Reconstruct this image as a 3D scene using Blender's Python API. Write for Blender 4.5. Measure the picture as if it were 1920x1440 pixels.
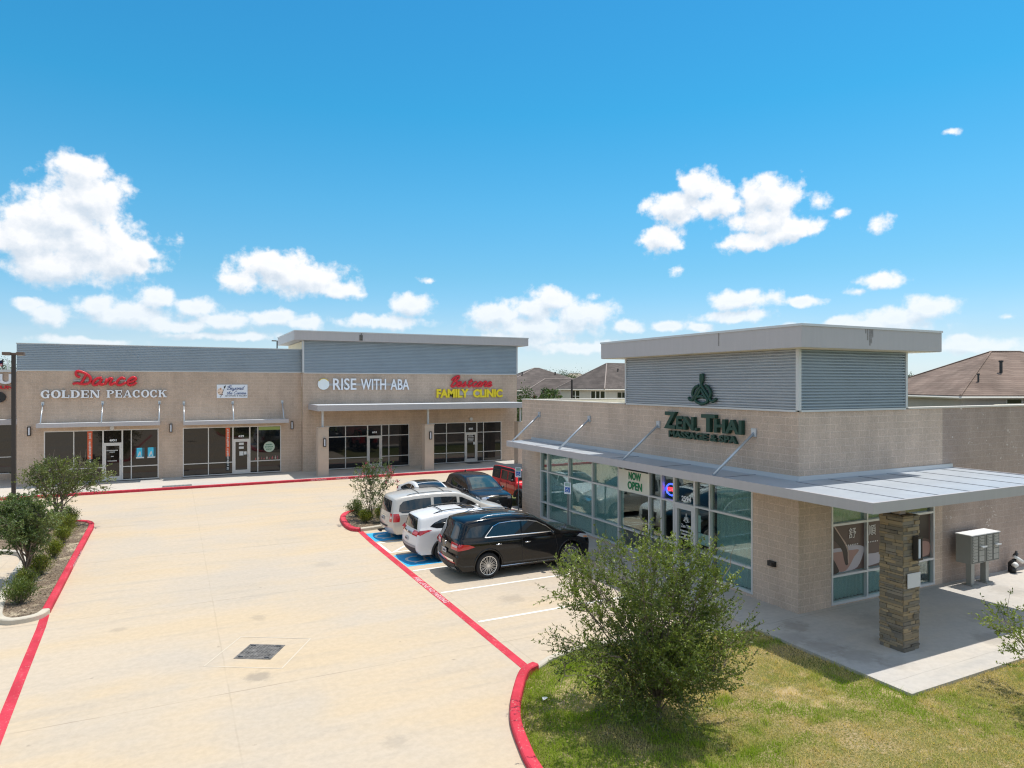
import bpy, bmesh, math, random
import numpy as np
from mathutils import Vector, Matrix
from mathutils.geometry import delaunay_2d_cdt

for _o in list(bpy.data.objects):
    bpy.data.objects.remove(_o)
SC = bpy.context.scene
COL = SC.collection
rad = math.radians

# ------------------------------------------------------------------ camera
CAM_H = 6.1
YAW = rad(26.42)
cd = bpy.data.cameras.new("camera"); cam = bpy.data.objects.new("camera", cd); COL.objects.link(cam)
cd.sensor_width = 36.0; cd.lens = 24.0; cd.clip_start = 0.1; cd.clip_end = 6000
cam.location = (0, 0, CAM_H); cam.rotation_euler = (rad(90), 0, -YAW)
SC.camera = cam

# ------------------------------------------------------------------ light
SUN_DIR = Vector((0.31, 0.035, 1.0)).normalized()
sl = bpy.data.lights.new("sun", 'SUN'); so = bpy.data.objects.new("sun", sl); COL.objects.link(so)
sl.energy = 3.85; sl.angle = rad(0.53); sl.color = (1.0, 0.955, 0.88)
so.rotation_euler = (-SUN_DIR).to_track_quat('-Z', 'Y').to_euler()
so.location = (20, 5, 60)

SC.view_settings.view_transform = 'Standard'; SC.view_settings.look = 'None'
SC.view_settings.exposure = 0.3; SC.view_settings.gamma = 1.0
SC.render.engine = 'CYCLES'
SC.cycles.use_denoising = True; SC.cycles.denoising_input_passes = 'RGB_ALBEDO_NORMAL'; SC.cycles.denoising_prefilter = 'NONE'; SC.cycles.filter_width = 1.2
SC.cycles.max_bounces = 7; SC.cycles.diffuse_bounces = 4; SC.cycles.glossy_bounces = 3
SC.cycles.transparent_max_bounces = 10
SC.cycles.sample_clamp_indirect = 6.0

# ------------------------------------------------------------------ sky with clouds
W = bpy.data.worlds.new("World"); SC.world = W; W.use_nodes = True

def N(nt, typ, **kw):
    n = nt.nodes.new(typ)
    for k, v in kw.items():
        if k == 'inp':
            for i, val in v.items():
                if isinstance(val, bpy.types.NodeSocket): nt.links.new(val, n.inputs[i])
                else: n.inputs[i].default_value = val
        else: setattr(n, k, v)
    return n

def mth(nt, op, a, b=None, c=None, clamp=False):
    d = {0: a}
    if b is not None: d[1] = b
    if c is not None: d[2] = c
    n = N(nt, 'ShaderNodeMath', operation=op, inp=d); n.use_clamp = clamp
    return n.outputs[0]

def vmth(nt, op, a, b=None, c=None):
    d = {0: a}
    if b is not None: d[1] = b
    if c is not None: d[2] = c
    n = N(nt, 'ShaderNodeVectorMath', operation=op, inp=d)
    return n.outputs['Value'] if op in ('LENGTH', 'DOT_PRODUCT', 'DISTANCE') else n.outputs[0]

def mixc(nt, f, a, b, mode='MIX'):
    n = N(nt, 'ShaderNodeMix', data_type='RGBA', blend_type=mode, inp={0: f, 6: a, 7: b}); return n.outputs[2]

def noise(nt, v, s, d=5.0, r=0.6): return N(nt, 'ShaderNodeTexNoise', inp={'Vector': v, 'Scale': s, 'Detail': d, 'Roughness': r}).outputs['Fac']
def ramp(nt, f, a, b, lo=0.0, hi=1.0, smooth=True):
    n = N(nt, 'ShaderNodeMapRange', inp={0: f, 1: a, 2: b, 3: lo, 4: hi})
    if smooth: n.interpolation_type = 'SMOOTHSTEP'
    return n.outputs[0]


# cloud puffs: azimuth / elevation offsets in units of 1/1280 rad about a reference heading, and radii
PUFFS = [(150,328,62,32),(172,372,62,46),(110,410,85,50),(55,445,88,46),(170,462,120,48),(232,482,70,36),(110,500,112,28),(278,474,32,13),
 (520,500,72,30),(450,522,48,26),(560,520,86,34),(630,542,58,18),(675,552,26,8),
 (90,590,38,22),(178,572,46,20),(290,560,40,26),(250,592,105,24),(370,578,55,18),(430,603,66,18),(520,598,75,16),(570,608,40,14),
 (772,570,46,25),(690,602,60,16),(740,604,70,16),
 (930,590,66,28),(1032,560,48,28),(1090,592,86,30),(1010,612,150,24),(1110,558,22,14),
 (1310,350,36,30),(1270,388,56,28),(1240,446,36,30),(1350,382,50,24),(1440,366,56,30),(1430,412,66,26),(1398,456,52,17),(1480,428,62,22),(1535,374,26,22),(1572,400,28,13),(1640,416,28,23),
 (1268,508,20,13),(1650,525,52,15),(1682,514,24,16),(1602,546,26,11),(1392,562,68,22),(1502,566,42,11),(1380,592,78,14),(1312,614,30,10),
 (1742,575,56,23),(1680,598,78,19),(1572,602,32,13),(1650,612,120,14),
 (1787,248,23,9),(1810,637,45,11),(1900,592,20,8),(803,525,20,9),
 (160,640,110,9),(420,632,120,9),(640,642,90,9),(900,645,110,12),(1080,652,130,14),(1180,612,40,16),(1260,610,50,12),(1480,620,90,14),(1800,650,120,16),(60,570,40,12),(330,612,80,12),(1000,580,60,26),(985,635,120,18)]
BIG = [i for i, p in enumerate(PUFFS) if p[2] > 30]

def px_dir(u, v):
    da = math.atan((u-960)/1280.0)
    el = math.atan((720-v)/1280.0*math.cos(da))
    return da*1280.0, el*1280.0

def cloud_group():
    g = bpy.data.node_groups.new("cloud_field", 'ShaderNodeTree')
    g.interface.new_socket("P", in_out='INPUT', socket_type='NodeSocketVector')
    g.interface.new_socket("D", in_out='OUTPUT', socket_type='NodeSocketFloat')
    gi = g.nodes.new('NodeGroupInput'); go = g.nodes.new('NodeGroupOutput')
    P = gi.outputs[0]
    n1 = N(g, 'ShaderNodeTexNoise', inp={'Vector': P, 'Scale': 0.016, 'Detail': 4.0, 'Roughness': 0.6})
    wv = vmth(g, 'SUBTRACT', n1.outputs['Color'], (0.5, 0.5, 0.5))
    wv = vmth(g, 'MULTIPLY', wv, (34, 24, 0))
    Q = vmth(g, 'ADD', P, wv)
    acc = None
    for (u, v, a, b) in PUFFS:
        cx, cy = px_dir(u, v)
        k = (math.cos(cx/1280.0)**2*0.8+0.2)*((1.06 if v > 520 else 1.25) if a > 28 else 1.75); b = b*(1.1 if v > 520 else 1.22)*(1.0 if a > 28 else 1.4)
        m = vmth(g, 'MULTIPLY_ADD', Q, (1/(a*k), 1/b, 0), (-cx/(a*k), -cy/b, 0))
        L = vmth(g, 'LENGTH', m)
        if a <= 28: L = mth(g, 'ADD', L, 0.50)
        acc = L if acc is None else N(g, 'ShaderNodeMath', operation='SMOOTH_MIN', inp={0: acc, 1: L, 2: 0.25}).outputs[0]
    n2 = N(g, 'ShaderNodeTexNoise', inp={'Vector': P, 'Scale': 0.030, 'Detail': 7.0, 'Roughness': 0.58})
    d = mth(g, 'SUBTRACT', 1.0, acc)
    d = mth(g, 'ADD', d, mth(g, 'MULTIPLY', mth(g, 'SUBTRACT', n2.outputs['Fac'], 0.5), 1.6))
    g.links.new(d, go.inputs[0])
    return g

def build_world():
    nt = W.node_tree; nt.nodes.clear()
    out = N(nt, 'ShaderNodeOutputWorld')
    bg = N(nt, 'ShaderNodeBackground')
    sky = N(nt, 'ShaderNodeTexSky', sky_type='NISHITA')
    sky.sun_disc = False
    sky.sun_elevation = math.asin(SUN_DIR.z); sky.sun_rotation = math.atan2(SUN_DIR.x, SUN_DIR.y)
    sky.altitude = 30; sky.air_density = 1.25; sky.dust_density = 0.3; sky.ozone_density = 3.0
    tc = N(nt, 'ShaderNodeTexCoord')
    sp = N(nt, 'ShaderNodeSeparateXYZ', inp={0: tc.outputs['Generated']})
    az = mth(nt, 'ARCTAN2', sp.outputs[0], sp.outputs[1])
    az = mth(nt, 'MULTIPLY', mth(nt, 'SUBTRACT', az, YAW), 1280.0)
    el = mth(nt, 'MULTIPLY', mth(nt, 'ARCSINE', sp.outputs[2]), 1280.0)
    P = N(nt, 'ShaderNodeCombineXYZ', inp={0: az, 1: el, 2: 0.0}).outputs[0]
    g = cloud_group()
    a = N(nt, 'ShaderNodeGroup'); a.node_tree = g; nt.links.new(P, a.inputs[0])
    b = N(nt, 'ShaderNodeGroup'); b.node_tree = g
    nt.links.new(vmth(nt, 'ADD', P, (7.0, 20.0, 0.0)), b.inputs[0])
    D = a.outputs[0]
    dens = N(nt, 'ShaderNodeMapRange', interpolation_type='SMOOTHSTEP', inp={0: D, 1: -0.02, 2: ramp(nt, el, 60.0, 260.0, 0.60, 0.46), 3: 0.0, 4: 0.97}).outputs[0]
    # distant cloud fades in the low haze
    fade = N(nt, 'ShaderNodeMapRange', inp={0: el, 1: 10.0, 2: 190.0, 3: 0.55, 4: 1.0}).outputs[0]
    dens = mth(nt, 'MULTIPLY', dens, fade)
    # unseen cumulus added over the rest of the sky to whiten the fill light
    n3 = noise(nt, vmth(nt, 'MULTIPLY', tc.outputs['Generated'], (1, 1, 1.6)), 3.2, 6)
    away = mth(nt, 'MAXIMUM', ramp(nt, mth(nt, 'ABSOLUTE', az), 1150.0, 1500.0), ramp(nt, el, 800.0, 1100.0))
    d3 = mth(nt, 'MULTIPLY', mth(nt, 'MULTIPLY', ramp(nt, n3, 0.44, 0.58), away), ramp(nt, el, 5.0, 60.0))
    dens = mth(nt, 'MAXIMUM', dens, d3)
    grad = mth(nt, 'SUBTRACT', D, b.outputs[0])
    lit = mth(nt, 'MULTIPLY_ADD', grad, 1.25, 0.60, clamp=True)
    thin = N(nt, 'ShaderNodeMapRange', inp={0: D, 1: 0.2, 2: 0.9, 3: 0.30, 4: -0.08}).outputs[0]
    lit = mth(nt, 'MAXIMUM', mth(nt, 'ADD', lit, thin, clamp=True), mth(nt, 'MULTIPLY', away, 0.8))
    cc = N(nt, 'ShaderNodeMix', data_type='RGBA', inp={0: lit, 6: (4.5, 5.2, 6.0, 1), 7: (7.4, 7.4, 7.5, 1)})
    # deepen the clear blue towards the zenith (polarised look of the photograph)
    cr = N(nt, 'ShaderNodeValToRGB'); e = cr.color_ramp; e.elements.remove(e.elements[1])
    for k, (px, c) in enumerate(((0, (.72,.96,1.45)), (80, (.60,.80,1.10)), (200, (.43,.82,.985)), (320, (.33,.87,1.02)), (480, (.19,.87,1.03)), (720, (.18,.83,1.04)), (1400, (.30,.80,1.0)))):
        el_ = e.elements[0] if k == 0 else e.elements.new(px/2010.0)
        el_.position = px/2010.0; el_.color = (*c, 1)
    nt.links.new(mth(nt, 'DIVIDE', el, 2010.0, clamp=True), cr.inputs[0])
    tint = N(nt, 'ShaderNodeMix', data_type='RGBA', blend_type='MULTIPLY', inp={0: 1.0, 6: sky.outputs[0], 7: cr.outputs[0]})
    tint.clamp_result = False
    ck = mth(nt, 'MULTIPLY_ADD', away, 0.10, 1.0)  # the added clouds out of view are brightened for more fill
    ccb = vmth(nt, 'MULTIPLY', cc.outputs[2], N(nt, 'ShaderNodeCombineXYZ', inp={0: ck, 1: ck, 2: ck}).outputs[0])
    mx = N(nt, 'ShaderNodeMix', data_type='RGBA', inp={0: dens, 6: tint.outputs[2], 7: ccb})
    # thin white haze low over the horizon
    hz = mth(nt, 'MULTIPLY', ramp(nt, el, 0.0, 170.0, 0.34, 0.0), ramp(nt, noise(nt, vmth(nt, 'MULTIPLY', P, (0.35, 1, 1)), 0.014, 4), 0.3, 0.65, 0.45, 1.0))
    mh = N(nt, 'ShaderNodeMix', data_type='RGBA', inp={0: hz, 6: mx.outputs[2], 7: (6.4, 6.9, 7.3, 1)})
    nt.links.new(mh.outputs[2], bg.inputs[0]); bg.inputs[1].default_value = SKY_STRENGTH
    nt.links.new(bg.outputs[0], out.inputs[0])
    W.cycles.sampling_method = 'MANUAL'; W.cycles.sample_map_resolution = 512

SKY_STRENGTH = 0.114
build_world()

# ------------------------------------------------------------------ materials
MATS = {}
def pmat(name, col, rough=0.6, metal=0.0, var=0.0, vscale=2.0, bump=0.0, bscale=40.0, spec=0.5, coat=0.0, stretch=(1,1,1), emit=None, estr=0.0):
    if name in MATS: return MATS[name]
    m = bpy.data.materials.new(name); m.use_nodes = True; nt = m.node_tree
    p = nt.nodes['Principled BSDF']
    p.inputs['Base Color'].default_value = (*col, 1); p.inputs['Roughness'].default_value = rough
    p.inputs['Metallic'].default_value = metal; p.inputs['Specular IOR Level'].default_value = spec
    if coat: p.inputs['Coat Weight'].default_value = coat; p.inputs['Coat Roughness'].default_value = 0.03
    geo = N(nt, 'ShaderNodeNewGeometry')
    pos = vmth(nt, 'MULTIPLY', geo.outputs['Position'], stretch)
    if var:
        n = N(nt, 'ShaderNodeTexNoise', inp={'Vector': pos, 'Scale': vscale, 'Detail': 6.0, 'Roughness': 0.6})
        f = N(nt, 'ShaderNodeMapRange', inp={0: n.outputs['Fac'], 1: 0.3, 2: 0.7, 3: 1-var, 4: 1+var})
        c = vmth(nt, 'MULTIPLY', col, f.outputs[0])
        nt.links.new(c, p.inputs['Base Color'])
    if bump:
        n = N(nt, 'ShaderNodeTexNoise', inp={'Vector': pos, 'Scale': bscale, 'Detail': 4.0})
        b = N(nt, 'ShaderNodeBump', inp={'Strength': bump, 'Distance': 0.02, 'Height': n.outputs['Fac']})
        nt.links.new(b.outputs[0], p.inputs['Normal'])
    if emit:
        p.inputs['Emission Color'].default_value = (*emit, 1); p.inputs['Emission Strength'].default_value = estr
    MATS[name] = m
    return m

def node_mat(name):
    m = bpy.data.materials.new(name); m.use_nodes = True; MATS[name] = m
    return m, m.node_tree, m.node_tree.nodes['Principled BSDF']

def concrete_mat(name, base, warm, grey, jx=None, jy=None, jw=0.012, blots=()):
    m, nt, p = node_mat(name)
    geo = N(nt, 'ShaderNodeNewGeometry'); pos = geo.outputs['Position']
    sp = N(nt, 'ShaderNodeSeparateXYZ', inp={0: pos})
    s1 = noise(nt, vmth(nt, 'MULTIPLY', pos, (0.10, 0.55, 1)), 0.9, 6)      # broom streaks along X
    s2 = noise(nt, vmth(nt, 'ADD', pos, (31, 7, 0)), 0.22, 4)
    s3 = noise(nt, pos, 7.0, 6, 0.7)
    s4 = noise(nt, vmth(nt, 'MULTIPLY', pos, (0.25, 1.6, 1)), 1.3, 6)
    c = mixc(nt, ramp(nt, s1, 0.38, 0.66), (*base, 1), (*warm, 1))
    c = mixc(nt, mth(nt, 'MULTIPLY', ramp(nt, s2, 0.42, 0.66), 0.6), c, (*grey, 1))
    c = mixc(nt, mth(nt, 'MULTIPLY', ramp(nt, s4, 0.5, 0.72), 0.3), c, (grey[0]*0.8, grey[1]*0.8, grey[2]*0.8, 1))
    k = ramp(nt, s3, 0.3, 0.7, 0.94, 1.05)
    c = vmth(nt, 'MULTIPLY', c, N(nt, 'ShaderNodeCombineXYZ', inp={0: k, 1: k, 2: k}).outputs[0])
    # small dark spots and drips
    vo = N(nt, 'ShaderNodeTexVoronoi', inp={'Vector': pos, 'Scale': 0.9})
    spot = ramp(nt, mth(nt, 'ADD', vo.outputs['Distance'], mth(nt, 'MULTIPLY', s3, 0.10)), 0.075, 0.10, 0.35, 0.0)
    c = mixc(nt, spot, c, (0.16, 0.13, 0.10, 1))
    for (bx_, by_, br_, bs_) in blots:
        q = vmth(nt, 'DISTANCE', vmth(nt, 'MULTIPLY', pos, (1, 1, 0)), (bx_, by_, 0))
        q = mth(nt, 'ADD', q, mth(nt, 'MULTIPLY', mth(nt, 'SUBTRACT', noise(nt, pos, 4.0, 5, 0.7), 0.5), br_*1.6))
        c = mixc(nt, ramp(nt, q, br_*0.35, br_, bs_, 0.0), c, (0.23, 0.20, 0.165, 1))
    f = None
    wob = mth(nt, 'MULTIPLY', mth(nt, 'SUBTRACT', noise(nt, pos, 1.5, 3), 0.5), 0.05)
    for ax, j in ((0, jx), (1, jy)):
        if not j: continue
        off, per = j
        q = mth(nt, 'ADD', mth(nt, 'SUBTRACT', sp.outputs[ax], off), wob)
        q = mth(nt, 'PINGPONG', q, per/2)
        e = ramp(nt, q, jw*0.4, jw*1.6, 0.4 if ax == 0 else 1.0, 0.0)
        f = e if f is None else mth(nt, 'MAXIMUM', f, e)
    if f is not None:
        f = mth(nt, 'MULTIPLY', f, ramp(nt, noise(nt, pos, 0.8, 3), 0.35, 0.65, 0.12, 0.5))
        c = mixc(nt, f, c, (base[0]*0.45, base[1]*0.43, base[2]*0.4, 1))
    nt.links.new(c, p.inputs['Base Color']); p.inputs['Roughness'].default_value = 0.85
    p.inputs['Specular IOR Level'].default_value = 0.25
    b = N(nt, 'ShaderNodeBump', inp={'Strength': 0.15, 'Distance': 0.01, 'Height': noise(nt, pos, 90, 3)})
    nt.links.new(b.outputs[0], p.inputs['Normal'])
    return m

def block_mat(name, a, b, mortar, w=0.4, h=0.2, rough_bump=0.5, chips=0.0, mort=0.5, course_var=0.3):
    m, nt, p = node_mat(name)
    geo = N(nt, 'ShaderNodeNewGeometry'); pos = geo.outputs['Position']
    sp = N(nt, 'ShaderNodeSeparateXYZ', inp={0: pos})
    uv = N(nt, 'ShaderNodeCombineXYZ', inp={0: mth(nt, 'ADD', sp.outputs[0], sp.outputs[1]), 1: sp.outputs[2], 2: 0.0}).outputs[0]
    br = N(nt, 'ShaderNodeTexBrick', inp={'Vector': uv, 'Color1': (*a, 1), 'Color2': (*b, 1), 'Mortar': (*mortar, 1), 'Scale': 1.0,
        'Mortar Size': 0.012, 'Mortar Smooth': 0.4, 'Bias': 0.0, 'Brick Width': w, 'Row Height': h})
    n1 = noise(nt, pos, 26, 6, 0.7); n2 = noise(nt, vmth(nt, 'MULTIPLY', pos, (1, 1, 0.35)), 1.1, 6)
    plain = mixc(nt, 0.5, (*a, 1), (*b, 1))
    c = mixc(nt, mort, plain, br.outputs['Color'])
    k = mth(nt, 'MULTIPLY', ramp(nt, n1, 0.3, 0.7, 0.86, 1.12), ramp(nt, n2, 0.3, 0.7, 1-course_var*0.4, 1+course_var*0.25))
    c = vmth(nt, 'MULTIPLY', c, N(nt, 'ShaderNodeCombineXYZ', inp={0: k, 1: k, 2: k}).outputs[0])
    if chips:
        q = vmth(nt, 'MULTIPLY', pos, (1.0, 1.0, 1.5))
        f = mth(nt, 'MULTIPLY', ramp(nt, noise(nt, q, 1.6, 3, 0.5), 0.55, 0.63), ramp(nt, noise(nt, q, 8, 4, 0.6), 0.61, 0.64))
        c = mixc(nt, mth(nt, 'MULTIPLY', f, chips), c, (0.74, 0.68, 0.62, 1))
    nt.links.new(c, p.inputs['Base Color']); p.inputs['Roughness'].default_value = 0.92; p.inputs['Specular IOR Level'].default_value = 0.2
    hh = mth(nt, 'ADD', mth(nt, 'MULTIPLY', br.outputs['Fac'], -0.6), n1)
    bp = N(nt, 'ShaderNodeBump', inp={'Strength': rough_bump, 'Distance': 0.012, 'Height': hh})
    nt.links.new(bp.outputs[0], p.inputs['Normal'])
    return m

def glass_mat(name, tint, refl=1.6, mx=0.0):
    m = bpy.data.materials.new(name); m.use_nodes = True; MATS[name] = m; nt = m.node_tree; nt.nodes.clear()
    o = N(nt, 'ShaderNodeOutputMaterial'); t = N(nt, 'ShaderNodeBsdfTransparent', inp={0: (*tint, 1)})
    g = N(nt, 'ShaderNodeBsdfGlossy', inp={'Color': (0.93, 1.0, 0.99, 1), 'Roughness': 0.012})
    geo0 = N(nt, 'ShaderNodeNewGeometry')
    dt = mth(nt, 'ABSOLUTE', vmth(nt, 'DOT_PRODUCT', geo0.outputs['Normal'], geo0.outputs['Incoming']))
    f0 = ((refl-1)/(refl+1))**2
    fac = mth(nt, 'ADD', mth(nt, 'MULTIPLY', mth(nt, 'POWER', mth(nt, 'SUBTRACT', 1.0, dt), 5.0), 1-f0), f0+mx, clamp=True)
    # slight waviness of the float glass
    geo = N(nt, 'ShaderNodeNewGeometry')
    b = N(nt, 'ShaderNodeBump', inp={'Strength': 0.04, 'Distance': 0.02, 'Height': noise(nt, geo.outputs['Position'], 1.2, 2)})
    nt.links.new(b.outputs[0], g.inputs['Normal'])
    x = N(nt, 'ShaderNodeMixShader', inp={0: fac, 1: t.outputs[0], 2: g.outputs[0]})
    nt.links.new(x.outputs[0], o.inputs[0])
    return m

M_lot = concrete_mat("lot_concrete", (0.492, 0.405, 0.305), (0.51, 0.40, 0.27), (0.43, 0.378, 0.318), jx=(1.0, 6.1), jy=(14.55, 6.35), jw=0.016, blots=((1.6,15.1,.34,.55),(2.0,18.9,.3,.3),(8.6,17.4,.5,.35),(9.3,14.6,.35,.3),(4.6,23.5,.5,.2),(10.4,23.0,.6,.4),(10.6,26.6,.7,.4),(11.0,20.5,.7,.45),(-1.2,19.5,.25,.3),(3.4,11.3,.3,.25)))
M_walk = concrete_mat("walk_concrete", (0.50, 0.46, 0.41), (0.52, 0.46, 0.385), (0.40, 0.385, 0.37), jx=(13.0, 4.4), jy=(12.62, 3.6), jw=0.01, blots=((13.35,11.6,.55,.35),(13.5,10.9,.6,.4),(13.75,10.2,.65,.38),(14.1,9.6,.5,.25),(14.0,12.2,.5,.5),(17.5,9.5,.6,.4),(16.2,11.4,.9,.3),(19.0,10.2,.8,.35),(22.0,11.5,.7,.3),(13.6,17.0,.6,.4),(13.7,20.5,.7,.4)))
M_kerb = concrete_mat("kerb_concrete", (0.50, 0.45, 0.37), (0.52, 0.46, 0.36), (0.38, 0.35, 0.31))
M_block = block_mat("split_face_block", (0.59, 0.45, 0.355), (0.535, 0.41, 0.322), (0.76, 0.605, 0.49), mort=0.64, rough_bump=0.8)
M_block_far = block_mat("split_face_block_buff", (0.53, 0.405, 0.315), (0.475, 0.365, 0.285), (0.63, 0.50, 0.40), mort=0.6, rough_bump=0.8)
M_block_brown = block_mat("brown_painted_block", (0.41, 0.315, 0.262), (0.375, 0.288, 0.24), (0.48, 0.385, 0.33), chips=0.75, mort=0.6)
M_cream = pmat("cream_paint", (0.66, 0.58, 0.42), 0.8, var=0.05)
M_white = pmat("white_roof_membrane", (0.74, 0.74, 0.71), 0.8, var=0.05)
M_corr = pmat("corrugated_steel", (0.29, 0.345, 0.40), 0.42, 0.35, var=0.06, vscale=0.8)
M_corr_n = pmat("corrugated_steel_pale", (0.37, 0.40, 0.44), 0.42, 0.3, var=0.06, vscale=0.8)  # paler tone of the ribbed steel, for the tower face over the window wall
M_fascia = pmat("fascia_metal", (0.44, 0.415, 0.42), 0.5, 0.1, var=0.03, vscale=3.0, stretch=(3, 3, 0.25))
M_coping = pmat("coping_metal", (0.55, 0.56, 0.57), 0.4, 0.3)
M_canopy = pmat("canopy_sheet", (0.40, 0.43, 0.465), 0.45, 0.2, var=0.08, vscale=1.3)
M_soffit = pmat("soffit", (0.55, 0.49, 0.36), 0.8)
M_alu = pmat("window_aluminium", (0.64, 0.63, 0.62), 0.4, 0.3)
M_alu_l = pmat("window_aluminium_light", (0.58, 0.56, 0.54), 0.4, 0.3)
M_rod = pmat("galvanised_rod", (0.52, 0.56, 0.60), 0.35, 0.5)
M_stucco = pmat("tan_stucco", (0.50, 0.40, 0.32), 0.9, var=0.05, bump=0.2, bscale=80)
M_dark = pmat("dark_bronze", (0.045, 0.036, 0.032), 0.5, 0.2)
M_black = pmat("black_plastic", (0.015, 0.015, 0.016), 0.5)
M_rubber = pmat("tyre_rubber", (0.018, 0.018, 0.019), 0.85)
M_tint = pmat("tinted_glass", (0.008, 0.009, 0.011), 0.03, spec=0.7)
M_tint_b = pmat("tinted_glass_brown", (0.014, 0.011, 0.010), 0.03, spec=0.55)
M_glass = glass_mat("shop_glass", (0.70, 0.81, 0.80), 1.65, 0.08)
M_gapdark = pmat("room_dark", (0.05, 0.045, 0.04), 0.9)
def worn_paint(name, col, under, amount):
    m, nt, p = node_mat(name); pos = N(nt, 'ShaderNodeNewGeometry').outputs['Position']
    a = noise(nt, pos, 1.3, 5); b = noise(nt, pos, 17, 5, 0.7)
    c = mixc(nt, ramp(nt, a, 0.3, 0.7), (col[0]*0.82, col[1]*0.8, col[2]*0.8, 1), (col[0]*1.12, col[1]*1.5, col[2]*1.4, 1))
    f = mth(nt, 'MULTIPLY', ramp(nt, b, 0.56, 0.66), ramp(nt, noise(nt, vmth(nt, 'ADD', pos, (5, 9, 2)), 1.9, 4), 0.42, 0.62, 0.1, 1.0))
    c = mixc(nt, mth(nt, 'MULTIPLY', f, amount), c, (*under, 1))
    c = mixc(nt, ramp(nt, noise(nt, pos, 5.5, 6, 0.75), 0.60, 0.72, 0.0, 0.5), c, (0.10, 0.05, 0.045, 1))
    nt.links.new(c, p.inputs['Base Color']); p.inputs['Roughness'].default_value = 0.75; p.inputs['Specular IOR Level'].default_value = 0.3
    return m
M_red_paint = worn_paint("red_kerb_paint", (0.52, 0.028, 0.05), (0.50, 0.40, 0.33), 0.6)
M_white_paint = pmat("white_road_paint", (0.74, 0.72, 0.67), 0.7, var=0.12, vscale=6)
M_blue_paint = pmat("blue_road_paint", (0.03, 0.37, 0.68), 0.65, var=0.12, vscale=3)
M_leaf_edge = None

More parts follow.
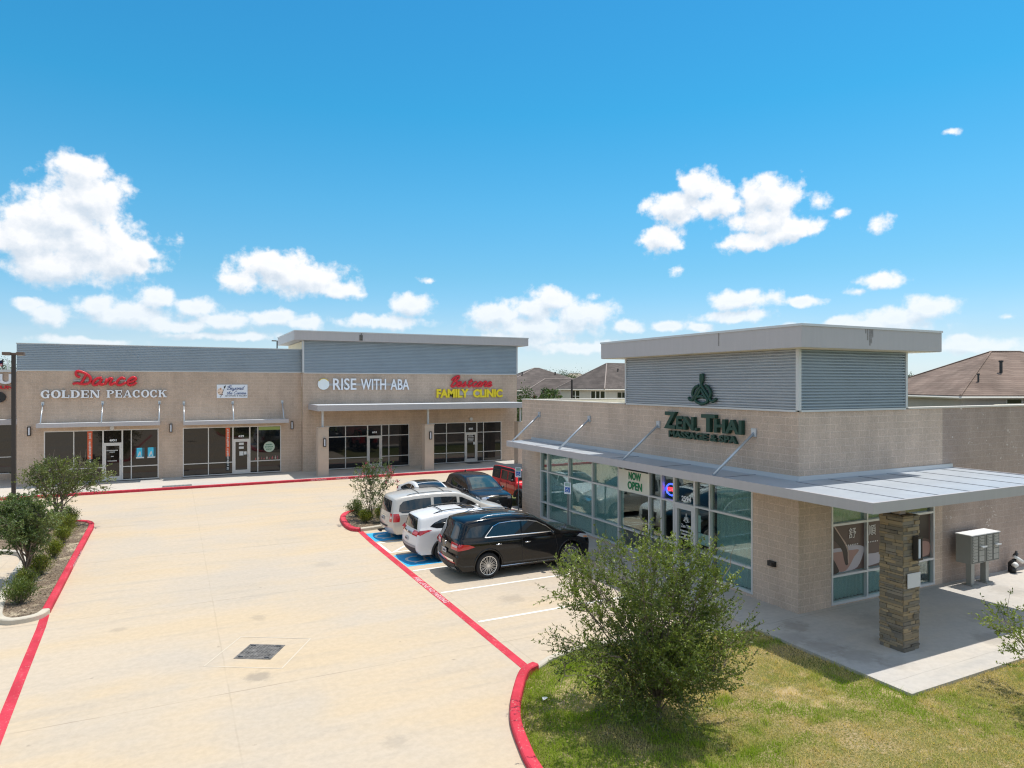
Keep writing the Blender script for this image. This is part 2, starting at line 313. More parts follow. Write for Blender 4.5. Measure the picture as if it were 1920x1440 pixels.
# ------------------------------------------------------------------ mesh helpers
class MB:
    def __init__(s): s.v = []; s.f = []
    def add(s, vs, fs):
        k = len(s.v); s.v += [tuple(p) for p in vs]; s.f += [tuple(i+k for i in f) for f in fs]; return s
    def box(s, x0, x1, y0, y1, z0, z1):
        x0, x1 = min(x0, x1), max(x0, x1); y0, y1 = min(y0, y1), max(y0, y1); z0, z1 = min(z0, z1), max(z0, z1)
        return s.add([(x0,y0,z0),(x1,y0,z0),(x1,y1,z0),(x0,y1,z0),(x0,y0,z1),(x1,y0,z1),(x1,y1,z1),(x0,y1,z1)],
            [(0,3,2,1),(4,5,6,7),(0,1,5,4),(1,2,6,5),(2,3,7,6),(3,0,4,7)])
    def prism(s, poly, z0, z1):
        n = len(poly)
        a = sum(poly[i][0]*poly[(i+1)%n][1]-poly[(i+1)%n][0]*poly[i][1] for i in range(n))
        if a < 0: poly = poly[::-1]
        vs = [(x, y, z0) for x, y in poly]+[(x, y, z1) for x, y in poly]
        fs = [tuple(range(n-1, -1, -1)), tuple(range(n, 2*n))]+[(i, (i+1)%n, (i+1)%n+n, i+n) for i in range(n)]
        return s.add(vs, fs)
    def sheet(s, poly, z):
        n = len(poly)
        a = sum(poly[i][0]*poly[(i+1)%n][1]-poly[(i+1)%n][0]*poly[i][1] for i in range(n))
        if a < 0: poly = poly[::-1]
        return s.add([(x, y, z) for x, y in poly], [tuple(range(n))])
    def tube(s, pts, r, n=8, flat=None, cap=True):
        pts = [Vector(p) for p in pts]; m = len(pts)
        rr = r if isinstance(r, (list, tuple)) else [r]*m
        vs = []; up0 = None
        for i, p in enumerate(pts):
            t = (pts[min(i+1, m-1)]-pts[max(i-1, 0)])
            if t.length < 1e-9: t = Vector((0, 0, 1))
            t.normalize()
            if flat is not None:
                b = Vector(flat[0]); a = b.cross(t)
                if a.length < 1e-6: a = Vector((1, 0, 0))
                a.normalize(); ka, kb = 1.0, flat[1]
            else:
                ref = Vector((0, 0, 1)) if abs(t.z) < 0.9 else Vector((1, 0, 0))
                if up0 is not None: ref = up0
                a = ref.cross(t)
                if a.length < 1e-6: a = Vector((1, 0, 0)).cross(t)
                a.normalize(); b = t.cross(a); up0 = b; ka = kb = 1.0
            for k in range(n):
                q = 2*math.pi*k/n
                vs.append(p+a*math.cos(q)*rr[i]*ka+b*math.sin(q)*(rr[i]*kb if flat is None else flat[1]))
        fs = []
        for i in range(m-1):
            for k in range(n):
                fs.append((i*n+k, i*n+(k+1)%n, (i+1)*n+(k+1)%n, (i+1)*n+k))
        if cap: fs += [tuple(range(n-1, -1, -1)), tuple((m-1)*n+k for k in range(n))]
        return s.add(vs, fs)
    def lathe(s, prof, n=20, axis='z', c=(0,0,0), close=True):
        vs = []
        for (r, h) in prof:
            for k in range(n):
                q = 2*math.pi*k/n; x, y = r*math.cos(q), r*math.sin(q)
                p = (x, y, h) if axis == 'z' else ((x, h, y) if axis == 'y' else (h, x, y))
                vs.append((p[0]+c[0], p[1]+c[1], p[2]+c[2]))
        fs = [(i*n+k, i*n+(k+1)%n, (i+1)*n+(k+1)%n, (i+1)*n+k) for i in range(len(prof)-1) for k in range(n)]
        if close: fs += [tuple(range(n-1, -1, -1)), tuple((len(prof)-1)*n+k for k in range(n))]
        return s.add(vs, fs)
    def build(s, name, mat, parent=None, smooth=False, off=None, weld=False, recalc=True):
        """one mesh object; vertices are given in world space unless off (the thing's base) is None and parent is rotated"""
        o3 = (0, 0, 0)
        if off is not None: o3 = off
        elif parent is not None:
            r = parent
            while r.parent: r = r.parent
            o3 = tuple(r.location)
        me = bpy.data.meshes.new(name)
        me.from_pydata([(x-o3[0], y-o3[1], z-o3[2]) for x, y, z in s.v], [], s.f)
        if weld or recalc:
            bm = bmesh.new(); bm.from_mesh(me)
            if weld: bmesh.ops.remove_doubles(bm, verts=bm.verts, dist=1e-4)
            bmesh.ops.recalc_face_normals(bm, faces=bm.faces)
            bm.to_mesh(me); bm.free()
        if smooth: me.polygons.foreach_set('use_smooth', [True]*len(me.polygons))
        if mat: me.materials.append(mat)
        o = bpy.data.objects.new(name, me); COL.objects.link(o)
        if parent is not None: o.parent = parent
        return o

def tag(o, label=None, cat=None, group=None, kind=None):
    if label: o['label'] = label
    if cat: o['category'] = cat
    if group: o['group'] = group
    if kind: o['kind'] = kind
    return o
def thing(name, label, cat, loc=(0,0,0), rz=0.0, group=None):
    o = bpy.data.objects.new(name, None); COL.objects.link(o); o.location = loc; o.rotation_euler = (0, 0, rz)
    o.empty_display_size = 0.3
    return tag(o, label, cat, group)
def struct(name, mb, mat, smooth=False, label=None):
    o = mb.build(name, mat, smooth=smooth); o['kind'] = 'structure'
    if label: o['label'] = label
    return o
def kids(o): return [c for c in bpy.data.objects if c.parent == o]
def copy_tree(o, parent=None):
    c = o.copy(); COL.objects.link(c)
    if parent is not None: c.parent = parent
    for ch in kids(o): copy_tree(ch, c)
    return c
def smooth_line(pts, n=6, closed=False):
    P = [np.array(p, float) for p in pts]; out = []; m = len(P)
    rng = range(m if closed else m-1)
    for i in rng:
        p0 = P[(i-1)%m] if (closed or i > 0) else 2*P[0]-P[1]
        p1 = P[i]; p2 = P[(i+1)%m]; p3 = P[(i+2)%m] if (closed or i+2 < m) else 2*P[-1]-P[-2]
        for k in range(n):
            t = k/n
            out.append(0.5*((2*p1)+(-p0+p2)*t+(2*p0-5*p1+4*p2-p3)*t*t+(-p0+3*p1-3*p2+p3)*t**3))
    if not closed: out.append(P[-1])
    return [tuple(float(x) for x in p) for p in out]
def kerb(mb, pts, w=0.16, h=0.12, z0=0.0, closed=False):
    """kerb running along pts (its centre line), rounded top edges"""
    prof = [(-w/2, z0-0.05), (-w/2, z0+h-0.03), (-w/2+0.02, z0+h-0.006), (-w/2+0.045, z0+h), (w/2-0.045, z0+h), (w/2-0.02, z0+h-0.006), (w/2, z0+h-0.03), (w/2, z0-0.05)]
    P = [Vector((x, y, 0)) for x, y in pts]; m = len(P); vs = []
    for i in range(m):
        a = P[(i-1)%m] if (closed or i > 0) else P[i]; b = P[(i+1)%m] if (closed or i < m-1) else P[i]
        t = (b-a).normalized(); nrm = Vector((t.y, -t.x, 0))
        for (d, z) in prof: q = P[i]+nrm*d; vs.append((q.x, q.y, z))
    k = len(prof); fs = []
    for i in range(m if closed else m-1):
        j = (i+1) % m
        for q in range(k-1): fs.append((i*k+q, i*k+q+1, j*k+q+1, j*k+q))
    if not closed: fs += [tuple(range(k)), tuple((m-1)*k+q for q in range(k-1, -1, -1))]
    mb.add(vs, fs)
def strip(mb, pts, w, z):
    P = [Vector((x, y, 0)) for x, y in pts]; vs = []
    for i in range(len(P)):
        t = (P[min(i+1, len(P)-1)]-P[max(i-1, 0)]).normalized(); nr = Vector((-t.y, t.x, 0))*w/2
        a, b = P[i]+nr, P[i]-nr; vs += [(a.x, a.y, z), (b.x, b.y, z)]
    mb.add(vs, [(2*i, 2*i+1, 2*i+3, 2*i+2) for i in range(len(P)-1)])

_TXT = {}
def text_geo(s, bold=0.0, depth=0.02):
    key = (s, bold, depth)
    if key in _TXT: return _TXT[key]
    cu = bpy.data.curves.new("lettering", 'FONT'); cu.body = s; cu.size = 1.0; cu.offset = bold; cu.extrude = depth/2; cu.resolution_u = 3
    ob = bpy.data.objects.new("lettering", cu); COL.objects.link(ob)
    dg = bpy.context.evaluated_depsgraph_get(); dg.update()
    me = bpy.data.meshes.new_from_object(ob.evaluated_get(dg))
    vs = [tuple(v.co) for v in me.vertices]; fs = [tuple(p.vertices) for p in me.polygons]
    bpy.data.objects.remove(ob); bpy.data.curves.remove(cu); bpy.data.meshes.remove(me)
    _TXT[key] = (vs, fs); return vs, fs
def add_text(mb, s, T, u0, u1, z0, z1, d=0.01, depth=0.05, bold=0.0):
    """lettering between u0..u1 and z0..z1 on the wall frame T(u, outward, z); d = gap to the wall"""
    vs, fs = text_geo(s, bold, 1.0)
    if not vs: return
    xs = [v[0] for v in vs]; ys = [v[1] for v in vs]; x0, x1, y0, y1 = min(xs), max(xs), min(ys), max(ys)
    zs = [v[2] for v in vs]; a, b = min(zs), max(zs)
    out = [T(u0+(x-x0)/(x1-x0)*(u1-u0), d+(z-a)/max(b-a, 1e-6)*depth, z0+(y-y0)/(y1-y0)*(z1-z0)) for x, y, z in vs]
    mb.add(out, fs)
def add_strokes(mb, strokes, T, u0, u1, z0, z1, r, d=0.02, depth=0.05, wide=1.0):
    """script lettering: smooth strokes given in a box, drawn as flattened tubes standing off the wall"""
    allp = [p for s in strokes for p in s]
    x0 = min(p[0] for p in allp); x1 = max(p[0] for p in allp); y0 = min(p[1] for p in allp); y1 = max(p[1] for p in allp)
    nrm = Vector(T(0, 1, 0))-Vector(T(0, 0, 0))
    for i, s in enumerate(strokes):
        pts = smooth_line(s, 5) if len(s) > 2 else s
        q = [T(u0+(x-x0)/(x1-x0)*(u1-u0), d+depth/2+i*0.0015, z0+(y-y0)/(y1-y0)*(z1-z0)) for x, y in pts]
        mb.tube(q, r, 8, flat=(nrm, depth/2))
# ================================================================== THE SETTING
def ground_mat():
    m, nt, p = node_mat("far_grass")
    pos = N(nt, 'ShaderNodeNewGeometry').outputs['Position']
    c = mixc(nt, ramp(nt, noise(nt, pos, 0.12, 6), 0.35, 0.65), (0.09, 0.12, 0.035, 1), (0.19, 0.17, 0.075, 1))
    nt.links.new(c, p.inputs['Base Color']); p.inputs['Roughness'].default_value = 1.0; p.inputs['Specular IOR Level'].default_value = 0.1
    return m
struct('ground', MB().sheet([(-1800,-1800),(1800,-1800),(1800,1800),(-1800,1800)], -0.16), ground_mat(), label='flat grassy land reaching to the horizon')
# the parking lot is cut away under the front lawn
LAWN_EDGE = smooth_line([(6.98,12.93),(6.62,12.74),(6.10,12.02),(5.74,11.42),(5.48,10.86),(5.27,10.16),(5.12,9.50),(5.02,8.4),(4.98,6.5),(4.98,3.0)], 5)
LAWN_TOP = [(7.0,12.95),(7.51,13.25),(8.3,13.5),(9.4,13.45),(11.0,13.1),(13.02,12.62)]
lot = [(-70,-40),(4.98,-40),(4.98,3.0)]+LAWN_EDGE[::-1]+LAWN_TOP[1:]+[(13.0,40.0),(24.2,40.0),(60,40.0),(60,80),(-70,80)]
struct('parking_lot', MB().sheet(lot, 0.0), M_lot, label='sunlit tan concrete parking lot')
# walks
struct('sidewalk', MB().prism([(12.98,8.5),(34,8.62),(34,12.78),(14.8,12.78),(14.8,28.71),(34,28.71),(34,30.4),(12.98,30.4)], -0.12, 0.022), M_walk, label='concrete walk and patio slab around the spa building')
struct('shop_sidewalk', MB().box(-70, 24.4, 44.08, 52.2, -0.1, 0.15), M_walk, label='raised concrete walk along the shop fronts')
mb = MB(); kerb(mb, [(-70,44.0),(25.5,44.0)], 0.16, 0.152); struct('red_kerb', mb, M_red_paint, label='red painted kerb along the shop walk')
# lot joint on the spa side: darker parking apron strip edges are only score lines
mb = MB(); kerb(mb, LAWN_EDGE, 0.2, 0.11); struct('red_kerb', mb, M_red_paint, label='curved red painted kerb round the front lawn')
mb = MB(); kerb(mb, [(x, y-0.02) for x, y in LAWN_TOP], 0.15, 0.035); struct('kerb', mb, M_kerb, label='bare concrete kerb at the top of the front lawn')
# left island
ISL_R = smooth_line([(-3.02,21.75),(-3.03,24.0),(-3.06,28.0),(-3.08,32.0),(-3.10,33.9),(-3.25,34.75),(-3.7,35.25),(-4.6,35.35)], 6)
ISL_N = smooth_line([(-3.02,21.75),(-3.12,21.40),(-3.38,21.22),(-3.75,21.25),(-4.05,21.75),(-4.2,22.8),(-4.42,25.0),(-4.55,28.5)], 6)
ISL_L = smooth_line([(-4.55,28.5),(-4.9,29.6),(-5.8,30.4),(-6.6,31.2),(-6.8,33.0),(-6.4,35.0),(-5.6,35.4),(-4.6,35.35)], 5)
mb = MB(); kerb(mb, ISL_R, 0.2, 0.14); struct('red_kerb', mb, M_red_paint, label='red painted kerb of the left planting island')
mb = MB(); kerb(mb, ISL_N, 0.2, 0.14); kerb(mb, ISL_L, 0.2, 0.138); struct('kerb', mb, M_kerb, label='bare concrete kerb of the left planting island')
def mulch_mat():
    m, nt, p = node_mat("mulch")
    pos = N(nt, 'ShaderNodeNewGeometry').outputs['Position']
    c = mixc(nt, ramp(nt, noise(nt, pos, 22, 6, 0.75), 0.38, 0.62), (0.085, 0.058, 0.04, 1), (0.30, 0.235, 0.17, 1))
    c = mixc(nt, ramp(nt, noise(nt, pos, 1.4, 4), 0.5, 0.66), c, (0.44, 0.36, 0.25, 1))
    nt.links.new(c, p.inputs['Base Color']); p.inputs['Roughness'].default_value = 1.0; p.inputs['Specular IOR Level'].default_value = 0.1
    b = N(nt, 'ShaderNodeBump', inp={'Strength': 0.9, 'Distance': 0.04, 'Height': noise(nt, pos, 30, 4)})
    nt.links.new(b.outputs[0], p.inputs['Normal']); return m
M_mulch = mulch_mat()
struct('mulch_bed', MB().sheet(ISL_R+ISL_L[::-1][1:]+ISL_N[::-1][1:-1], 0.085), M_mulch, label='brown mulch bed of the left planting island')
# centre island by the parked van
IC_RED = smooth_line([(7.75,32.3),(7.25,31.9),(6.9,31.1),(6.72,30.0),(6.66,29.0),(6.74,28.35),(6.95,28.12)], 6)
IC_GREY = smooth_line([(6.95,28.12),(7.4,28.2),(7.93,28.3),(9.2,28.3),(9.6,28.7),(9.6,31.8),(9.1,32.5),(7.75,32.3)], 6)
mb = MB(); kerb(mb, IC_RED, 0.24, 0.14); struct('red_kerb', mb, M_red_paint, label='red painted kerb round the tip of the crape myrtle island')
mb = MB(); kerb(mb, IC_GREY, 0.2, 0.14); struct('kerb', mb, M_kerb, label='bare concrete kerb of the crape myrtle island')
struct('mulch_bed', MB().sheet(IC_RED+IC_GREY[1:-1], 0.09), M_mulch, label='mulch bed of the crape myrtle island')

# painted markings
Z1 = 0.004
mb = MB(); strip(mb, [(6.95,28.1),(6.88,26.0),(6.86,22.0),(6.84,18.0),(6.80,12.92)], 0.22, Z1); struct('fire_lane_line', mb, M_red_paint, label='red fire lane stripe beside the parked cars')
mb = MB(); strip(mb, [(-3.02,21.62),(-2.95,20.5),(-2.82,17.0),(-2.70,14.0),(-2.45,9.5),(-2.3,4.0)], 0.20, Z1); struct('fire_lane_line', mb, M_red_paint, label='red fire lane stripe running on from the left island')
mb = MB()
for y0, y1 in ((16.06,16.1),(18.78,18.84),(21.40,21.46),(24.08,24.1),(25.72,25.74)):
    strip(mb, [(7.02,y0),(12.9,y1)], 0.10, Z1)
strip(mb, [(7.05,24.13),(7.05,25.69)], 0.10, Z1)
for k in range(4):
    x = 7.15+k*1.35
    mb.sheet([(x,24.14),(x+0.12,24.14),(x+1.5,25.68),(x+1.38,25.68)], Z1)
struct('stall_lines', mb, M_white_paint, label='white painted parking stall lines')
for y0, y1, lb in ((21.95,23.6,'blue accessible parking panel behind the white crossover'),(26.0,27.55,'blue accessible parking panel behind the champagne minivan')):
    mb = MB(); mb.sheet([(7.02,y0),(8.9,y0),(8.9,y1),(7.02,y1)], Z1); struct('accessible_panel', mb, M_blue_paint, label=lb)
    mb = MB(); yc = (y0+y1)/2; c0 = 7.62
    # wheelchair sign, head towards the wall (+x)
    ring = [(c0+0.36*math.cos(q), yc+0.02+0.36*math.sin(q)) for q in np.linspace(rad(70), rad(335), 20)]
    strip(mb, ring, 0.10, Z1*2)
    strip(mb, [(c0+0.85,yc+0.22),(c0+0.3,yc+0.16),(c0+0.22,yc-0.25),(c0-0.22,yc-0.42)], 0.10, Z1*2+0.001)
    strip(mb, [(c0+0.55,yc+0.18),(c0+0.5,yc-0.18)], 0.09, Z1*2+0.002)
    mb.sheet([(c0+1.0+0.11*math.cos(q), yc+0.25+0.11*math.sin(q)) for q in np.linspace(0, 2*math.pi, 14, endpoint=False)], Z1*2)
    struct('accessible_symbol', mb, M_white_paint, label='white wheelchair symbol on its blue panel')
# stencilled lettering on the red lines
def flat_text(mb, s, org, ud, vd, ulen, vlen, z, bold=0.02):
    O = Vector((*org, 0)); U = Vector((*ud, 0)).normalized(); V = Vector((*vd, 0)).normalized()
    def T(u, d, w): q = O+U*u+V*w; return (q.x, q.y, z+d)
    add_text(mb, s, T, 0, ulen, 0, vlen, d=0.0, depth=0.001, bold=bold)
M_pink = pmat("stencil_white", (0.64, 0.38, 0.40), 0.7)
mb = MB()
flat_text(mb, "FIRE LANE", (6.765,20.6), (0,-1), (1,0), 1.2, 0.16, Z1*2)
flat_text(mb, "NO PARKING", (6.76,19.3), (0,-1), (1,0), 1.45, 0.16, Z1*2)
struct('stencil_lettering', mb, M_pink, label='white stencilled fire lane wording on the red stripe')
def kerb_text(mb, s, x0, x1):
    add_text(mb, s, lambda u, d, z: (u, 43.918-d, z), x0, x1, 0.02, 0.125, d=0.001, depth=0.004, bold=0.02)
mb = MB(); kerb_text(mb, "NO PARKING", 7.75, 8.7); kerb_text(mb, "FIRE LANE", 9.3, 10.1); kerb_text(mb, "TOW AWAY", 10.5, 11.3)
struct('stencil_lettering', mb, M_pink, label='white stencilled wording on the shop kerb')
mb = MB()
add_text(mb, "FIRE LANE", lambda u, d, z: (-2.955+d, u, z), 26.2, 29.0, 0.02, 0.11, d=0.001, depth=0.004, bold=0.03)
struct('stencil_lettering', mb, M_pink, label='white stencilled wording on the left island kerb')
# tactile paving
m_t = pmat("tactile_grey", (0.16, 0.165, 0.17), 0.8, var=0.3, vscale=14)
mb = MB(); mb.box(-0.55, 1.0, 44.12, 44.72, 0.152, 0.158)
for i in range(22):
    for j in range(8): x = -0.5+i*0.07; y = 44.16+j*0.07; mb.box(x, x+0.03, y, y+0.03, 0.158, 0.166)
tag(mb.build('tactile_paving', m_t), 'grey studded warning pavers set in the walk by the red kerb', 'paving')

# drain cover with its concrete collar
def drain():
    A, B, Cc, D = (1.31,16.31), (1.59,17.08), (2.29,16.62), (1.93,15.94)
    t = thing('drain_cover', 'square dark iron drain cover in the middle of the driveway', 'drain cover', (1.78,16.48,0))
    m_i = pmat("cast_iron", (0.17, 0.155, 0.14), 0.6, 0.3, var=0.6, vscale=7)
    cx, cy = 1.78, 16.48; U = Vector((0.62,-0.36,0)).normalized(); V = Vector((0.36,0.72,0)).normalized()
    V = (V-U*V.dot(U)).normalized()
    def q(a, b): p = Vector((cx,cy,0))+U*a+V*b; return (p.x, p.y)
    mb = MB(); mb.prism([q(-.42,-.42),q(.42,-.42),q(.42,.42),q(-.42,.42)], -0.02, 0.008)
    for i in range(11):
        for j in range(11): a = -.37+i*.074; b = -.37+j*.074; mb.prism([q(a-.02,b-.01),q(a+.02,b-.01),q(a+.02,b+.01),q(a-.02,b+.01)], 0.008, 0.015)
    mb.build('plate', m_i, t)
    for a, b in ((-.3,.33),(.3,.33),(-.3,-.33),(.3,-.33)):
        mb = MB(); mb.prism([q(a-.05,b-.025),q(a+.05,b-.025),q(a+.05,b+.025),q(a-.05,b+.025)], 0.009, 0.017); mb.build('lift_slot', M_black, t)
    mb = MB()
    c4 = [q(-.86,-.86),q(.86,-.86),q(.86,.86),q(-.86,.86),q(-.86,-.86)]
    for k in range(4): strip(mb, [c4[k],c4[k+1]], 0.03, 0.004+0.0004*k)
    struct('score_lines', mb, pmat("score_pale", (0.56,0.485,0.38), 0.8), label='pale saw cut square round the drain cover')
drain()

# ------------------------------------------------------------------ front lawn: soil sheet and blades
LAWN = LAWN_EDGE[::-1]+LAWN_TOP[1:]+[(12.98,12.62),(12.98,8.5),(34,8.62),(34,-6),(4.98,-6)]
def lawn_mat():
    m, nt, p = node_mat("lawn_soil")
    pos = N(nt, 'ShaderNodeNewGeometry').outputs['Position']
    c = mixc(nt, ramp(nt, noise(nt, pos, 0.55, 5), 0.38, 0.62), (0.17, 0.19, 0.04, 1), (0.40, 0.30, 0.16, 1))
    c = mixc(nt, ramp(nt, noise(nt, pos, 2.1, 5, 0.7), 0.5, 0.68), c, (0.46, 0.35, 0.21, 1))
    c = mixc(nt, ramp(nt, noise(nt, pos, 24, 4, 0.7), 0.4, 0.62), c, (0.12, 0.12, 0.035, 1))
    c = mixc(nt, ramp(nt, noise(nt, vmth(nt, 'ADD', pos, (9,3,0)), 0.45, 3), 0.60, 0.66), c, (0.50, 0.38, 0.22, 1))
    nt.links.new(c, p.inputs['Base Color']); p.inputs['Roughness'].default_value = 1.0; p.inputs['Specular IOR Level'].default_value = 0.1
    b = N(nt, 'ShaderNodeBump', inp={'Strength': 0.8, 'Distance': 0.03, 'Height': noise(nt, pos, 60, 4)})
    nt.links.new(b.outputs[0], p.inputs['Normal']); return m
struct('lawn', MB().sheet(LAWN, -0.05), lawn_mat(), label='patchy lawn in front of the spa building')

def in_poly(x, y, poly):
    ins = np.zeros(len(x), bool); n = len(poly); j = n-1
    for i in range(n):
        xi, yi = poly[i]; xj, yj = poly[j]
        c = ((yi > y) != (yj > y)) & (x < (xj-xi)*(y-yi)/((yj-yi) if yj != yi else 1e-9)+xi)
        ins ^= c; j = i
    return ins
def vnoise(x, y, s, seed):
    r = np.random.RandomState(seed); g = r.rand(64, 64)
    a = x*s+100; b = y*s+100; i = np.floor(a).astype(int); j = np.floor(b).astype(int); fx = a-i; fy = b-j
    fx = fx*fx*(3-2*fx); fy = fy*fy*(3-2*fy)
    q = lambda p, w: g[p % 64, w % 64]
    return (q(i,j)*(1-fx)+q(i+1,j)*fx)*(1-fy)+(q(i,j+1)*(1-fx)+q(i+1,j+1)*fx)*fy
def blade_mesh(name, base, tip, wid, side, cols, mat):
    n = len(base); co = np.empty((n, 3, 3), np.float32)
    co[:, 0] = base-side*wid[:, None]; co[:, 1] = base+side*wid[:, None]; co[:, 2] = tip
    me = bpy.data.meshes.new(name); me.vertices.add(n*3); me.vertices.foreach_set('co', co.ravel())
    me.loops.add(n*3); me.loops.foreach_set('vertex_index', np.arange(n*3, dtype=np.int32))
    me.polygons.add(n); me.polygons.foreach_set('loop_start', np.arange(0, n*3, 3, dtype=np.int32))
    me.update(calc_edges=True); me.validate()
    ca = me.color_attributes.new('Col', 'FLOAT_COLOR', 'POINT')
    cc = np.ones((n, 3, 4), np.float32); cc[:, :, :3] = cols[:, None, :]
    ca.data.foreach_set('color', cc.ravel())
    me.materials.append(mat); o = bpy.data.objects.new(name, me); COL.objects.link(o); return o
def attr_mat(name, rough=0.7, trans=0.0, spec=0.3):
    m, nt, p = node_mat(name)
    a = N(nt, 'ShaderNodeAttribute', attribute_name='Col')
    nt.links.new(a.outputs['Color'], p.inputs['Base Color']); p.inputs['Roughness'].default_value = rough; p.inputs['Specular IOR Level'].default_value = spec
    if trans:
        t = N(nt, 'ShaderNodeBsdfTranslucent'); nt.links.new(vmth(nt, 'MULTIPLY', a.outputs['Color'], (1.5, 1.7, 0.6)), t.inputs[0])
        x = N(nt, 'ShaderNodeMixShader', inp={0: trans, 1: p.outputs[0], 2: t.outputs[0]})
        o = [q for q in nt.nodes if q.type == 'OUTPUT_MATERIAL'][0]; nt.links.new(x.outputs[0], o.inputs[0])
    return m
M_blade = attr_mat("grass_blades", 0.6, 0.25)
def make_lawn():
    r = np.random.RandomState(5)
    n = 420000
    x = r.uniform(4.9, 19.5, n); y = r.uniform(3.6, 13.7, n)
    # keep what the view can reach
    dx = x*math.cos(YAW)-y*math.sin(YAW); dz = x*math.sin(YAW)+y*math.cos(YAW)
    k = in_poly(x, y, LAWN) & (np.abs(dx) < dz*0.80) & (dz > 9.0)
    k &= ~in_poly(x, y, [(13.02,8.55),(34,8.66),(34,12.9),(13.02,12.9)])
    x, y = x[k], y[k]
    dry = 0.5*vnoise(x, y, 0.55, 1)+0.3*vnoise(x, y, 1.7, 2)+0.2*vnoise(x, y, 5.0, 3)
    # greener by the slab and the tree, drier down the middle
    dry = dry+0.10*np.clip((x-8.5)/4, 0, 1)-0.12*np.exp(-((x-13.0)**2+(y-12.4)**2)/3.0)-0.05
    keep = r.rand(len(x)) < np.clip(1.35-dry*1.1, 0.35, 1)
    x, y, dry = x[keep], y[keep], dry[keep]; n = len(x)
    a = r.uniform(0, 2*math.pi, n); lean = r.uniform(0.1, 1.0, n); h = r.uniform(0.025, 0.075, n)*(1.15-0.5*dry)
    tuft = (vnoise(x, y, 3.1, 7) > 0.80) | ((np.abs(x-12.95) < 0.07) & (y < 12.6)) | ((np.abs(y-8.48-(x-13)*0.0055) < 0.07) & (x > 12.9)); h = np.where(tuft, h*r.uniform(1.2, 2.4, n), h)
    base = np.stack([x, y, np.full(n, -0.055)], 1)
    tip = base+np.stack([np.cos(a)*lean*h, np.sin(a)*lean*h, h], 1)
    b = a+r.uniform(0.8, 2.2, n)
    side = np.stack([np.cos(b), np.sin(b), np.zeros(n)], 1)
    wid = r.uniform(0.003, 0.0065, n)
    t = np.clip((dry-0.365)/0.17+r.normal(0, 0.22, n), 0, 1)[:, None]
    g = np.array([0.26, 0.35, 0.022])*(r.uniform(0.7, 1.3, n)[:, None]); s = np.array([0.66, 0.50, 0.23])*(r.uniform(0.75, 1.2, n)[:, None])
    o = blade_mesh('lawn_grass', base, tip, wid, side, g*(1-t)+s*t, M_blade)
    tag(o, 'short green and straw coloured grass blades of the front lawn', 'grass', kind='stuff')
make_lawn()
mb = MB(); mb.add([(6.38,11.5,0.01),(6.5,11.52,0.03),(6.52,11.6,0.012),(6.42,11.62,0.02)], [(0,1,2,3)])
tag(mb.build('paper_scrap', M_white_paint), 'white scrap of paper lying on the grass near the curved red kerb', 'litter')
# ================================================================== BUILDINGS
def wall_open(mb, T, u0, u1, z0, z1, d0, d1, holes):
    us = sorted({u0, u1, *[h[0] for h in holes], *[h[1] for h in holes]}); zs = sorted({z0, z1, *[h[2] for h in holes], *[h[3] for h in holes]})
    us = [u for u in us if u0 <= u <= u1]; zs = [z for z in zs if z0 <= z <= z1]
    for i in range(len(us)-1):
        run = None
        for j in range(len(zs)-1):
            uc = (us[i]+us[i+1])/2; zc = (zs[j]+zs[j+1])/2
            if any(h[0] < uc < h[1] and h[2] < zc < h[3] for h in holes): continue
            bx(mb, T, us[i], us[i+1], d0, d1, zs[j], zs[j+1])
def bx(mb, T, u0, u1, d0, d1, z0, z1):
    a = T(u0, d0, z0); b = T(u1, d1, z1); mb.box(a[0], b[0], a[1], b[1], a[2], b[2])
def corrug(mb, T, u0, u1, z0, z1, d=0.0, pitch=0.1, amp=0.028):
    n = max(1, round((z1-z0)/pitch)); p = (z1-z0)/n; prof = []
    for i in range(n):
        z = z0+i*p
        prof += [(z, 0.0), (z+p*0.22, 0.0), (z+p*0.36, amp), (z+p*0.84, amp)]
    prof.append((z1, 0.0)); vs = []
    for z, q in prof: vs += [T(u0, d+q, z), T(u1, d+q, z)]
    mb.add(vs, [(2*i, 2*i+1, 2*i+3, 2*i+2) for i in range(len(prof)-1)])

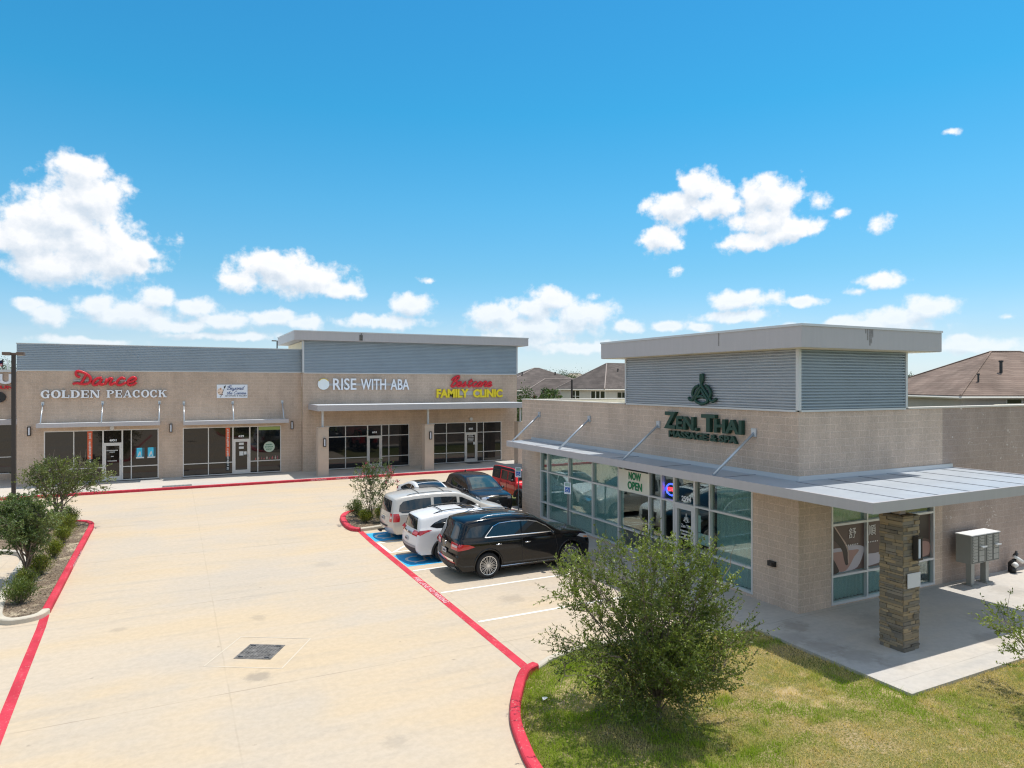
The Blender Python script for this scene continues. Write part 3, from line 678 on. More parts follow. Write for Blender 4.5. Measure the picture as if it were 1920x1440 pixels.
def storefront(parent, T, us, zb, zt, rails, door, ztop, glass, frame, w=0.055, d0=-0.10, d1=0.0, door_glass=None, handle_right=True, skip=(), special={}):
    """aluminium shop window: us = mullion lines, rails = heights of the horizontal bars, door = index of the door bay"""
    mb = MB(); n = len(us)-1
    for i, u in enumerate(us):
        ww = w*1.5 if (door is not None and i in (door, door+1)) else w
        a, b = u-ww/2, u+ww/2
        if i == 0: a, b = u, u+ww
        if i == n: a, b = u-ww, u
        bx(mb, T, a, b, d0, d1, zb, zt)
    for i in range(n):
        a, b = us[i]+w*0.5, us[i+1]-w*0.5
        hs = [zb, *([ztop] if i == door else rails), zt]
        for k, z in enumerate(hs):
            if i == door and k == 0: continue
            lo, hi = (z, z+w) if k == 0 else ((z-w, z) if k == len(hs)-1 else (z-w/2, z+w/2))
            bx(mb, T, a, b, d0+0.003, d1-0.003, lo, hi)
    fr = mb.build('window_frame', frame, parent)
    for i in range(n):
        hs = [zb, *([ztop] if i == door else rails), zt]
        for k in range(len(hs)-1):
            if i == door and k == 0: continue
            if (i, k) in skip: continue
            mb = MB(); bx(mb, T, us[i]+w*0.4, us[i+1]-w*0.4, d0+0.03, d0+0.042, hs[k]+w*0.4, hs[k+1]-w*0.4)
            mb.build('window_pane', special.get((i, k), glass), fr)
    if door is not None:
        a, b = us[door]+w*0.8, us[door+1]-w*0.8; mb = MB(); s = 0.11
        bx(mb, T, a, a+s, d0+0.02, d1-0.01, zb, ztop-w/2); bx(mb, T, b-s, b, d0+0.02, d1-0.01, zb, ztop-w/2)
        bx(mb, T, a+s, b-s, d0+0.023, d1-0.013, zb, zb+0.26); bx(mb, T, a+s, b-s, d0+0.023, d1-0.013, ztop-w/2-0.13, ztop-w/2)
        dr = mb.build('door', frame, parent)
        mb = MB(); bx(mb, T, a+s-0.01, b-s+0.01, d0+0.04, d0+0.05, zb+0.25, ztop-w/2-0.12); mb.build('door_glass', door_glass or glass, dr)
        u = (b-s/2) if handle_right else (a+s/2); mb = MB()
        mb.tube([T(u, d1-0.01, zb+0.95), T(u, d1+0.05, zb+0.97), T(u, d1+0.05, zb+1.27), T(u, d1-0.01, zb+1.29)], 0.014, 6)
        mb.build('door_handle', M_coping, dr)
    return fr

def hanging_canopy(parent, T, u0, u1, dep, zb, h, rods, ztop, zrod, seams=True):
    """flat sheet awning on raking rods"""
    mb = MB()
    bx(mb, T, u0, u1, dep-0.05, dep, zb, zb+h); bx(mb, T, u0, u0+0.05, 0.0, dep-0.05, zb+0.002, zb+h-0.002); bx(mb, T, u1-0.05, u1, 0.0, dep-0.05, zb+0.002, zb+h-0.002)
    f = mb.build('canopy', M_fascia, parent)
    mb = MB(); bx(mb, T, u0+0.05, u1-0.05, 0.0, dep-0.05, zb+h-0.06, zb+h-0.012); mb.build('canopy_deck', M_awning, f)
    mb = MB(); bx(mb, T, u0+0.05, u1-0.05, 0.0, dep-0.05, zb+0.01, zb+0.03); mb.build('canopy_soffit', M_soffit, f)
    for ur in rods:
        mb = MB(); p0 = T(ur, 0.02, zrod); p1 = T(ur, dep-0.12, zb+h-0.05)
        mb.tube([p0, p1], 0.035, 8); r = mb.build('tension_rod', M_rod, parent, smooth=True)
        mb = MB(); bx(mb, T, ur-0.07, ur+0.07, 0.0, 0.05, zrod-0.10, zrod+0.10); mb.build('rod_bracket', M_rod, r)

M_awning = pmat("awning_sheet", (0.62, 0.64, 0.66), 0.5, 0.1, var=0.05)
# ---------- the long shop building
LYP = 48.2; TYP = 47.75
LX = lambda x: x*0.9857
LZ = lambda z: 6.1-(6.1-z)*0.9857
TX = lambda x: x*0.9825
TZ = lambda z: 6.1-(6.1-z)*0.9825
TL = lambda u, d, z: (u, LYP-d, z)
TT = lambda u, d, z: (u, TYP-d, z)
def shop_building():
    t = thing('shop_building', 'long tan block shop row with grey ribbed parapet and taller clinic end', 'shop building', (8, 48.2, 0.15))
    w1 = (LX(-6.89), LX(-0.81)); w2 = (LX(0.58), LX(6.64)); zb, zt = 0.15, LZ(3.27)
    mb = MB(); wall_open(mb, TL, -8.1, 7.9, 0.1, 6.9, -0.35, 0.0, [(w1[0], w1[1], zb, zt), (w2[0], w2[1], zb, zt)])
    mb.box(-8.1, -7.8, 48.55, 66, 0.1, 7.6)
    mb.build('low_wall', M_block_far, t)
    mb = MB(); mb.box(-7.8, 7.9, 48.6, 66, 6.6, 7.0); mb.build('roof', M_white, t)
    mb = MB(); corrug(mb, TL, -8.1, 7.9, 6.9, 8.44, 0.02, 0.103); mb.box(-8.1, 7.9, 48.22, 48.5, 6.9, 8.42); mb.build('ribbed_parapet', M_corr, t)
    mb = MB(); bx(mb, TL, -8.13, 7.9, -0.32, 0.07, 8.44, 8.49); bx(mb, TL, -8.12, 7.9, -0.01, 0.03, 6.86, 6.91); mb.build('parapet_coping', M_coping, t)
    v1 = (TX(9.55), TX(15.66)); v2 = (TX(17.12), TX(23.22)); tz = TZ(3.16)
    mb = MB(); wall_open(mb, TT, 7.9, 24.15, 0.1, 6.87, -0.4, 0.0, [(v1[0], v1[1], zb, tz), (v2[0], v2[1], zb, tz)])
    mb.box(23.75, 24.15, 48.15, 66, 0.1, 6.87)
    mb.build('tall_wall', M_block_far, t)
    mb = MB(); corrug(mb, TT, 7.95, 24.12, 6.87, 9.06, 0.02, 0.103)
    TE = lambda u, d, z: (24.15+d, u, z); corrug(mb, TE, 47.78, 55, 6.87, 9.06, 0.0, 0.103); mb.build('ribbed_cladding', M_corr, t)
    mb = MB()
    for x0 in (7.86, 24.08): mb.box(x0, x0+0.11, TYP-0.07, TYP+0.2, 6.87, 9.05)
    bx(mb, TT, 7.97, 24.08, 0.0, 0.06, 6.82, 6.88); mb.build('corner_trim', M_coping, t)
    mb = MB(); mb.box(7.95, 24.1, 47.9, 54.6, 6.87, 9.03); mb.build('tower_wall', M_cream, t)
    mb = MB(); mb.box(7.25, 24.85, 47.15, 55.2, 9.06, 9.63); c = mb.build('roof_cap', M_fascia, t)
    mb = MB(); mb.box(7.22, 24.88, 47.12, 55.23, 9.63, 9.70); mb.build('cap_coping', M_coping, c)
    dk = pmat("bird_stain", (0.12, 0.11, 0.10), 0.9, var=0.4, vscale=6)
    # windows
    f1 = storefront(t, TL, [w1[0], LX(-5.38), LX(-3.85), LX(-2.82), LX(-2.33), w1[1]], zb+0.04, zt, [LZ(0.95)], 2, LZ(2.43), M_tint_b, M_alu_l, special={(0,1): M_tint, (0,0): M_tint})
    f2 = storefront(t, TL, [w2[0], LX(2.09), LX(3.58), LX(4.63), LX(5.14), w2[1]], zb+0.04, zt, [LZ(0.91)], 2, LZ(2.40), M_tint_b, M_alu_l, special={(3,1): M_tint, (4,1): M_tint, (2,1): M_tint})
    storefront(t, TT, [v1[0], TX(10.97), TX(12.55), TX(13.57), TX(14.12), v1[1]], zb+0.04, tz, [TZ(0.85), TZ(2.36)], 2, TZ(2.34), M_tint, M_alu_l)
    storefront(t, TT, [v2[0], TX(18.6), TX(20.13), TX(21.11), TX(21.67), v2[1]], zb+0.04, tz, [TZ(0.85), TZ(2.36)], 2, TZ(2.34), M_tint, M_alu_l)
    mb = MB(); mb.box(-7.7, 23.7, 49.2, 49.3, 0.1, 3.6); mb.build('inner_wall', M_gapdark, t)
    # awnings over the two low shops
    hanging_canopy(t, TL, LX(-7.13), LX(-0.72), 1.05, 3.57, 0.24, [LX(-6.94), LX(-3.87), LX(-0.77)], 0, LZ(4.93))
    hanging_canopy(t, TL, LX(0.6), LX(7.0), 1.05, 3.53, 0.24, [LX(0.64), LX(3.56), LX(6.71)], 0, LZ(4.87))
    # porch canopy on square pillars
    mb = MB(); mb.box(8.25, 23.45, 44.42, 44.5, 4.36, 4.74); mb.box(8.25, 8.33, 44.5, 47.75, 4.362, 4.738); mb.box(23.37, 23.45, 44.5, 47.75, 4.362, 4.738)
    p = mb.build('porch_canopy', M_fascia, t)
    mb = MB(); mb.box(8.33, 23.37, 44.5, 47.75, 4.66, 4.725); mb.build('canopy_deck', M_awning, p)
    mb = MB(); mb.box(8.33, 23.37, 44.5, 47.75, 4.37, 4.40); mb.build('canopy_soffit', M_soffit, p)
    for x in (8.36, 15.55, 22.75):
        mb = MB(); mb.box(x, x+0.66, 44.76, 45.42, 0.15, 3.27); mb.box(x-0.03, x+0.69, 44.73, 45.45, 3.27, 3.31); c = mb.build('pillar', M_stucco, t)
        mb = MB(); mb.box(x+0.27, x+0.39, 45.03, 45.15, 3.31, 4.37); mb.build('pillar_post', M_coping, c)
    # small vents and soffit lights
    for x in (-3.32,): mb = MB(); mb.lathe([(0.12, 0), (0.12, 0.05), (0.06, 0.08)], 12, 'y', (x, LYP-0.09, 3.42)); mb.build('soffit_light', M_coping, t)
    mb = MB(); mb.lathe([(0.13, 0), (0.13, 0.05), (0.06, 0.08)], 12, 'y', (TX(20.6), TYP-0.09, 3.45)); mb.build('soffit_light', M_coping, t)
    mb = MB(); mb.box(11.6, 11.82, 47.11, 47.148, 9.12, 9.5); mb.box(11.7, 11.75, 47.105, 47.147, 9.3, 9.62); mb.build('cap_stain', dk, t)
    mb = MB(); mb.box(-0.7, 0.5, 47.85, 48.2, 0.15, 0.2); mb.build('threshold', M_walk, t)
    return t
shop_building()
# ---------- neighbour shop block at the left edge
def neighbour():
    t = thing('shop_building', 'set back tan shop block cut by the left edge of the photo', 'shop building', (-16, 52.1, 0.15))
    T = lambda u, d, z: (u, 52.1-d, z)
    mb = MB(); wall_open(mb, T, -30, -8.4, 0.1, 6.85, -0.4, 0.0, [(-20, -8.85, 0.5, 3.6)]); mb.box(-30, -8.4, 52.5, 66, 0.1, 6.5); mb.build('wall', M_block_far, t)
    mb = MB(); mb.box(-30.05, -8.4, 52.02, 52.55, 6.85, 7.0); mb.build('parapet_coping', M_coping, t)
    storefront(t, T, [-20, -18.4, -16.8, -14.8, -12.6, -10.7, -8.85], 0.5, 3.6, [1.55], None, 0, M_tint, M_alu_l)
    hanging_canopy(t, T, -20.5, -8.42, 1.3, 3.62, 0.3, [-19, -14, -9.6], 0, 5.2)
neighbour()

# ---------- the spa building
NX = 14.8; NY = 12.78
TA = lambda u, d, z: (NX-d, u, z)           # long window wall, u runs along Y
TB = lambda u, d, z: (u, NY-d, z)           # wall with the mailbox, u runs along X
def spa_building():
    t = thing('spa_building', 'low tan block spa with green lettering, grey ribbed tower and wide canopy', 'spa building', (14.8, 12.78, 0))
    yl = [14.36, 16.11, 16.79, 17.78, 18.43, 19.10, 20.92, 22.67, 24.47, 26.25, 26.92]
    zt = 3.30; wa = (yl[0], yl[-1], 0.10, zt)
    mb = MB()
    wall_open(mb, TA, NY+0.3, 28.71, 0.0, 5.36, -0.3, 0.0, [wa])
    mb.box(NX+0.3, 34, 28.41, 28.71, 0.0, 5.34)
    xl = [16.06, 17.53, 18.98, 20.58]
    wall_open(mb, TB, NX, 20.98, 0.0, 5.36, -0.3, 0.0, [(xl[0], xl[-1], 0.06, zt)])
    mb.build('wall', M_block, t)
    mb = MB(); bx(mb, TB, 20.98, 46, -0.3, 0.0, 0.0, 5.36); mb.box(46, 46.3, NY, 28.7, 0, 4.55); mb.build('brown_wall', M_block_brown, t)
    mb = MB(); mb.box(NX+0.3, 46, NY+0.3, 28.41, 4.4, 4.55); mb.build('roof', M_white, t)
    # inner faces of the parapets
    mb = MB(); mb.box(NX+0.3, 34, 28.33, 28.408, 4.55, 5.33); mb.build('parapet_lining', M_cream, t)
    mcp = pmat("coping_cream", (0.60,0.54,0.46), 0.6)
    mb = MB(); mb.box(37.4, 45, 20.0, 20.2, 4.55, 5.06); mb.build('roof_screen', M_cream, t)
    mb = MB(); mb.box(NX-0.03, NX+0.33, 20.5, 28.75, 5.36, 5.40); mb.build('parapet_coping', mcp, t)
    mb = MB(); mb.box(NX+0.33, 34, 28.3, 28.74, 5.345, 5.385); mb.build('parapet_coping', mcp, t)
    mb = MB(); mb.box(19.32, 46.3, NY-0.03, NY+0.33, 5.36, 5.41); mb.build('parapet_coping', mcp, t)
    # ribbed tower
    mb = MB(); corrug(mb, TA, NY, 20.42, 5.40, 7.02, -0.01, 0.081, 0.045); mb.build('ribbed_cladding', M_corr_n, t)
    mb = MB(); corrug(mb, TB, NX, 19.2, 5.40, 7.02, -0.01, 0.081, 0.045)
    TR = lambda u, d, z: (19.22+d, u, z); corrug(mb, TR, NY, 20.4, 5.36, 7.02, 0.0, 0.095); TK = lambda u, d, z: (u, 20.42+d, z); corrug(mb, TK, NX, 19.2, 5.36, 7.02, 0.0, 0.095)
    mb.build('ribbed_cladding', M_corr, t)
    mb = MB(); mb.box(NX+0.02, 19.2, NY+0.02, 20.4, 5.3, 7.0); mb.build('tower_core', M_gapdark, t)
    mb = MB(); mb.box(NX-0.05, NX+0.05, NY-0.05, NY+0.05, 5.40, 7.03); mb.box(19.17, 19.26, NY-0.045, NY+0.04, 5.41, 7.03); mb.box(NX-0.045, NX+0.04, 20.38, 20.46, 5.40, 7.03)
    mb.box(NX-0.055, NX+0.02, NY+0.05, 20.38, 5.355, 5.41); mb.box(NX+0.05, 19.17, NY-0.055, NY+0.02, 5.355, 5.41); mb.build('corner_trim', M_coping, t)
    mb = MB(); mb.box(14.14, 19.86, 12.12, 21.08, 7.03, 7.57); c = mb.build('roof_cap', M_fascia, t)
    mb = MB(); mb.box(14.115, 19.885, 12.095, 21.105, 7.57, 7.63); mb.build('cap_coping', M_coping, c)
    mb = MB(); mb.box(14.16, 19.84, 12.14, 21.06, 7.018, 7.028); mb.build('cap_soffit', M_soffit, c)
    sm = pmat("run_down_stain", (0.26, 0.24, 0.235), 0.8, var=0.25, vscale=12)
    mb = MB(); rg = random.Random(3)
    for xx, hh, w in ((16.62,0.30,0.05),(16.70,0.44,0.06),(16.77,0.38,0.05),(16.83,0.22,0.04),(16.55,0.12,0.04)): mb.box(xx, xx+w, 12.117, 12.121, 7.57-hh, 7.57)
    mb.build('cap_stain', sm, c)
    mb = MB(); mb.box(14.137, 14.141, 15.0, 15.05, 7.2, 7.57); mb.build('cap_stain', sm, c)
    # canopy: narrow along the windows, deep over the patio
    poly = [(13.36,9.60),(21.44,9.60),(21.44,12.78),(14.8,12.78),(14.8,27.75),(13.36,27.45)]
    zc0, zc1 = 3.32, 3.56
    mb = MB()
    inn = [(13.42,9.66),(21.38,9.66),(21.38,12.78),(14.8,12.78),(14.8,27.7),(13.42,27.4)]
    for k in (0, 1, 4, 5): k2 = (k+1) % 6; mb.prism([poly[k], poly[k2], inn[k2], inn[k]], zc0, zc1)
    cp = mb.build('canopy', M_fascia, t)
    inn = [(13.42,9.66),(21.38,9.66),(21.38,12.78),(14.8,12.78),(14.8,27.7),(13.42,27.4)]
    MB().prism(inn, 3.49, 3.535).build('canopy_deck', M_canopy, cp)
    MB().prism([(13.42,9.66),(21.38,9.66),(21.38,12.78),(14.8,12.78),(14.8,27.7),(13.42,27.4)], 3.335, 3.355).build('canopy_soffit', M_soffit, cp)
    sd = pmat("seam_dark", (0.20, 0.21, 0.23), 0.6)
    for x in np.arange(14.6, 21.3, 1.22): mb = MB(); mb.box(x, x+0.03, 9.7, 12.7, 3.535, 3.545); mb.build('canopy_seam', sd, cp)
    for y in (14.2, 16.9, 19.6, 22.3, 25.0): mb = MB(); mb.box(13.45, 14.78, y, y+0.03, 3.535, 3.545); mb.build('canopy_seam', sd, cp)
    mb = MB(); mb.box(NX-0.05, NX-0.002, NY, 27.72, 3.536, 3.66); mb.box(NX-0.05, 21.42, NY-0.05, NY-0.002, 3.537, 3.66); mb.build('canopy_flashing', M_coping, cp)
    for y0, y1, yt in ((26.98,27.2,0),(22.86,23.1,0),(18.56,18.85,0),(14.30,14.57,0)):
        mb = MB(); mb.tube([(NX-0.02, y0, 4.71), (13.52, y1, 3.56)], 0.038, 8); r = mb.build('tension_rod', M_rod, t, smooth=True)
        mb = MB(); mb.box(NX-0.05, NX, y0-0.09, y0+0.09, 4.60, 4.84); mb.build('rod_bracket', M_rod, r)
    # windows
    storefront(t, TA, yl, 0.10, zt, [0.83, 2.22], 2, 2.20, M_glass, M_alu, w=0.06, d0=-0.12, d1=0.015, handle_right=False)
    storefront(t, TB, xl, 0.06, zt, [0.84, 2.24], None, 0, M_glass, M_alu, w=0.06, d0=-0.12, d1=0.015)
    # room behind and curtains
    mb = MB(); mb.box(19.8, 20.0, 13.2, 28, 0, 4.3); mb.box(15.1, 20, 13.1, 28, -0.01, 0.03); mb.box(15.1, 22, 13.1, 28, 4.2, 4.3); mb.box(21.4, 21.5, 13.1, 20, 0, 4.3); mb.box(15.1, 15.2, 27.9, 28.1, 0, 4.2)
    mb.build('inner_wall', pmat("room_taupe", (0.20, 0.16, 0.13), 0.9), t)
    m_c = pmat("pale_green_curtain", (0.74, 0.80, 0.77), 0.9)
    def curtain(T, u0, u1, z0, z1, d, amp, per, mat):
        n = int((u1-u0)/per*6); vs = []
        rg = random.Random(int(u0*100)); ph = 0
        for i in range(n+1):
            u = u0+(u1-u0)*i/n; ph += 2*math.pi/6*rg.uniform(0.7, 1.3)
            q = -d+amp*math.sin(ph)
            vs += [T(u, q, z0), T(u, q+0.01*math.sin(ph*0.7), z1)]
        mb = MB(); mb.add(vs, [(2*i, 2*i+1, 2*i+3, 2*i+2) for i in range(n)]); return mb.build('curtain', mat, t, smooth=True)
    curtain(TA, 14.4, 16.08, 0.12, 3.28, 0.30, 0.035, 0.14, m_c)
    curtain(TA, 20.95, 26.9, 0.12, 3.28, 0.30, 0.03, 0.13, m_c)
    curtain(TB, 16.1, 19.7, 0.08, 3.28, 0.32, 0.035, 0.15, m_c)
    # stacked stone column under the canopy corner
    rs = random.Random(11); vs_c = []; mb = MB(); cols = []
    z = 0.02
    while z < 3.09:
        h = rs.choice((0.045, 0.055, 0.07, 0.085)); z2 = min(z+h, 3.10)
        for face in range(4):
            u = 0.0
            while u < 0.56:
                l = rs.uniform(0.12, 0.42); u2 = min(u+l, 0.56)
                if 0.56-u2 < 0.07: u2 = 0.56
                pr = rs.uniform(0.0, 0.035); g = 0.003
                x0, y0 = 14.80, 9.90; a, b = u+g, u2-g
                if face == 0: mb.box(x0+a, x0+b, y0-pr, y0+0.1, z+g, z2-g)
                elif face == 1: mb.box(x0-pr, x0+0.1, y0+a+0.001, y0+b-0.001, z+g, z2-g)
                elif face == 2: mb.box(x0+a, x0+b, y0+0.46, y0+0.56+pr, z+g, z2-g)
                else: mb.box(x0+0.46, x0+0.56+pr, y0+a+0.001, y0+b-0.001, z+g, z2-g)
                base = rs.choice(((0.21,0.165,0.11),(0.175,0.145,0.105),(0.24,0.18,0.11),(0.145,0.125,0.10),(0.19,0.16,0.125),(0.26,0.195,0.12)))
                k = rs.uniform(1.0, 1.45); cols += [(base[0]*k, base[1]*k, base[2]*k, 1)]*8
                u = u2
        z = z2
    mb.box(14.83, 15.33, 9.93, 10.43, 0.02, 3.09); cols += [(0.06, 0.05, 0.04, 1)]*8
    m_s = attr_mat("ledge_stone", 0.9, 0.0, 0.2)
    co = mb.build('stone_column', m_s, t, recalc=False)
    ca = co.data.color_attributes.new('Col', 'FLOAT_COLOR', 'POINT'); ca.data.foreach_set('color', np.array(cols, np.float32).ravel())
    mb = MB(); mb.box(14.96, 15.16, 10.08, 10.28, 3.10, 3.335); mb.build('column_post', M_stucco, co)
    mb = MB(); mb.box(14.88, 15.33, 9.835, 9.85, 1.47, 1.80); mb.build('notice_plate', pmat("plate_white", (0.62,0.60,0.60), 0.5), co)
    return t
spa_building()
# ================================================================== SIGNS, LAMPS, SMALL THINGS
M_sred = pmat("sign_red", (0.60, 0.012, 0.025), 0.35)
M_swhite = pmat("sign_white", (0.78, 0.80, 0.84), 0.4)
M_syellow = pmat("sign_yellow", (0.78, 0.58, 0.01), 0.4)
M_sgreen = pmat("sign_green", (0.006, 0.050, 0.034), 0.4)
M_sret = pmat("sign_return_dark", (0.03, 0.03, 0.035), 0.5)
def sign(name, label, T, u, z, cat='sign', group=None): return thing(name, label, cat, T(u, 0, z), 0, group)

# script letters, each stroke a list of points in an em box
def conv(pts, x0, y0, k): return [((x-x0)/k, (y0-y)/k) for x, y in pts]
DANCE = [conv(p, 280, 345, 100) for p in (
 [(392,215),(345,190),(332,150),(355,118),(420,130),(490,165),(540,215),(548,270),(505,318),(420,326),(350,310),(285,325)],
 [(490,160),(452,235),(405,312)],
 [(718,222),(650,235),(592,285),(585,330),(630,340),(690,290),(720,235),(692,300),(705,338),(752,322)],
 [(760,342),(800,238)], [(775,305),(830,240),(872,238),(845,290),(852,338),(930,300)],
 [(1075,245),(1020,222),(952,280),(945,328),(1000,342),(1085,300)],
 [(1100,300),(1180,282),(1240,245),(1210,213),(1150,240),(1112,300),(1135,342),(1190,338),(1250,298)])]
GL = {
 'e': [[(0,.4),(.5,.5),(.75,.85),(.5,1),(.2,.7),(.15,.25),(.45,0),(.8,.12),(1.05,.4)]],
 's': [[(0,.1),(.45,.8),(.55,1.05),(.62,.6),(.66,.2),(.4,0),(.15,.15)],[(.66,.15),(1.0,.4)]],
 't': [[(.6,1.6),(.4,.8),(.35,.15),(.6,0),(.95,.35)],[(.1,1.05),(.9,1.15)]],
 'c': [[(.85,.8),(.6,1),(.25,.7),(.18,.25),(.45,0),(.8,.12),(1.05,.4)]],
 'a': [[(.85,.85),(.5,1),(.15,.55),(.15,.08),(.42,.05),(.75,.5),(.88,.95)],[(.88,.95),(.78,.3),(.9,0),(1.1,.35)]],
 'r': [[(.05,.35),(.3,.95),(.45,1.1),(.8,.95),(.62,.35),(.75,0),(1.05,.35)]],
 'n': [[(.2,1),(.1,0)],[(.15,.45),(.5,.95),(.8,.9),(.65,.3),(.78,0),(1.05,.35)]],
 'y': [[(.15,1),(.2,.3),(.5,.1),(.8,.5)],[(.9,1),(.7,.0),(.35,-.7),(.05,-.5),(.5,0),(1.05,.35)]],
 'o': [[(.6,1),(.2,.75),(.15,.2),(.5,0),(.85,.35),(.8,.85),(.55,1)],[(.75,.9),(1.05,.75)]],
 'd': [[(.8,.85),(.5,1),(.15,.55),(.15,.08),(.42,.05),(.75,.5)],[(1.05,2.0),(.85,1.0),(.78,.3),(.9,0),(1.1,.35)]],
 'h': [[(0,.3),(.5,1.6),(.55,1.95),(.35,1.9),(.1,0)],[(.15,.45),(.5,.95),(.75,.85),(.62,.3),(.75,0),(1.0,.35)]],
 'v': [[(.1,.9),(.3,.95),(.35,.1),(.6,.3),(.85,1),(1.05,.9)]],
 'B': [[(.1,1.3),(.35,1.8),(.9,2.2),(1.35,2.15),(1.3,1.6),(.7,1.15)],[(.85,1.95),(.6,1.1),(.35,.05)],[(.7,1.15),(1.25,1.0),(1.3,.45),(.85,.02),(.35,.05)]],
 'C': [[(1.1,1.7),(1.0,2.1),(.5,1.8),(.1,.9),(.25,.1),(.7,0),(1.1,.4)]],
}
def script(word, adv=0.95, slant=0.25):
    x = 0; out = []
    for ch in word:
        if ch == ' ': x += 0.7; continue
        for s in GL[ch]: out.append([(x+p[0]+p[1]*slant, p[1]) for p in s])
        x += adv*(1.35 if ch in 'BC' else 1.0)
    return out

# slab serif capitals
def ring(cx, cy, rx, ry, tx, ty, a0, a1, n=18):
    o = [(cx+rx*math.cos(q), cy+ry*math.sin(q)) for q in np.linspace(rad(a0), rad(a1), n)]
    i = [(cx+(rx-tx)*math.cos(q), cy+(ry-ty)*math.sin(q)) for q in np.linspace(rad(a1), rad(a0), n)]
    return o+i
def R_(a, b, c, d): return [(a, b), (c, b), (c, d), (a, d)]
def slab_glyph(ch):
    s, t, f = 0.24, 0.12, 0.10
    stem = lambda x: [R_(x, 0, x+s, 1), R_(x-.09, 0, x+s+.09, f), R_(x-.09, 1-f, x+s+.09, 1)]
    if ch == 'O': return 1.0, [ring(.5, .5, .5, .53, .25, .13, 0, 360, 30)]
    if ch in 'GC':
        g = [ring(.5, .5, .5, .53, .25, .13, 38, 322, 26), R_(.72, .62, .84, 1.0)]
        if ch == 'G': g += [R_(.66, .0, .86, .46), R_(.56, .38, .98, .48)]
        else: g += [R_(.74, .06, .84, .3)]
        return .98, g
    if ch == 'L': return .86, stem(.09)+[R_(.33, 0, .82, f), R_(.72, 0, .82, .36)]
    if ch == 'D': return 1.0, stem(.09)+[ring(.42, .5, .56, .5, .26, .11, -90, 90, 16)]
    if ch == 'E': return .9, stem(.09)+[R_(.33, 0, .84, f), R_(.33, 1-f, .84, 1), R_(.33, .45, .66, .55), R_(.74, 0, .84, .34), R_(.74, .68, .84, 1), R_(.6, .36, .68, .64)]
    if ch == 'N': return 1.08, [R_(.1, 0, .22, 1), R_(.84, 0, .96, 1), [(.08,1),(.34,1),(.96,0),(.7,0)], R_(0, 0, .32, f), R_(.74, 1-f, 1.05, 1), R_(0, 1-f, .3, 1)]
    if ch == 'P': return .92, stem(.09)+[ring(.42, .74, .46, .26, .24, .09, -90, 90, 14)]
    if ch == 'A': return 1.06, [[(.46,1),(.62,1),(1.0,0),(.72,0)], [(.46,1),(.54,1),(.2,0),(.08,0)], R_(.28, .28, .76, .38), R_(-.02, 0, .32, f), R_(.62, 0, 1.08, f)]
    if ch == 'K': return 1.08, stem(.09)+[[(.33,.42),(.33,.58),(.78,1),(.92,1)], [(.42,.6),(.6,.72),(1.0,0),(.72,0)], R_(.64, 1-f, 1.04, 1), R_(.62, 0, 1.08, f)]
    return .5, []
def add_slab(mb, s, T, u0, u1, z0, z1, d, depth):
    items = []; x = 0
    for ch in s:
        w, g = slab_glyph(ch)
        for p in g: items.append([(x+a, b) for a, b in p])
        x += w+0.08
    k = (u1-u0)/(x-0.08); h = z1-z0
    for n_, p in enumerate(items):
        e = d+depth+0.002*(n_ % 9)
        m = len(p); vs = [T(u0+a*k, d, z0+b*h) for a, b in p]+[T(u0+a*k, e, z0+b*h) for a, b in p]
        if m > 20 or m == 36:   # ring strip: quads between the outer and the inner arc
            q = m//2; fs = []
            for i in range(q-1):
                fs += [(m+i, m+i+1, m+m-2-i, m+m-1-i), (i, i+1, m+i+1, m+i), (m-1-i, m-2-i, 2*m-2-i, 2*m-1-i)]
            fs += [(0, m, 2*m-1, m-1), (q-1, q, m+q, m+q-1)]
        else: fs = [tuple(m+i for i in range(m))]+[(i, (i+1)%m, (i+1)%m+m, i+m) for i in range(m)]
        mb.add(vs, fs)

# GOLDEN PEACOCK / Dance
t = sign('shop_sign', 'red script Dance lettering over white serif GOLDEN PEACOCK capitals', TL, LX(-3.7), LZ(5.6), 'shop sign')
mb = MB(); add_strokes(mb, DANCE, TL, LX(-5.42), LX(-2.04), LZ(6.04), LZ(6.88), 0.078, 0.06, 0.12); mb.build('script_lettering', M_sred, t, smooth=True)
mb = MB(); add_slab(mb, "GOLDEN", TL, LX(-7.03), LX(-4.0), LZ(5.26), LZ(5.72), 0.05, 0.11); mb.build('lettering', M_swhite, t)
mb = MB(); add_slab(mb, "PEACOCK", TL, LX(-3.65), LX(-0.34), LZ(5.26), LZ(5.72), 0.05, 0.11); mb.build('lettering', M_swhite, t)
mb = MB(); bx(mb, TL, LX(-5.4), LX(-2.4), 0.0, 0.05, LZ(6.27), LZ(6.37)); mb.build('raceway', pmat("raceway_grey", (0.42,0.40,0.39), 0.5), t)
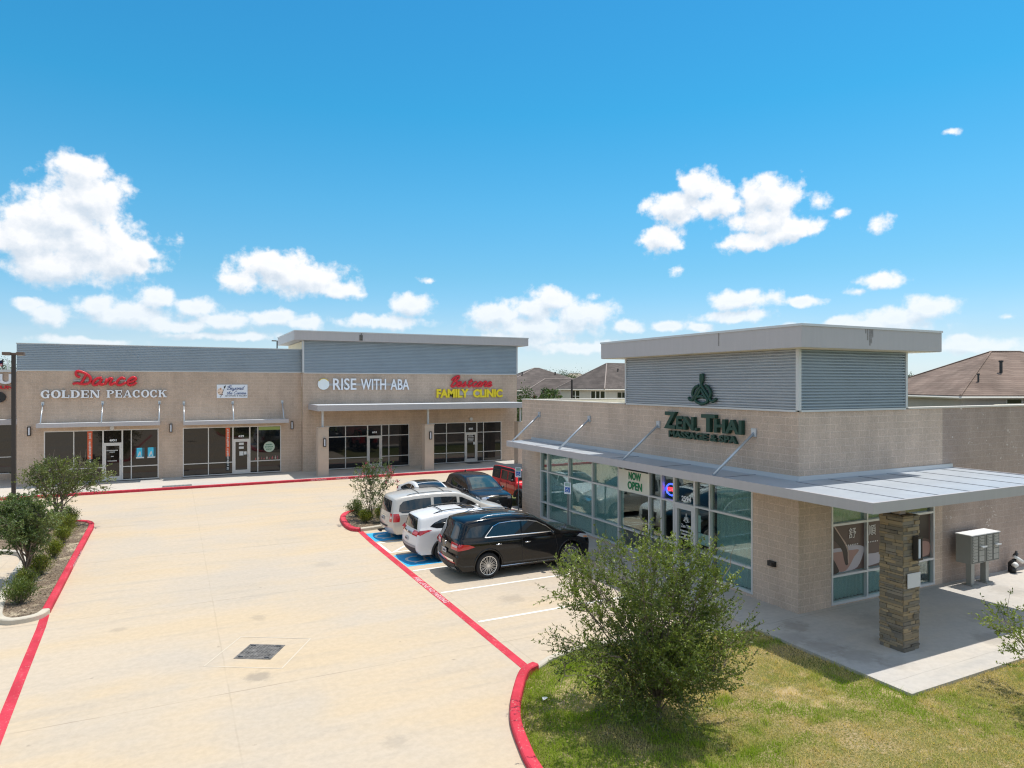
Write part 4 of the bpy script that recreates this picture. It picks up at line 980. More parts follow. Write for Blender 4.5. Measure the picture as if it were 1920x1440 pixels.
# art studio board
t = sign('board_sign', 'white art studio board with a palette, a brush and blue script', TL, LX(3.5), LZ(5.6), 'shop sign')
b0, b1, c0_, c1_ = LX(2.59), LX(4.48), LZ(5.17), LZ(6.06)
mb = MB(); bx(mb, TL, b0, b1, 0.0, 0.06, c0_, c1_); mb.build('panel', pmat("board_white", (0.72,0.75,0.80), 0.4), t)
BU = lambda u: b0+(u-150)/(1535-150)*(b1-b0)
BZ = lambda v: c1_-(v-140)/(745-140)*(c1_-c0_)
mb = MB(); pal = [(BU(300+130*math.cos(q)), BZ(450+150*math.sin(q))) for q in np.linspace(0, 2*math.pi, 20, endpoint=False)]
mb.add([TL(u, 0.062, z) for u, z in pal], [tuple(range(20))]); mb.build('palette', pmat("palette_tan", (0.75,0.55,0.42), 0.6), t)
for (u, v, c) in ((308,340,(0.12,0.05,0.03)),(245,500,(0.05,0.06,0.02)),(298,575,(0.04,0.04,0.03)),(395,585,(0.15,0.02,0.02)),(330,300,(0.75,0.3,0.1))):
    mb = MB(); mb.add([TL(BU(u+26*math.cos(q)), 0.065, BZ(v+22*math.sin(q))) for q in np.linspace(0, 2*math.pi, 10, endpoint=False)], [tuple(range(10))])
    mb.build('paint_blob', pmat("blob_%d" % u, c, 0.5), t)
mb = MB(); mb.tube([TL(BU(310), 0.07, BZ(710)), TL(BU(490), 0.07, BZ(290))], 0.014, 6); mb.add([TL(BU(u), 0.075, BZ(v)) for u, v in ((470,290),(455,240),(545,165),(545,240),(510,300))], [(0,1,2,3,4)]); mb.build('brush', M_black, t)
m_bs = pmat("script_blue", (0.10,0.13,0.26), 0.5)
mb = MB(); add_strokes(mb, script("Beyond"), TL, BU(610), BU(1400), BZ(430), BZ(185), 0.016, 0.062, 0.01); add_strokes(mb, script("the Canvas"), TL, BU(600), BU(1480), BZ(580), BZ(430), 0.013, 0.062, 0.01); mb.build('script_lettering', m_bs, t)
mb = MB(); add_text(mb, "ART STUDIO & GALLERY", TL, BU(510), BU(1510), BZ(675), BZ(625), 0.061, 0.006, 0.03); mb.build('lettering', M_black, t)
# RISE WITH ABA
t = sign('shop_sign', 'white RISE WITH ABA capitals with a round white disc', TT, TX(12.5), TZ(6.1), 'shop sign')
mb = MB(); mb.lathe([(0.385, 0), (0.385, -0.12)], 28, 'y', (TX(9.41), TYP-0.04, TZ(6.09))); mb.build('round_disc', pmat("disc_white", (0.76,0.80,0.80), 0.4), t)
mb = MB(); rr = [(TX(9.41)+0.375*math.cos(q), TZ(6.09)+0.375*math.sin(q)) for q in np.linspace(rad(35), rad(145), 14)]
mb.tube([TT(u, 0.165, z) for u, z in rr], 0.022, 6); mb.build('disc_arc', M_syellow, t)
mb = MB()
add_text(mb, "RISE", TT, TX(10.06), TX(11.70), TZ(5.68), TZ(6.50), 0.05, 0.12, 0.012)
add_text(mb, "WITH", TT, TX(12.02), TX(13.86), TZ(5.68), TZ(6.47), 0.05, 0.12, 0.012)
add_text(mb, "ABA", TT, TX(14.20), TX(15.61), TZ(5.68), TZ(6.45), 0.05, 0.12, 0.012); mb.build('lettering', M_swhite, t)
mb = MB(); bx(mb, TT, TX(9.8), TX(15.2), 0.0, 0.045, TZ(5.98), TZ(6.14)); mb.build('raceway', MATS["raceway_grey"], t)
# Bestcare FAMILY CLINIC
t = sign('shop_sign', 'red script Bestcare over yellow FAMILY CLINIC capitals', TT, TX(20.5), TZ(5.8), 'shop sign')
mb = MB(); add_strokes(mb, script("Bestcare", 1.0, 0.3), TT, TX(18.92), TX(22.34), TZ(5.90), TZ(6.70), 0.07, 0.05, 0.12); mb.build('script_lettering', M_sred, t, smooth=True)
mb = MB(); add_text(mb, "FAMILY", TT, TX(17.76), TX(20.36), TZ(5.06), TZ(5.72), 0.05, 0.10, 0.045); mb.build('lettering', M_syellow, t); mb = MB(); add_text(mb, "CLINIC", TT, TX(20.74), TX(23.25), TZ(5.05), TZ(5.70), 0.05, 0.10, 0.045); mb.build('lettering', M_syellow, t)
mb = MB(); bx(mb, TT, TX(19.6), TX(22.2), 0.0, 0.045, TZ(5.25), TZ(5.55)); mb.build('raceway', MATS["raceway_grey"], t)
# sign of the neighbour shop, cut by the frame
T5 = lambda u, d, z: (u, 52.1-d, z)
t = sign('shop_sign', 'white TU letters over small red capitals at the left edge of the photo', T5, -9.6, 6.0, 'shop sign')
mb = MB(); add_text(mb, "TU", T5, -10.35, -8.95, 6.10, 6.72, 0.05, 0.12, 0.04); mb.build('lettering', M_swhite, t)
mb = MB(); add_text(mb, "HUN", T5, -9.92, -8.92, 5.78, 6.0, 0.05, 0.08, 0.04); mb.build('lettering', M_sred, t)
mb = MB(); mb.lathe([(0.33, 0), (0.33, -0.1)], 20, 'y', (-9.63, 52.05, 5.28)); mb.build('oval_badge', M_black, t)

# green lettering on the spa
t = sign('shop_sign', 'dark green Zen Thai massage and spa lettering on the pale block wall', TA, 16.4, 4.7, 'shop sign')
SP = lambda u, d, z: TA(16.4*2-u, d, z)      # mirror so the letters read from outside
def spa_text(mb, s, y_left, y_right, z0, z1, depth, bold, d=0.03): add_text(mb, s, SP, 32.8-y_left, 32.8-y_right, z0, z1, d, depth, bold)
mb = MB()
spa_text(mb, "Z", 18.11, 17.52, 4.63, 5.19, 0.13, 0.035); spa_text(mb, "EN", 17.50, 16.66, 4.635, 5.06, 0.13, 0.035); mb.lathe([(0.055,0),(0.055,-0.13)], 10, 'x', (NX-0.03, 16.56, 4.68))
spa_text(mb, "T", 16.32, 15.72, 4.63, 5.17, 0.13, 0.035); spa_text(mb, "HAI", 15.76, 14.64, 4.635, 5.05, 0.13, 0.035)
mb.build('lettering', M_sgreen, t)
mb = MB(); spa_text(mb, "MASSAGE & SPA", 17.92, 14.87, 4.35, 4.57, 0.09, 0.04); mb.build('lettering', M_sgreen, t)
t = sign('wall_emblem', 'dark green seated figure emblem on the ribbed tower', TA, 16.4, 6.0, 'emblem')
EM = [[(728,215),(722,300),(718,420),(735,560),(640,720),(500,950),(430,1060),(340,1050),(302,975)],
 [(770,215),(790,300),(780,430),(745,560),(840,720),(960,900),(1060,1070),(1150,1080),(1230,1000)],
 [(650,590),(540,640),(470,740),(440,850),(455,940)], [(880,585),(980,660),(1050,780),(1050,900),(1020,970)],
 [(740,690),(640,880),(545,1040),(600,1120),(740,1175),(890,1140),(960,1060),(850,890),(740,690)],
 [(640,960),(740,930),(850,970)]]
mb = MB(); k = 0.00133
for i, s_ in enumerate(EM):
    q = [SP(16.42+(x-745)*k-0.0, 0.08+i*0.003, 5.47+(1190-y)*k*0.73) for x, y in smooth_line(s_, 5)]
    mb.tube(q, 0.048, 8, flat=(Vector((-1,0,0)), 0.05))
mb.build('emblem_lines', M_sgreen, t, smooth=True)
mb = MB()
for y in (16.1, 16.75): mb.tube([TA(y, 0.0, 5.75), TA(y, 0.09, 5.75)], 0.03, 6)
mb.build('standoff', M_sret, t)

# NOW OPEN banner, neon sign, notices
m_ban = pmat("banner_cloth", (0.80, 0.76, 0.65), 0.8, var=0.05)
t = sign('banner', 'cream NOW OPEN banner with green letters hung in the spa window', TA, 19.9, 2.6, 'banner')
n_ = 24; vs = []
for i in range(n_+1):
    for j in range(9):
        u = 20.84-1.82*i/n_; z = 2.18+0.10*0-(0.0 if j else 0)+0.80*j/8+0.06*i/n_*(1-j/8)
        w = 0.012*math.sin(i*0.9)*(j/8)**2*(1 if i < 5 or i > 19 else 0.2)
        vs.append(TA(u, 0.045+w, z))
mb = MB(); mb.add(vs, [(i*9+j, i*9+j+1, (i+1)*9+j+1, (i+1)*9+j) for i in range(n_) for j in range(8)]); mb.build('cloth', m_ban, t, smooth=True)
m_bg = pmat("banner_green", (0.01, 0.22, 0.08), 0.6)
mb = MB(); spa_text(mb, "NOW", 20.20, 19.48, 2.66, 2.94, 0.008, 0.03, 0.06); spa_text(mb, "OPEN", 20.26, 19.42, 2.31, 2.60, 0.008, 0.03, 0.06); mb.build('lettering', m_bg, t)
t = sign('neon_sign', 'small lit blue and red neon open sign inside the spa window', TA, 18.1, 2.5, 'neon sign')
m_nb = pmat("neon_blue", (0.05,0.05,0.3), 0.5, emit=(0.05,0.08,1.0), estr=5.0); m_nr = pmat("neon_red", (0.3,0.02,0.02), 0.5, emit=(1.0,0.03,0.05), estr=4.0)
mb = MB(); el = [TA(18.10+0.27*math.cos(q), -0.16, 2.56+0.19*math.sin(q)) for q in np.linspace(0, 2*math.pi, 25)]; mb.tube(el, 0.028, 6); mb.build('neon_ring', m_nb, t, smooth=True)
mb = MB(); spa_text(mb, "OPEN", 18.30, 17.90, 2.50, 2.64, 0.02, 0.03, -0.17); mb.build('lettering', m_nr, t)
def number(label, T, u, z, w, h, s, d=-0.055, mirror=None):
    t_ = thing('address_number', label, 'number', T(u, 0, z))
    mb = MB()
    if mirror: spa_text(mb, s, u+w/2, u-w/2, z, z+h, 0.006, 0.03, d)
    else: add_text(mb, s, T, u-w/2, u+w/2, z, z+h, d, 0.006, 0.03)
    mb.build('digits', M_swhite, t_)
number('white street number over the dance shop door', TL, LX(-3.32), LZ(2.54), 0.36, 0.14, "601")
number('white street number over the art studio door', TL, LX(4.1), LZ(2.54), 0.34, 0.14, "629")
number('white street number over the door right of the first pillar', TT, TX(13.07), TZ(2.54), 0.34, 0.14, "603")
number('white street number over the family clinic door', TT, TX(20.62), TZ(2.58), 0.34, 0.14, "605")
number('white street number over the spa door', TA, 17.24, 2.30, 0.46, 0.17, "2594", mirror=True)
def sheet_on(T, u0, u1, z0, z1, d, mat, name, parent, th=0.004):
    mb = MB(); bx(mb, T, u0, u1, d, d+th, z0, z1); return mb.build(name, mat, parent)
m_paper = pmat("paper_white", (0.62,0.62,0.60), 0.7); m_paper2 = pmat("paper_mint", (0.42,0.55,0.50), 0.7)
# posters in the dance shop window
m_cy = pmat("poster_cyan", (0.05,0.50,0.72), 0.5, var=0.25, vscale=5); m_pd = pmat("poster_teal", (0.02,0.10,0.14), 0.5)
for x0, lb in ((-2.05,'cyan dance poster in the right window, nearer the door'),(-1.42,'cyan dance poster in the right window, nearer the wall lamp')):
    t = thing('poster', lb, 'poster', TL(LX(x0), 0, LZ(1.45)), 0, 'cyan posters in the dance shop window')
    a, b = LX(x0), LX(x0+0.40); z0, z1 = LZ(1.45), LZ(2.08)
    sheet_on(TL, a-0.04, b+0.05, z0, z1, -0.055, m_pd, 'backing', t); sheet_on(TL, a+0.02, b-0.08, z0+0.05, z1, -0.05, m_cy, 'picture', t)
    mb = MB(); mb.add([TL(a+u*(b-a), -0.044, z0+v*(z1-z0)) for u, v in ((.12,.12),(.3,.45),(.42,.62),(.55,.64),(.6,.5),(.66,.2),(.74,.14),(.6,.12),(.52,.38),(.36,.2))], [tuple(range(10))]); mb.build('dancer_shape', m_paper, t)
    sheet_on(TL, a-0.02, b+0.02, z0-0.03, z0+0.05, -0.045, m_paper, 'caption_band', t)
m_or = pmat("strip_orange", (0.62,0.10,0.03), 0.5, var=0.15, vscale=6)
for (u, z0, zm, z1, T, fx, fz, lb, ink) in ((-4.55,1.15,1.5,3.2,TL,LX,LZ,'tall orange lettered strip in the dance shop window',m_paper),(3.27,0.35,1.3,3.2,TL,LX,LZ,'tall orange and black lettered strip in the art studio window',m_paper)):
    t = thing('window_strip', lb, 'window strip', T(fx(u), 0, fz(z0)))
    sheet_on(T, fx(u-0.13), fx(u+0.13), fz(zm), fz(z1), -0.055, m_or, 'orange_panel', t); sheet_on(T, fx(u-0.13), fx(u+0.13), fz(z0), fz(zm)-0.004, -0.055, M_black, 'black_panel', t)
    rg = random.Random(4); mb = MB(); z = fz(z0)+0.06
    while z < fz(z1)-0.1:
        h = rg.uniform(0.05, 0.1); a = rg.uniform(-.07,-.03); b = rg.uniform(.03,.07)
        if rg.random() < 0.88: bx(mb, T, fx(u)+a, fx(u)+b, -0.05, -0.046, z, z+h*0.55)
        z += h
    mb.build('lettering', ink, t)
# art studio door notices and badge
t = thing('notice', 'group of white paper notices on the art studio door', 'notice', TL(LX(4.1), 0, 1.2))
for (a, b, z0, z1) in ((3.95,4.25,2.03,2.18),(3.95,4.25,1.77,1.92),(3.98,4.23,1.32,1.60),(4.26,4.43,1.38,1.58)): sheet_on(TL, LX(a), LX(b), LZ(z0), LZ(z1), -0.035, m_paper, 'sheet', t)
t = thing('window_badge', 'round pale green lettered badge on the art studio window', 'window badge', TL(LX(5.87), 0, LZ(1.85)))
mb = MB(); mb.lathe([(0.355, 0), (0.355, -0.006)], 28, 'y', (LX(5.87), LYP+0.062, LZ(1.83))); mb.build('disc', pmat("badge_green", (0.42,0.50,0.40), 0.6), t)
mb = MB(); m_bd = pmat("badge_ink", (0.04,0.17,0.10), 0.6)
for z, wd in ((1.99,.44),(1.83,.52),(1.67,.36)):
    for i in range(6):
        u = 5.87-wd/2+wd*i/6; bx(mb, TL, LX(u), LX(u+wd/6*0.72), -0.052, -0.05, LZ(z-.045+0.02*(i%2)), LZ(z+.035))
mb.build('lettering', m_bd, t)
# clay pots and trinkets behind the studio window
rg = random.Random(9)
for i in range(9):
    u = LX(5.0+i*0.18+rg.uniform(-.03,.03)); r_ = rg.uniform(0.035, 0.06); hh = rg.uniform(0.12, 0.26)
    mb = MB(); mb.lathe([(r_*.7,0),(r_,hh*.3),(r_*.8,hh*.6),(r_*.35,hh*.8),(r_*.45,hh)], 10, 'z', (u, LYP+0.055, LZ(0.98)))
    tag(mb.build('figurine', pmat("figurine_%d" % (i % 3), ((0.45,0.12,0.12),(0.5,0.42,0.36),(0.3,0.08,0.10))[i % 3], 0.5), smooth=True), 'small painted figurine in the row on the art studio window ledge', 'figurine', 'figurines on the art studio window ledge')
# lime green blind in the studio window
t = thing('window_blind', 'lime green blind across the top of the art studio window', 'blind', TL(LX(5.7), 0, 3.1))
sheet_on(TL, LX(5.2), LX(6.58), LZ(2.98), LZ(3.2), -0.06, pmat("blind_lime", (0.30,0.38,0.12), 0.7), 'blind_panel', t)
# clinic door notice
t = thing('notice', 'white lettered notice on the family clinic door', 'notice', TT(TX(20.6), 0, 1.5))
mb = MB()
for i, (z, w) in enumerate(((2.12,.38),(2.0,.5),(1.88,.48),(1.78,.46),(1.68,.4))):
    n2 = 7
    for k in range(n2): u = 20.62-w/2+w*k/n2; bx(mb, TT, TX(u), TX(u+w/n2*.7), -0.04, -0.036, TZ(z), TZ(z+.06))
mb.build('lettering', m_paper, t); sheet_on(TT, TX(20.82), TX(21.02), TZ(1.42), TZ(1.62), -0.04, m_paper, 'sheet', t)
t = thing('notice', 'white lettered panel on the dance shop door glass', 'notice', TL(LX(-3.35), 0, 1.5))
mb = MB()
for z, w, n2 in ((1.95,.62,11),(1.85,.28,5),(1.58,.14,3),(1.30,.5,9)):
    for k in range(n2): u = -3.36-w/2+w*k/n2; bx(mb, TL, LX(u), LX(u+w/n2*.68), -0.04, -0.036, LZ(z), LZ(z+.06))
mb.build('lettering', m_paper, t)
# spa door decals and papers
t = thing('notice', 'white figure and lettering decal on the spa door glass', 'notice', TA(17.25, 0, 1.3))
mb = MB()
for i, s_ in enumerate(EM[:5]): mb.tube([SP(15.55+(x-745)*0.00030, -0.055+i*0.001, 1.62+(1190-y)*0.00030) for x, y in smooth_line(s_, 3)], 0.010, 5)
spa_text(mb, "Zen Thai", 17.50, 17.02, 1.44, 1.55, 0.004, 0.02, -0.058)
for z, w in ((1.30,.55),(1.20,.42),(1.08,.5)):
    for k in range(8): u = 17.26+w/2-w*k/8; bx(mb, TA, u-w/8*.7, u, -0.058, -0.054, z, z+0.055)
mb.build('decal', m_paper, t)
t = thing('notice', 'mint paper price sheets taped beside the spa door', 'notice', TA(16.5, 0, 1.4))
for a, b, z0, z1 in ((16.72,16.60,1.42,1.95),(16.72,16.20,1.05,1.40)): sheet_on(TA, b, a, z0, z1, -0.085, m_paper2, 'sheet', t)
# mural posters in the patio window
m_pb = pmat("poster_brown", (0.10,0.058,0.05), 0.35); m_skin = pmat("poster_skin", (0.36,0.20,0.165), 0.4); m_tow = pmat("poster_towel", (0.46,0.41,0.44), 0.4); m_arm = pmat("poster_arm", (0.035,0.02,0.015), 0.4); m_skl = pmat("poster_light_skin", (0.42,0.29,0.23), 0.4)
def mural(u0, u1, lb, shapes, glyph, gu):
    t_ = thing('poster', lb, 'poster', TB(u0, 0, 0.9)); z0, z1 = 0.90, 2.19
    sheet_on(TB, u0, u1, z0, z1, -0.078, m_pb, 'backing', t_, 0.004)
    for i, (mt, nm, pts) in enumerate(shapes):
        mb = MB(); pp = smooth_line(pts, 3, True) if len(pts) > 4 else pts
        mb.add([TB(u0+x*(u1-u0), -0.072+0.0015*i, z1-y*(z1-z0)) for x, y in pp], [tuple(range(len(pp)))]); mb.build(nm, mt, t_)
    mb = MB(); add_text(mb, glyph, TB, gu, gu+0.30, 1.80, 2.09, -0.06, 0.003, 0.0); mb.build('lettering', pmat("poster_ink", (0.75,0.70,0.66), 0.5), t_)
    mb = MB()
    for k in range(7): bx(mb, TB, gu-0.1+k*0.075, gu-0.1+k*0.075+0.035, -0.06, -0.057, 1.60, 1.635)
    mb.build('lettering', MATS["poster_ink"], t_)
mural(16.12, 17.49, 'brown spa mural of a hand kneading a back on pale towels, left pane', [
 (m_tow, 'towel_shape', [(0,.50),(.3,.48),(.62,.46),(.98,.52),(.97,.7),(.8,.95),(.5,1),(.2,.98),(0,.75)]),
 (m_skin, 'back_shape', [(.02,.58),(.3,.56),(.6,.56),(.85,.58),(.7,.72),(.6,.85),(.45,.98),(.25,.98),(.1,.8)]),
 (m_arm, 'arm_shape', [(.02,.02),(.1,.02),(.25,.2),(.42,.42),(.5,.55),(.5,.72),(.52,.85),(.44,.86),(.38,.7),(.34,.55),(.2,.38),(.02,.24)]),
 (m_skl, 'highlight_shape', [(.1,.02),(.14,.02),(.3,.22),(.47,.42),(.535,.6),(.54,.82),(.51,.82),(.5,.6),(.42,.42),(.25,.2)]),
 (m_arm, 'shadow_shape', [(0,.62),(.08,.7),(.18,.85),(.24,.99),(0,.99)])], "舒", 16.84)
mural(17.57, 18.94, 'brown spa mural with a reaching hand, behind the stone column', [
 (m_tow, 'towel_shape', [(0,.72),(.3,.71),(.7,.68),(1,.66),(1,.9),(.5,.93),(0,.96)]),
 (m_arm, 'arm_shape', [(1,.2),(.9,.35),(.85,.55),(.86,.66),(1,.7)]),
 (m_skl, 'hand_shape', [(.45,.80),(.55,.70),(.7,.64),(.95,.62),(.98,.7),(.8,.78),(.6,.84)])], "順", 17.68)
mural(19.02, 20.50, 'dark spa mural in the pane right of the stone column', [(m_arm, 'arm_shape', [(.3,.02),(.95,.02),(.95,.6),(.6,.5)]), (m_skin, 'back_shape', [(.1,.7),(.5,.62),(.95,.66),(.95,.95),(.4,.98),(.1,.9)])], "康", 19.2)

# wall lamps
def wall_lamp_proto():
    t_ = thing('wall_lamp', 'dark framed wall lamp', 'wall lamp', (0,0,0))
    mb = MB(); mb.box(-.085,.085,-.03,0,-.27,.27); mb.box(-.085,.085,-.13,-.03,.22,.27); mb.box(-.085,.085,-.13,-.03,-.27,-.22); mb.box(-.085,-.06,-.12,-.03,-.22,.22); mb.box(.06,.085,-.12,-.03,-.22,.22)
    mb.build('lamp_frame', M_dark, t_); mb = MB(); mb.lathe([(.048,-.22),(.048,.22)], 14, 'z', (0,-.075,0)); mb.build('lamp_tube', pmat("lamp_diffuser", (0.66,0.68,0.74), 0.4), t_, smooth=False)
    return t_
wl = wall_lamp_proto()
LAMPS = [((LX(-7.61), LYP, LZ(3.3)), 'dark wall lamp beside the lamp post, left of the dance shop windows'), ((LX(-0.11), LYP, LZ(3.28)), 'dark wall lamp on the wall between the two awnings'),
 ((LX(7.35), LYP, LZ(3.26)), 'dark wall lamp just right of the art studio awning'), ((8.75, 44.76, 2.33), 'dark wall lamp on the first porch pillar, left of the clinic row'),
 ((15.93, 44.76, 2.55), 'dark wall lamp on the middle porch pillar'), ((15.17, 9.86, 2.37), 'dark wall lamp on the stacked stone column')]
for i, (p, lb) in enumerate(LAMPS):
    o = wl if i == 0 else copy_tree(wl)
    o.location = p; o['label'] = lb; o['group'] = 'wall lamps'

# mailbox units
m_mb = pmat("mailbox_grey", (0.30, 0.295, 0.265), 0.5, 0.1, var=0.04, vscale=3); m_mt = pmat("mailbox_top", (0.66,0.66,0.66), 0.5); m_md = pmat("mailbox_line", (0.10,0.10,0.09), 0.6)
def mailbox(x0, lb, flag):
    t_ = thing('mailbox', lb, 'mailbox', (x0+0.36, 12.32, 0.02), 0, 'cluster mailboxes by the brown wall')
    mb = MB(); mb.box(x0, x0+0.72, 12.12, 12.56, 0.72, 1.56); mb.build('cabinet', m_mb, t_)
    mb = MB(); mb.box(x0-0.012, x0+0.732, 12.09, 12.575, 1.56, 1.585); mb.build('lid', m_mt, t_)
    for cx_, n2, z0, z1 in ((x0+0.05, 8, 0.76, 1.53), (x0+0.385, 5, 1.10, 1.53)):
        hgt = (z1-z0)/n2
        for k in range(n2):
            mb = MB(); mb.box(cx_+0.012, cx_+0.273, 12.108, 12.119, z0+k*hgt+0.008, z0+(k+1)*hgt-0.008); d_ = mb.build('door', m_mb, t_)
            mb = MB(); mb.lathe([(0.013,0),(0.013,-0.008)], 8, 'y', (cx_+0.05, 12.107, z0+(k+.5)*hgt)); mb.build('lock', m_md, d_)
    for z0, z1 in ((0.76,0.93),(0.93,1.09)): mb = MB(); mb.box(x0+0.397, x0+0.658, 12.108, 12.119, z0+0.008, z1-0.008); mb.build('door', m_mb, t_)
    mb = MB(); mb.box(x0+0.385, x0+0.39, 12.105, 12.12, 0.75, 1.53); mb.box(x0+0.025, x0+0.695, 12.113, 12.1195, 0.735, 1.545); mb.build('door_gap', m_md, t_)
    mb = MB(); mb.box(x0+0.44, x0+0.68, 12.04, 12.108, 1.20, 1.215); mb.box(x0+0.44, x0+0.68, 12.035, 12.045, 1.19, 1.235); mb.build('mail_slot', m_mt, t_)
    mb = MB(); mb.box(x0+0.26, x0+0.42, 12.26, 12.42, 0.05, 0.72); mb.build('pedestal', m_mb, t_)
    mb = MB(); mb.box(x0+0.18, x0+0.50, 12.18, 12.50, 0.022, 0.05); mb.build('base_plate', m_mb, t_)
mailbox(21.28, 'grey cluster mailbox nearer the stone column', 1); mailbox(22.02, 'grey cluster mailbox farther from the stone column', 0)
# outlet box on the spa wall, water fitting at the brown wall
t = thing('outlet_box', 'small black outlet box on the pale block wall right of the spa windows', 'outlet box', (NX, 13.64, 1.15))
mb = MB(); mb.box(NX-0.09, NX, 13.52, 13.76, 1.09, 1.23); mb.build('housing', M_black, t); mb = MB(); mb.lathe([(0.05,0),(0.04,-0.06)], 10, 'x', (NX-0.09, 13.58, 1.15)); mb.build('lens', M_dark, t)
t = thing('water_fitting', 'black and white backflow pipe fitting at the foot of the brown wall', 'pipe fitting', (24.35, 12.5, 0.02))
mb = MB(); mb.tube([(24.3,12.62,0.02),(24.3,12.62,0.30),(24.3,12.5,0.42)], 0.07, 10); mb.tube([(24.22,12.5,0.02),(24.22,12.5,0.22)], 0.09, 10); mb.build('pipe', M_black, t, smooth=True)
mb = MB(); mb.tube([(24.15,12.45,0.26),(24.25,12.42,0.32)], 0.085, 10); mb.tube([(24.28,12.5,0.55),(24.62,12.42,0.34)], 0.055, 10); mb.build('pipe_cap', m_paper, t, smooth=True)
mb = MB(); mb.tube([(24.36,12.5,0.42),(24.36,12.48,0.72)], 0.035, 8); mb.tube([(24.3,12.5,0.56),(24.42,12.5,0.62)], 0.06, 8); mb.build('valve', M_black, t, smooth=True)
# door mats, handicap signs
mb = MB(); mb.box(TX(20.05), TX(21.2), 46.9, 47.6, 0.151, 0.165); tag(mb.build('door_mat', M_black), 'black door mat in front of the family clinic door', 'door mat')
def ada_sign(x, y, lb, ang, h=1.75):
    t_ = thing('accessible_sign', lb, 'parking sign', (x, y, 0), ang, 'accessible parking signs')
    mb = MB(); mb.tube([(0,0,0),(0,0,h+0.45)], 0.028, 8); mb.build('post', pmat("post_grey", (0.20,0.21,0.21), 0.5, 0.4), t_, off=(0,0,0))
    mb = MB(); mb.box(-0.15,0.15,-0.04,-0.03,h,h+0.46); mb.build('sign_plate', M_swhite, t_, off=(0,0,0))
    mb = MB(); mb.box(-0.105,0.105,-0.046,-0.041,h+0.07,h+0.27); mb.build('blue_panel', pmat("sign_blue", (0.02,0.12,0.45), 0.4), t_, off=(0,0,0))
    mb = MB(); T = lambda u, d, z: (u, -0.047-d, z)
    mb.tube([T(0.055*math.cos(q)-0.01, 0, h+0.14+0.055*math.sin(q)) for q in np.linspace(rad(100), rad(350), 10)], 0.008, 5); mb.tube([T(0,0,h+0.235),T(0,0,h+0.17),T(0.05,0,h+0.17),T(0.065,0,h+0.11)], 0.009, 5); mb.build('wheelchair_mark', M_swhite, t_, off=(0,0,0))
    mb = MB()
    for k in range(3): mb.box(-0.11,0.11,-0.046,-0.041,h+0.315+k*0.042,h+0.338+k*0.042)
    mb.build('sign_text', pmat("sign_green_ink", (0.05,0.25,0.15), 0.5), t_, off=(0,0,0))
ada_sign(14.0, 23.2, 'blue and white accessible parking sign standing before the spa windows', rad(-58)); ada_sign(14.45, 28.4, 'blue and white accessible parking sign at the far corner of the spa', rad(-45))

# lamp posts, flag
def lamp_post(x, y, h, lb, head=1.15, ang=0.0, name='lamp_post'):
    t_ = thing(name, lb, 'lamp post', (x, y, 0), ang)
    mb = MB(); mb.box(-.068,.068,-.068,.068,0.0,h); mb.build('pole', M_dark, t_, off=(0,0,0))
    mb = MB(); mb.lathe([(0.24,0),(0.24,0.55)], 14); mb.build('footing', M_kerb, t_, off=(0,0,0))
    mb = MB(); mb.box(-head/2,-0.10,-.17,.17,h-0.02,h+0.10); mb.box(0.10,head/2,-.17,.17,h-0.02,h+0.10); mb.box(-0.10,0.10,-.05,.05,h+0.001,h+0.08); mb.build('lamp_head', pmat("lamp_head_bronze", (0.16,0.11,0.085), 0.45, 0.3), t_, off=(0,0,0))
    mb = MB(); mb.box(-head/2+.05,-0.15,-.13,.13,h-0.03,h-0.021); mb.box(0.15,head/2-.05,-.13,.13,h-0.03,h-0.021); mb.build('lens', m_paper, t_, off=(0,0,0))
lamp_post(-5.75, 33.6, 7.28, 'tall dark bronze double lamp post in the left island', 0.72)
lamp_post(12.0, 92.0, 11.6, 'distant double lamp post behind the long shop row', 1.3)
t = thing('street_pole', 'thin dark pole among the house roofs', 'pole', (33.0, 54.0, 0)); mb = MB(); mb.tube([(33,54,0),(33,54,6.5)], 0.09, 8); mb.build('shaft', M_dark, t)
t = thing('flagpole', 'white flagpole without a flag beyond the left shop block', 'flagpole', (-16.3, 92, 0)); mb = MB(); mb.tube([(-16.3,92,0),(-16.3,92,8.95)], [0.1,0.05], 8); mb.build('pole', M_swhite, t)
t = thing('flagpole', 'flagpole flying the striped red and white flag at the left edge', 'flagpole', (-16.35, 90, 0)); mb = MB(); mb.tube([(-16.35,90,0),(-16.35,90,8.8)], [0.09,0.05], 8); mb.build('pole', M_dark, t)
fl = []
mb = MB(); mbw = MB(); mbb = MB()
for i in range(7):
    z = 8.05+i*0.09
    tgt = mb if i % 2 == 0 else mbw
    for k in range(8):
        u0 = -16.3-k*0.15; u1 = u0-0.15; w0 = 0.08*math.sin(k*0.9); w1 = 0.08*math.sin((k+1)*0.9); dz0 = -0.03*k; dz1 = -0.03*(k+1)
        (mbb if (k < 3 and i >= 3) else tgt).add([(u0+0.0,90+w0,z+dz0),(u1,90+w1,z+dz1),(u1,90+w1,z+0.09+dz1),(u0,90+w0,z+0.09+dz0)], [(0,1,2,3)])
mb.build('flag_stripe', M_sred, t); mbw.build('flag_stripe', M_swhite, t); mbb.build('flag_canton', pmat("flag_blue", (0.01,0.015,0.06), 0.7), t)
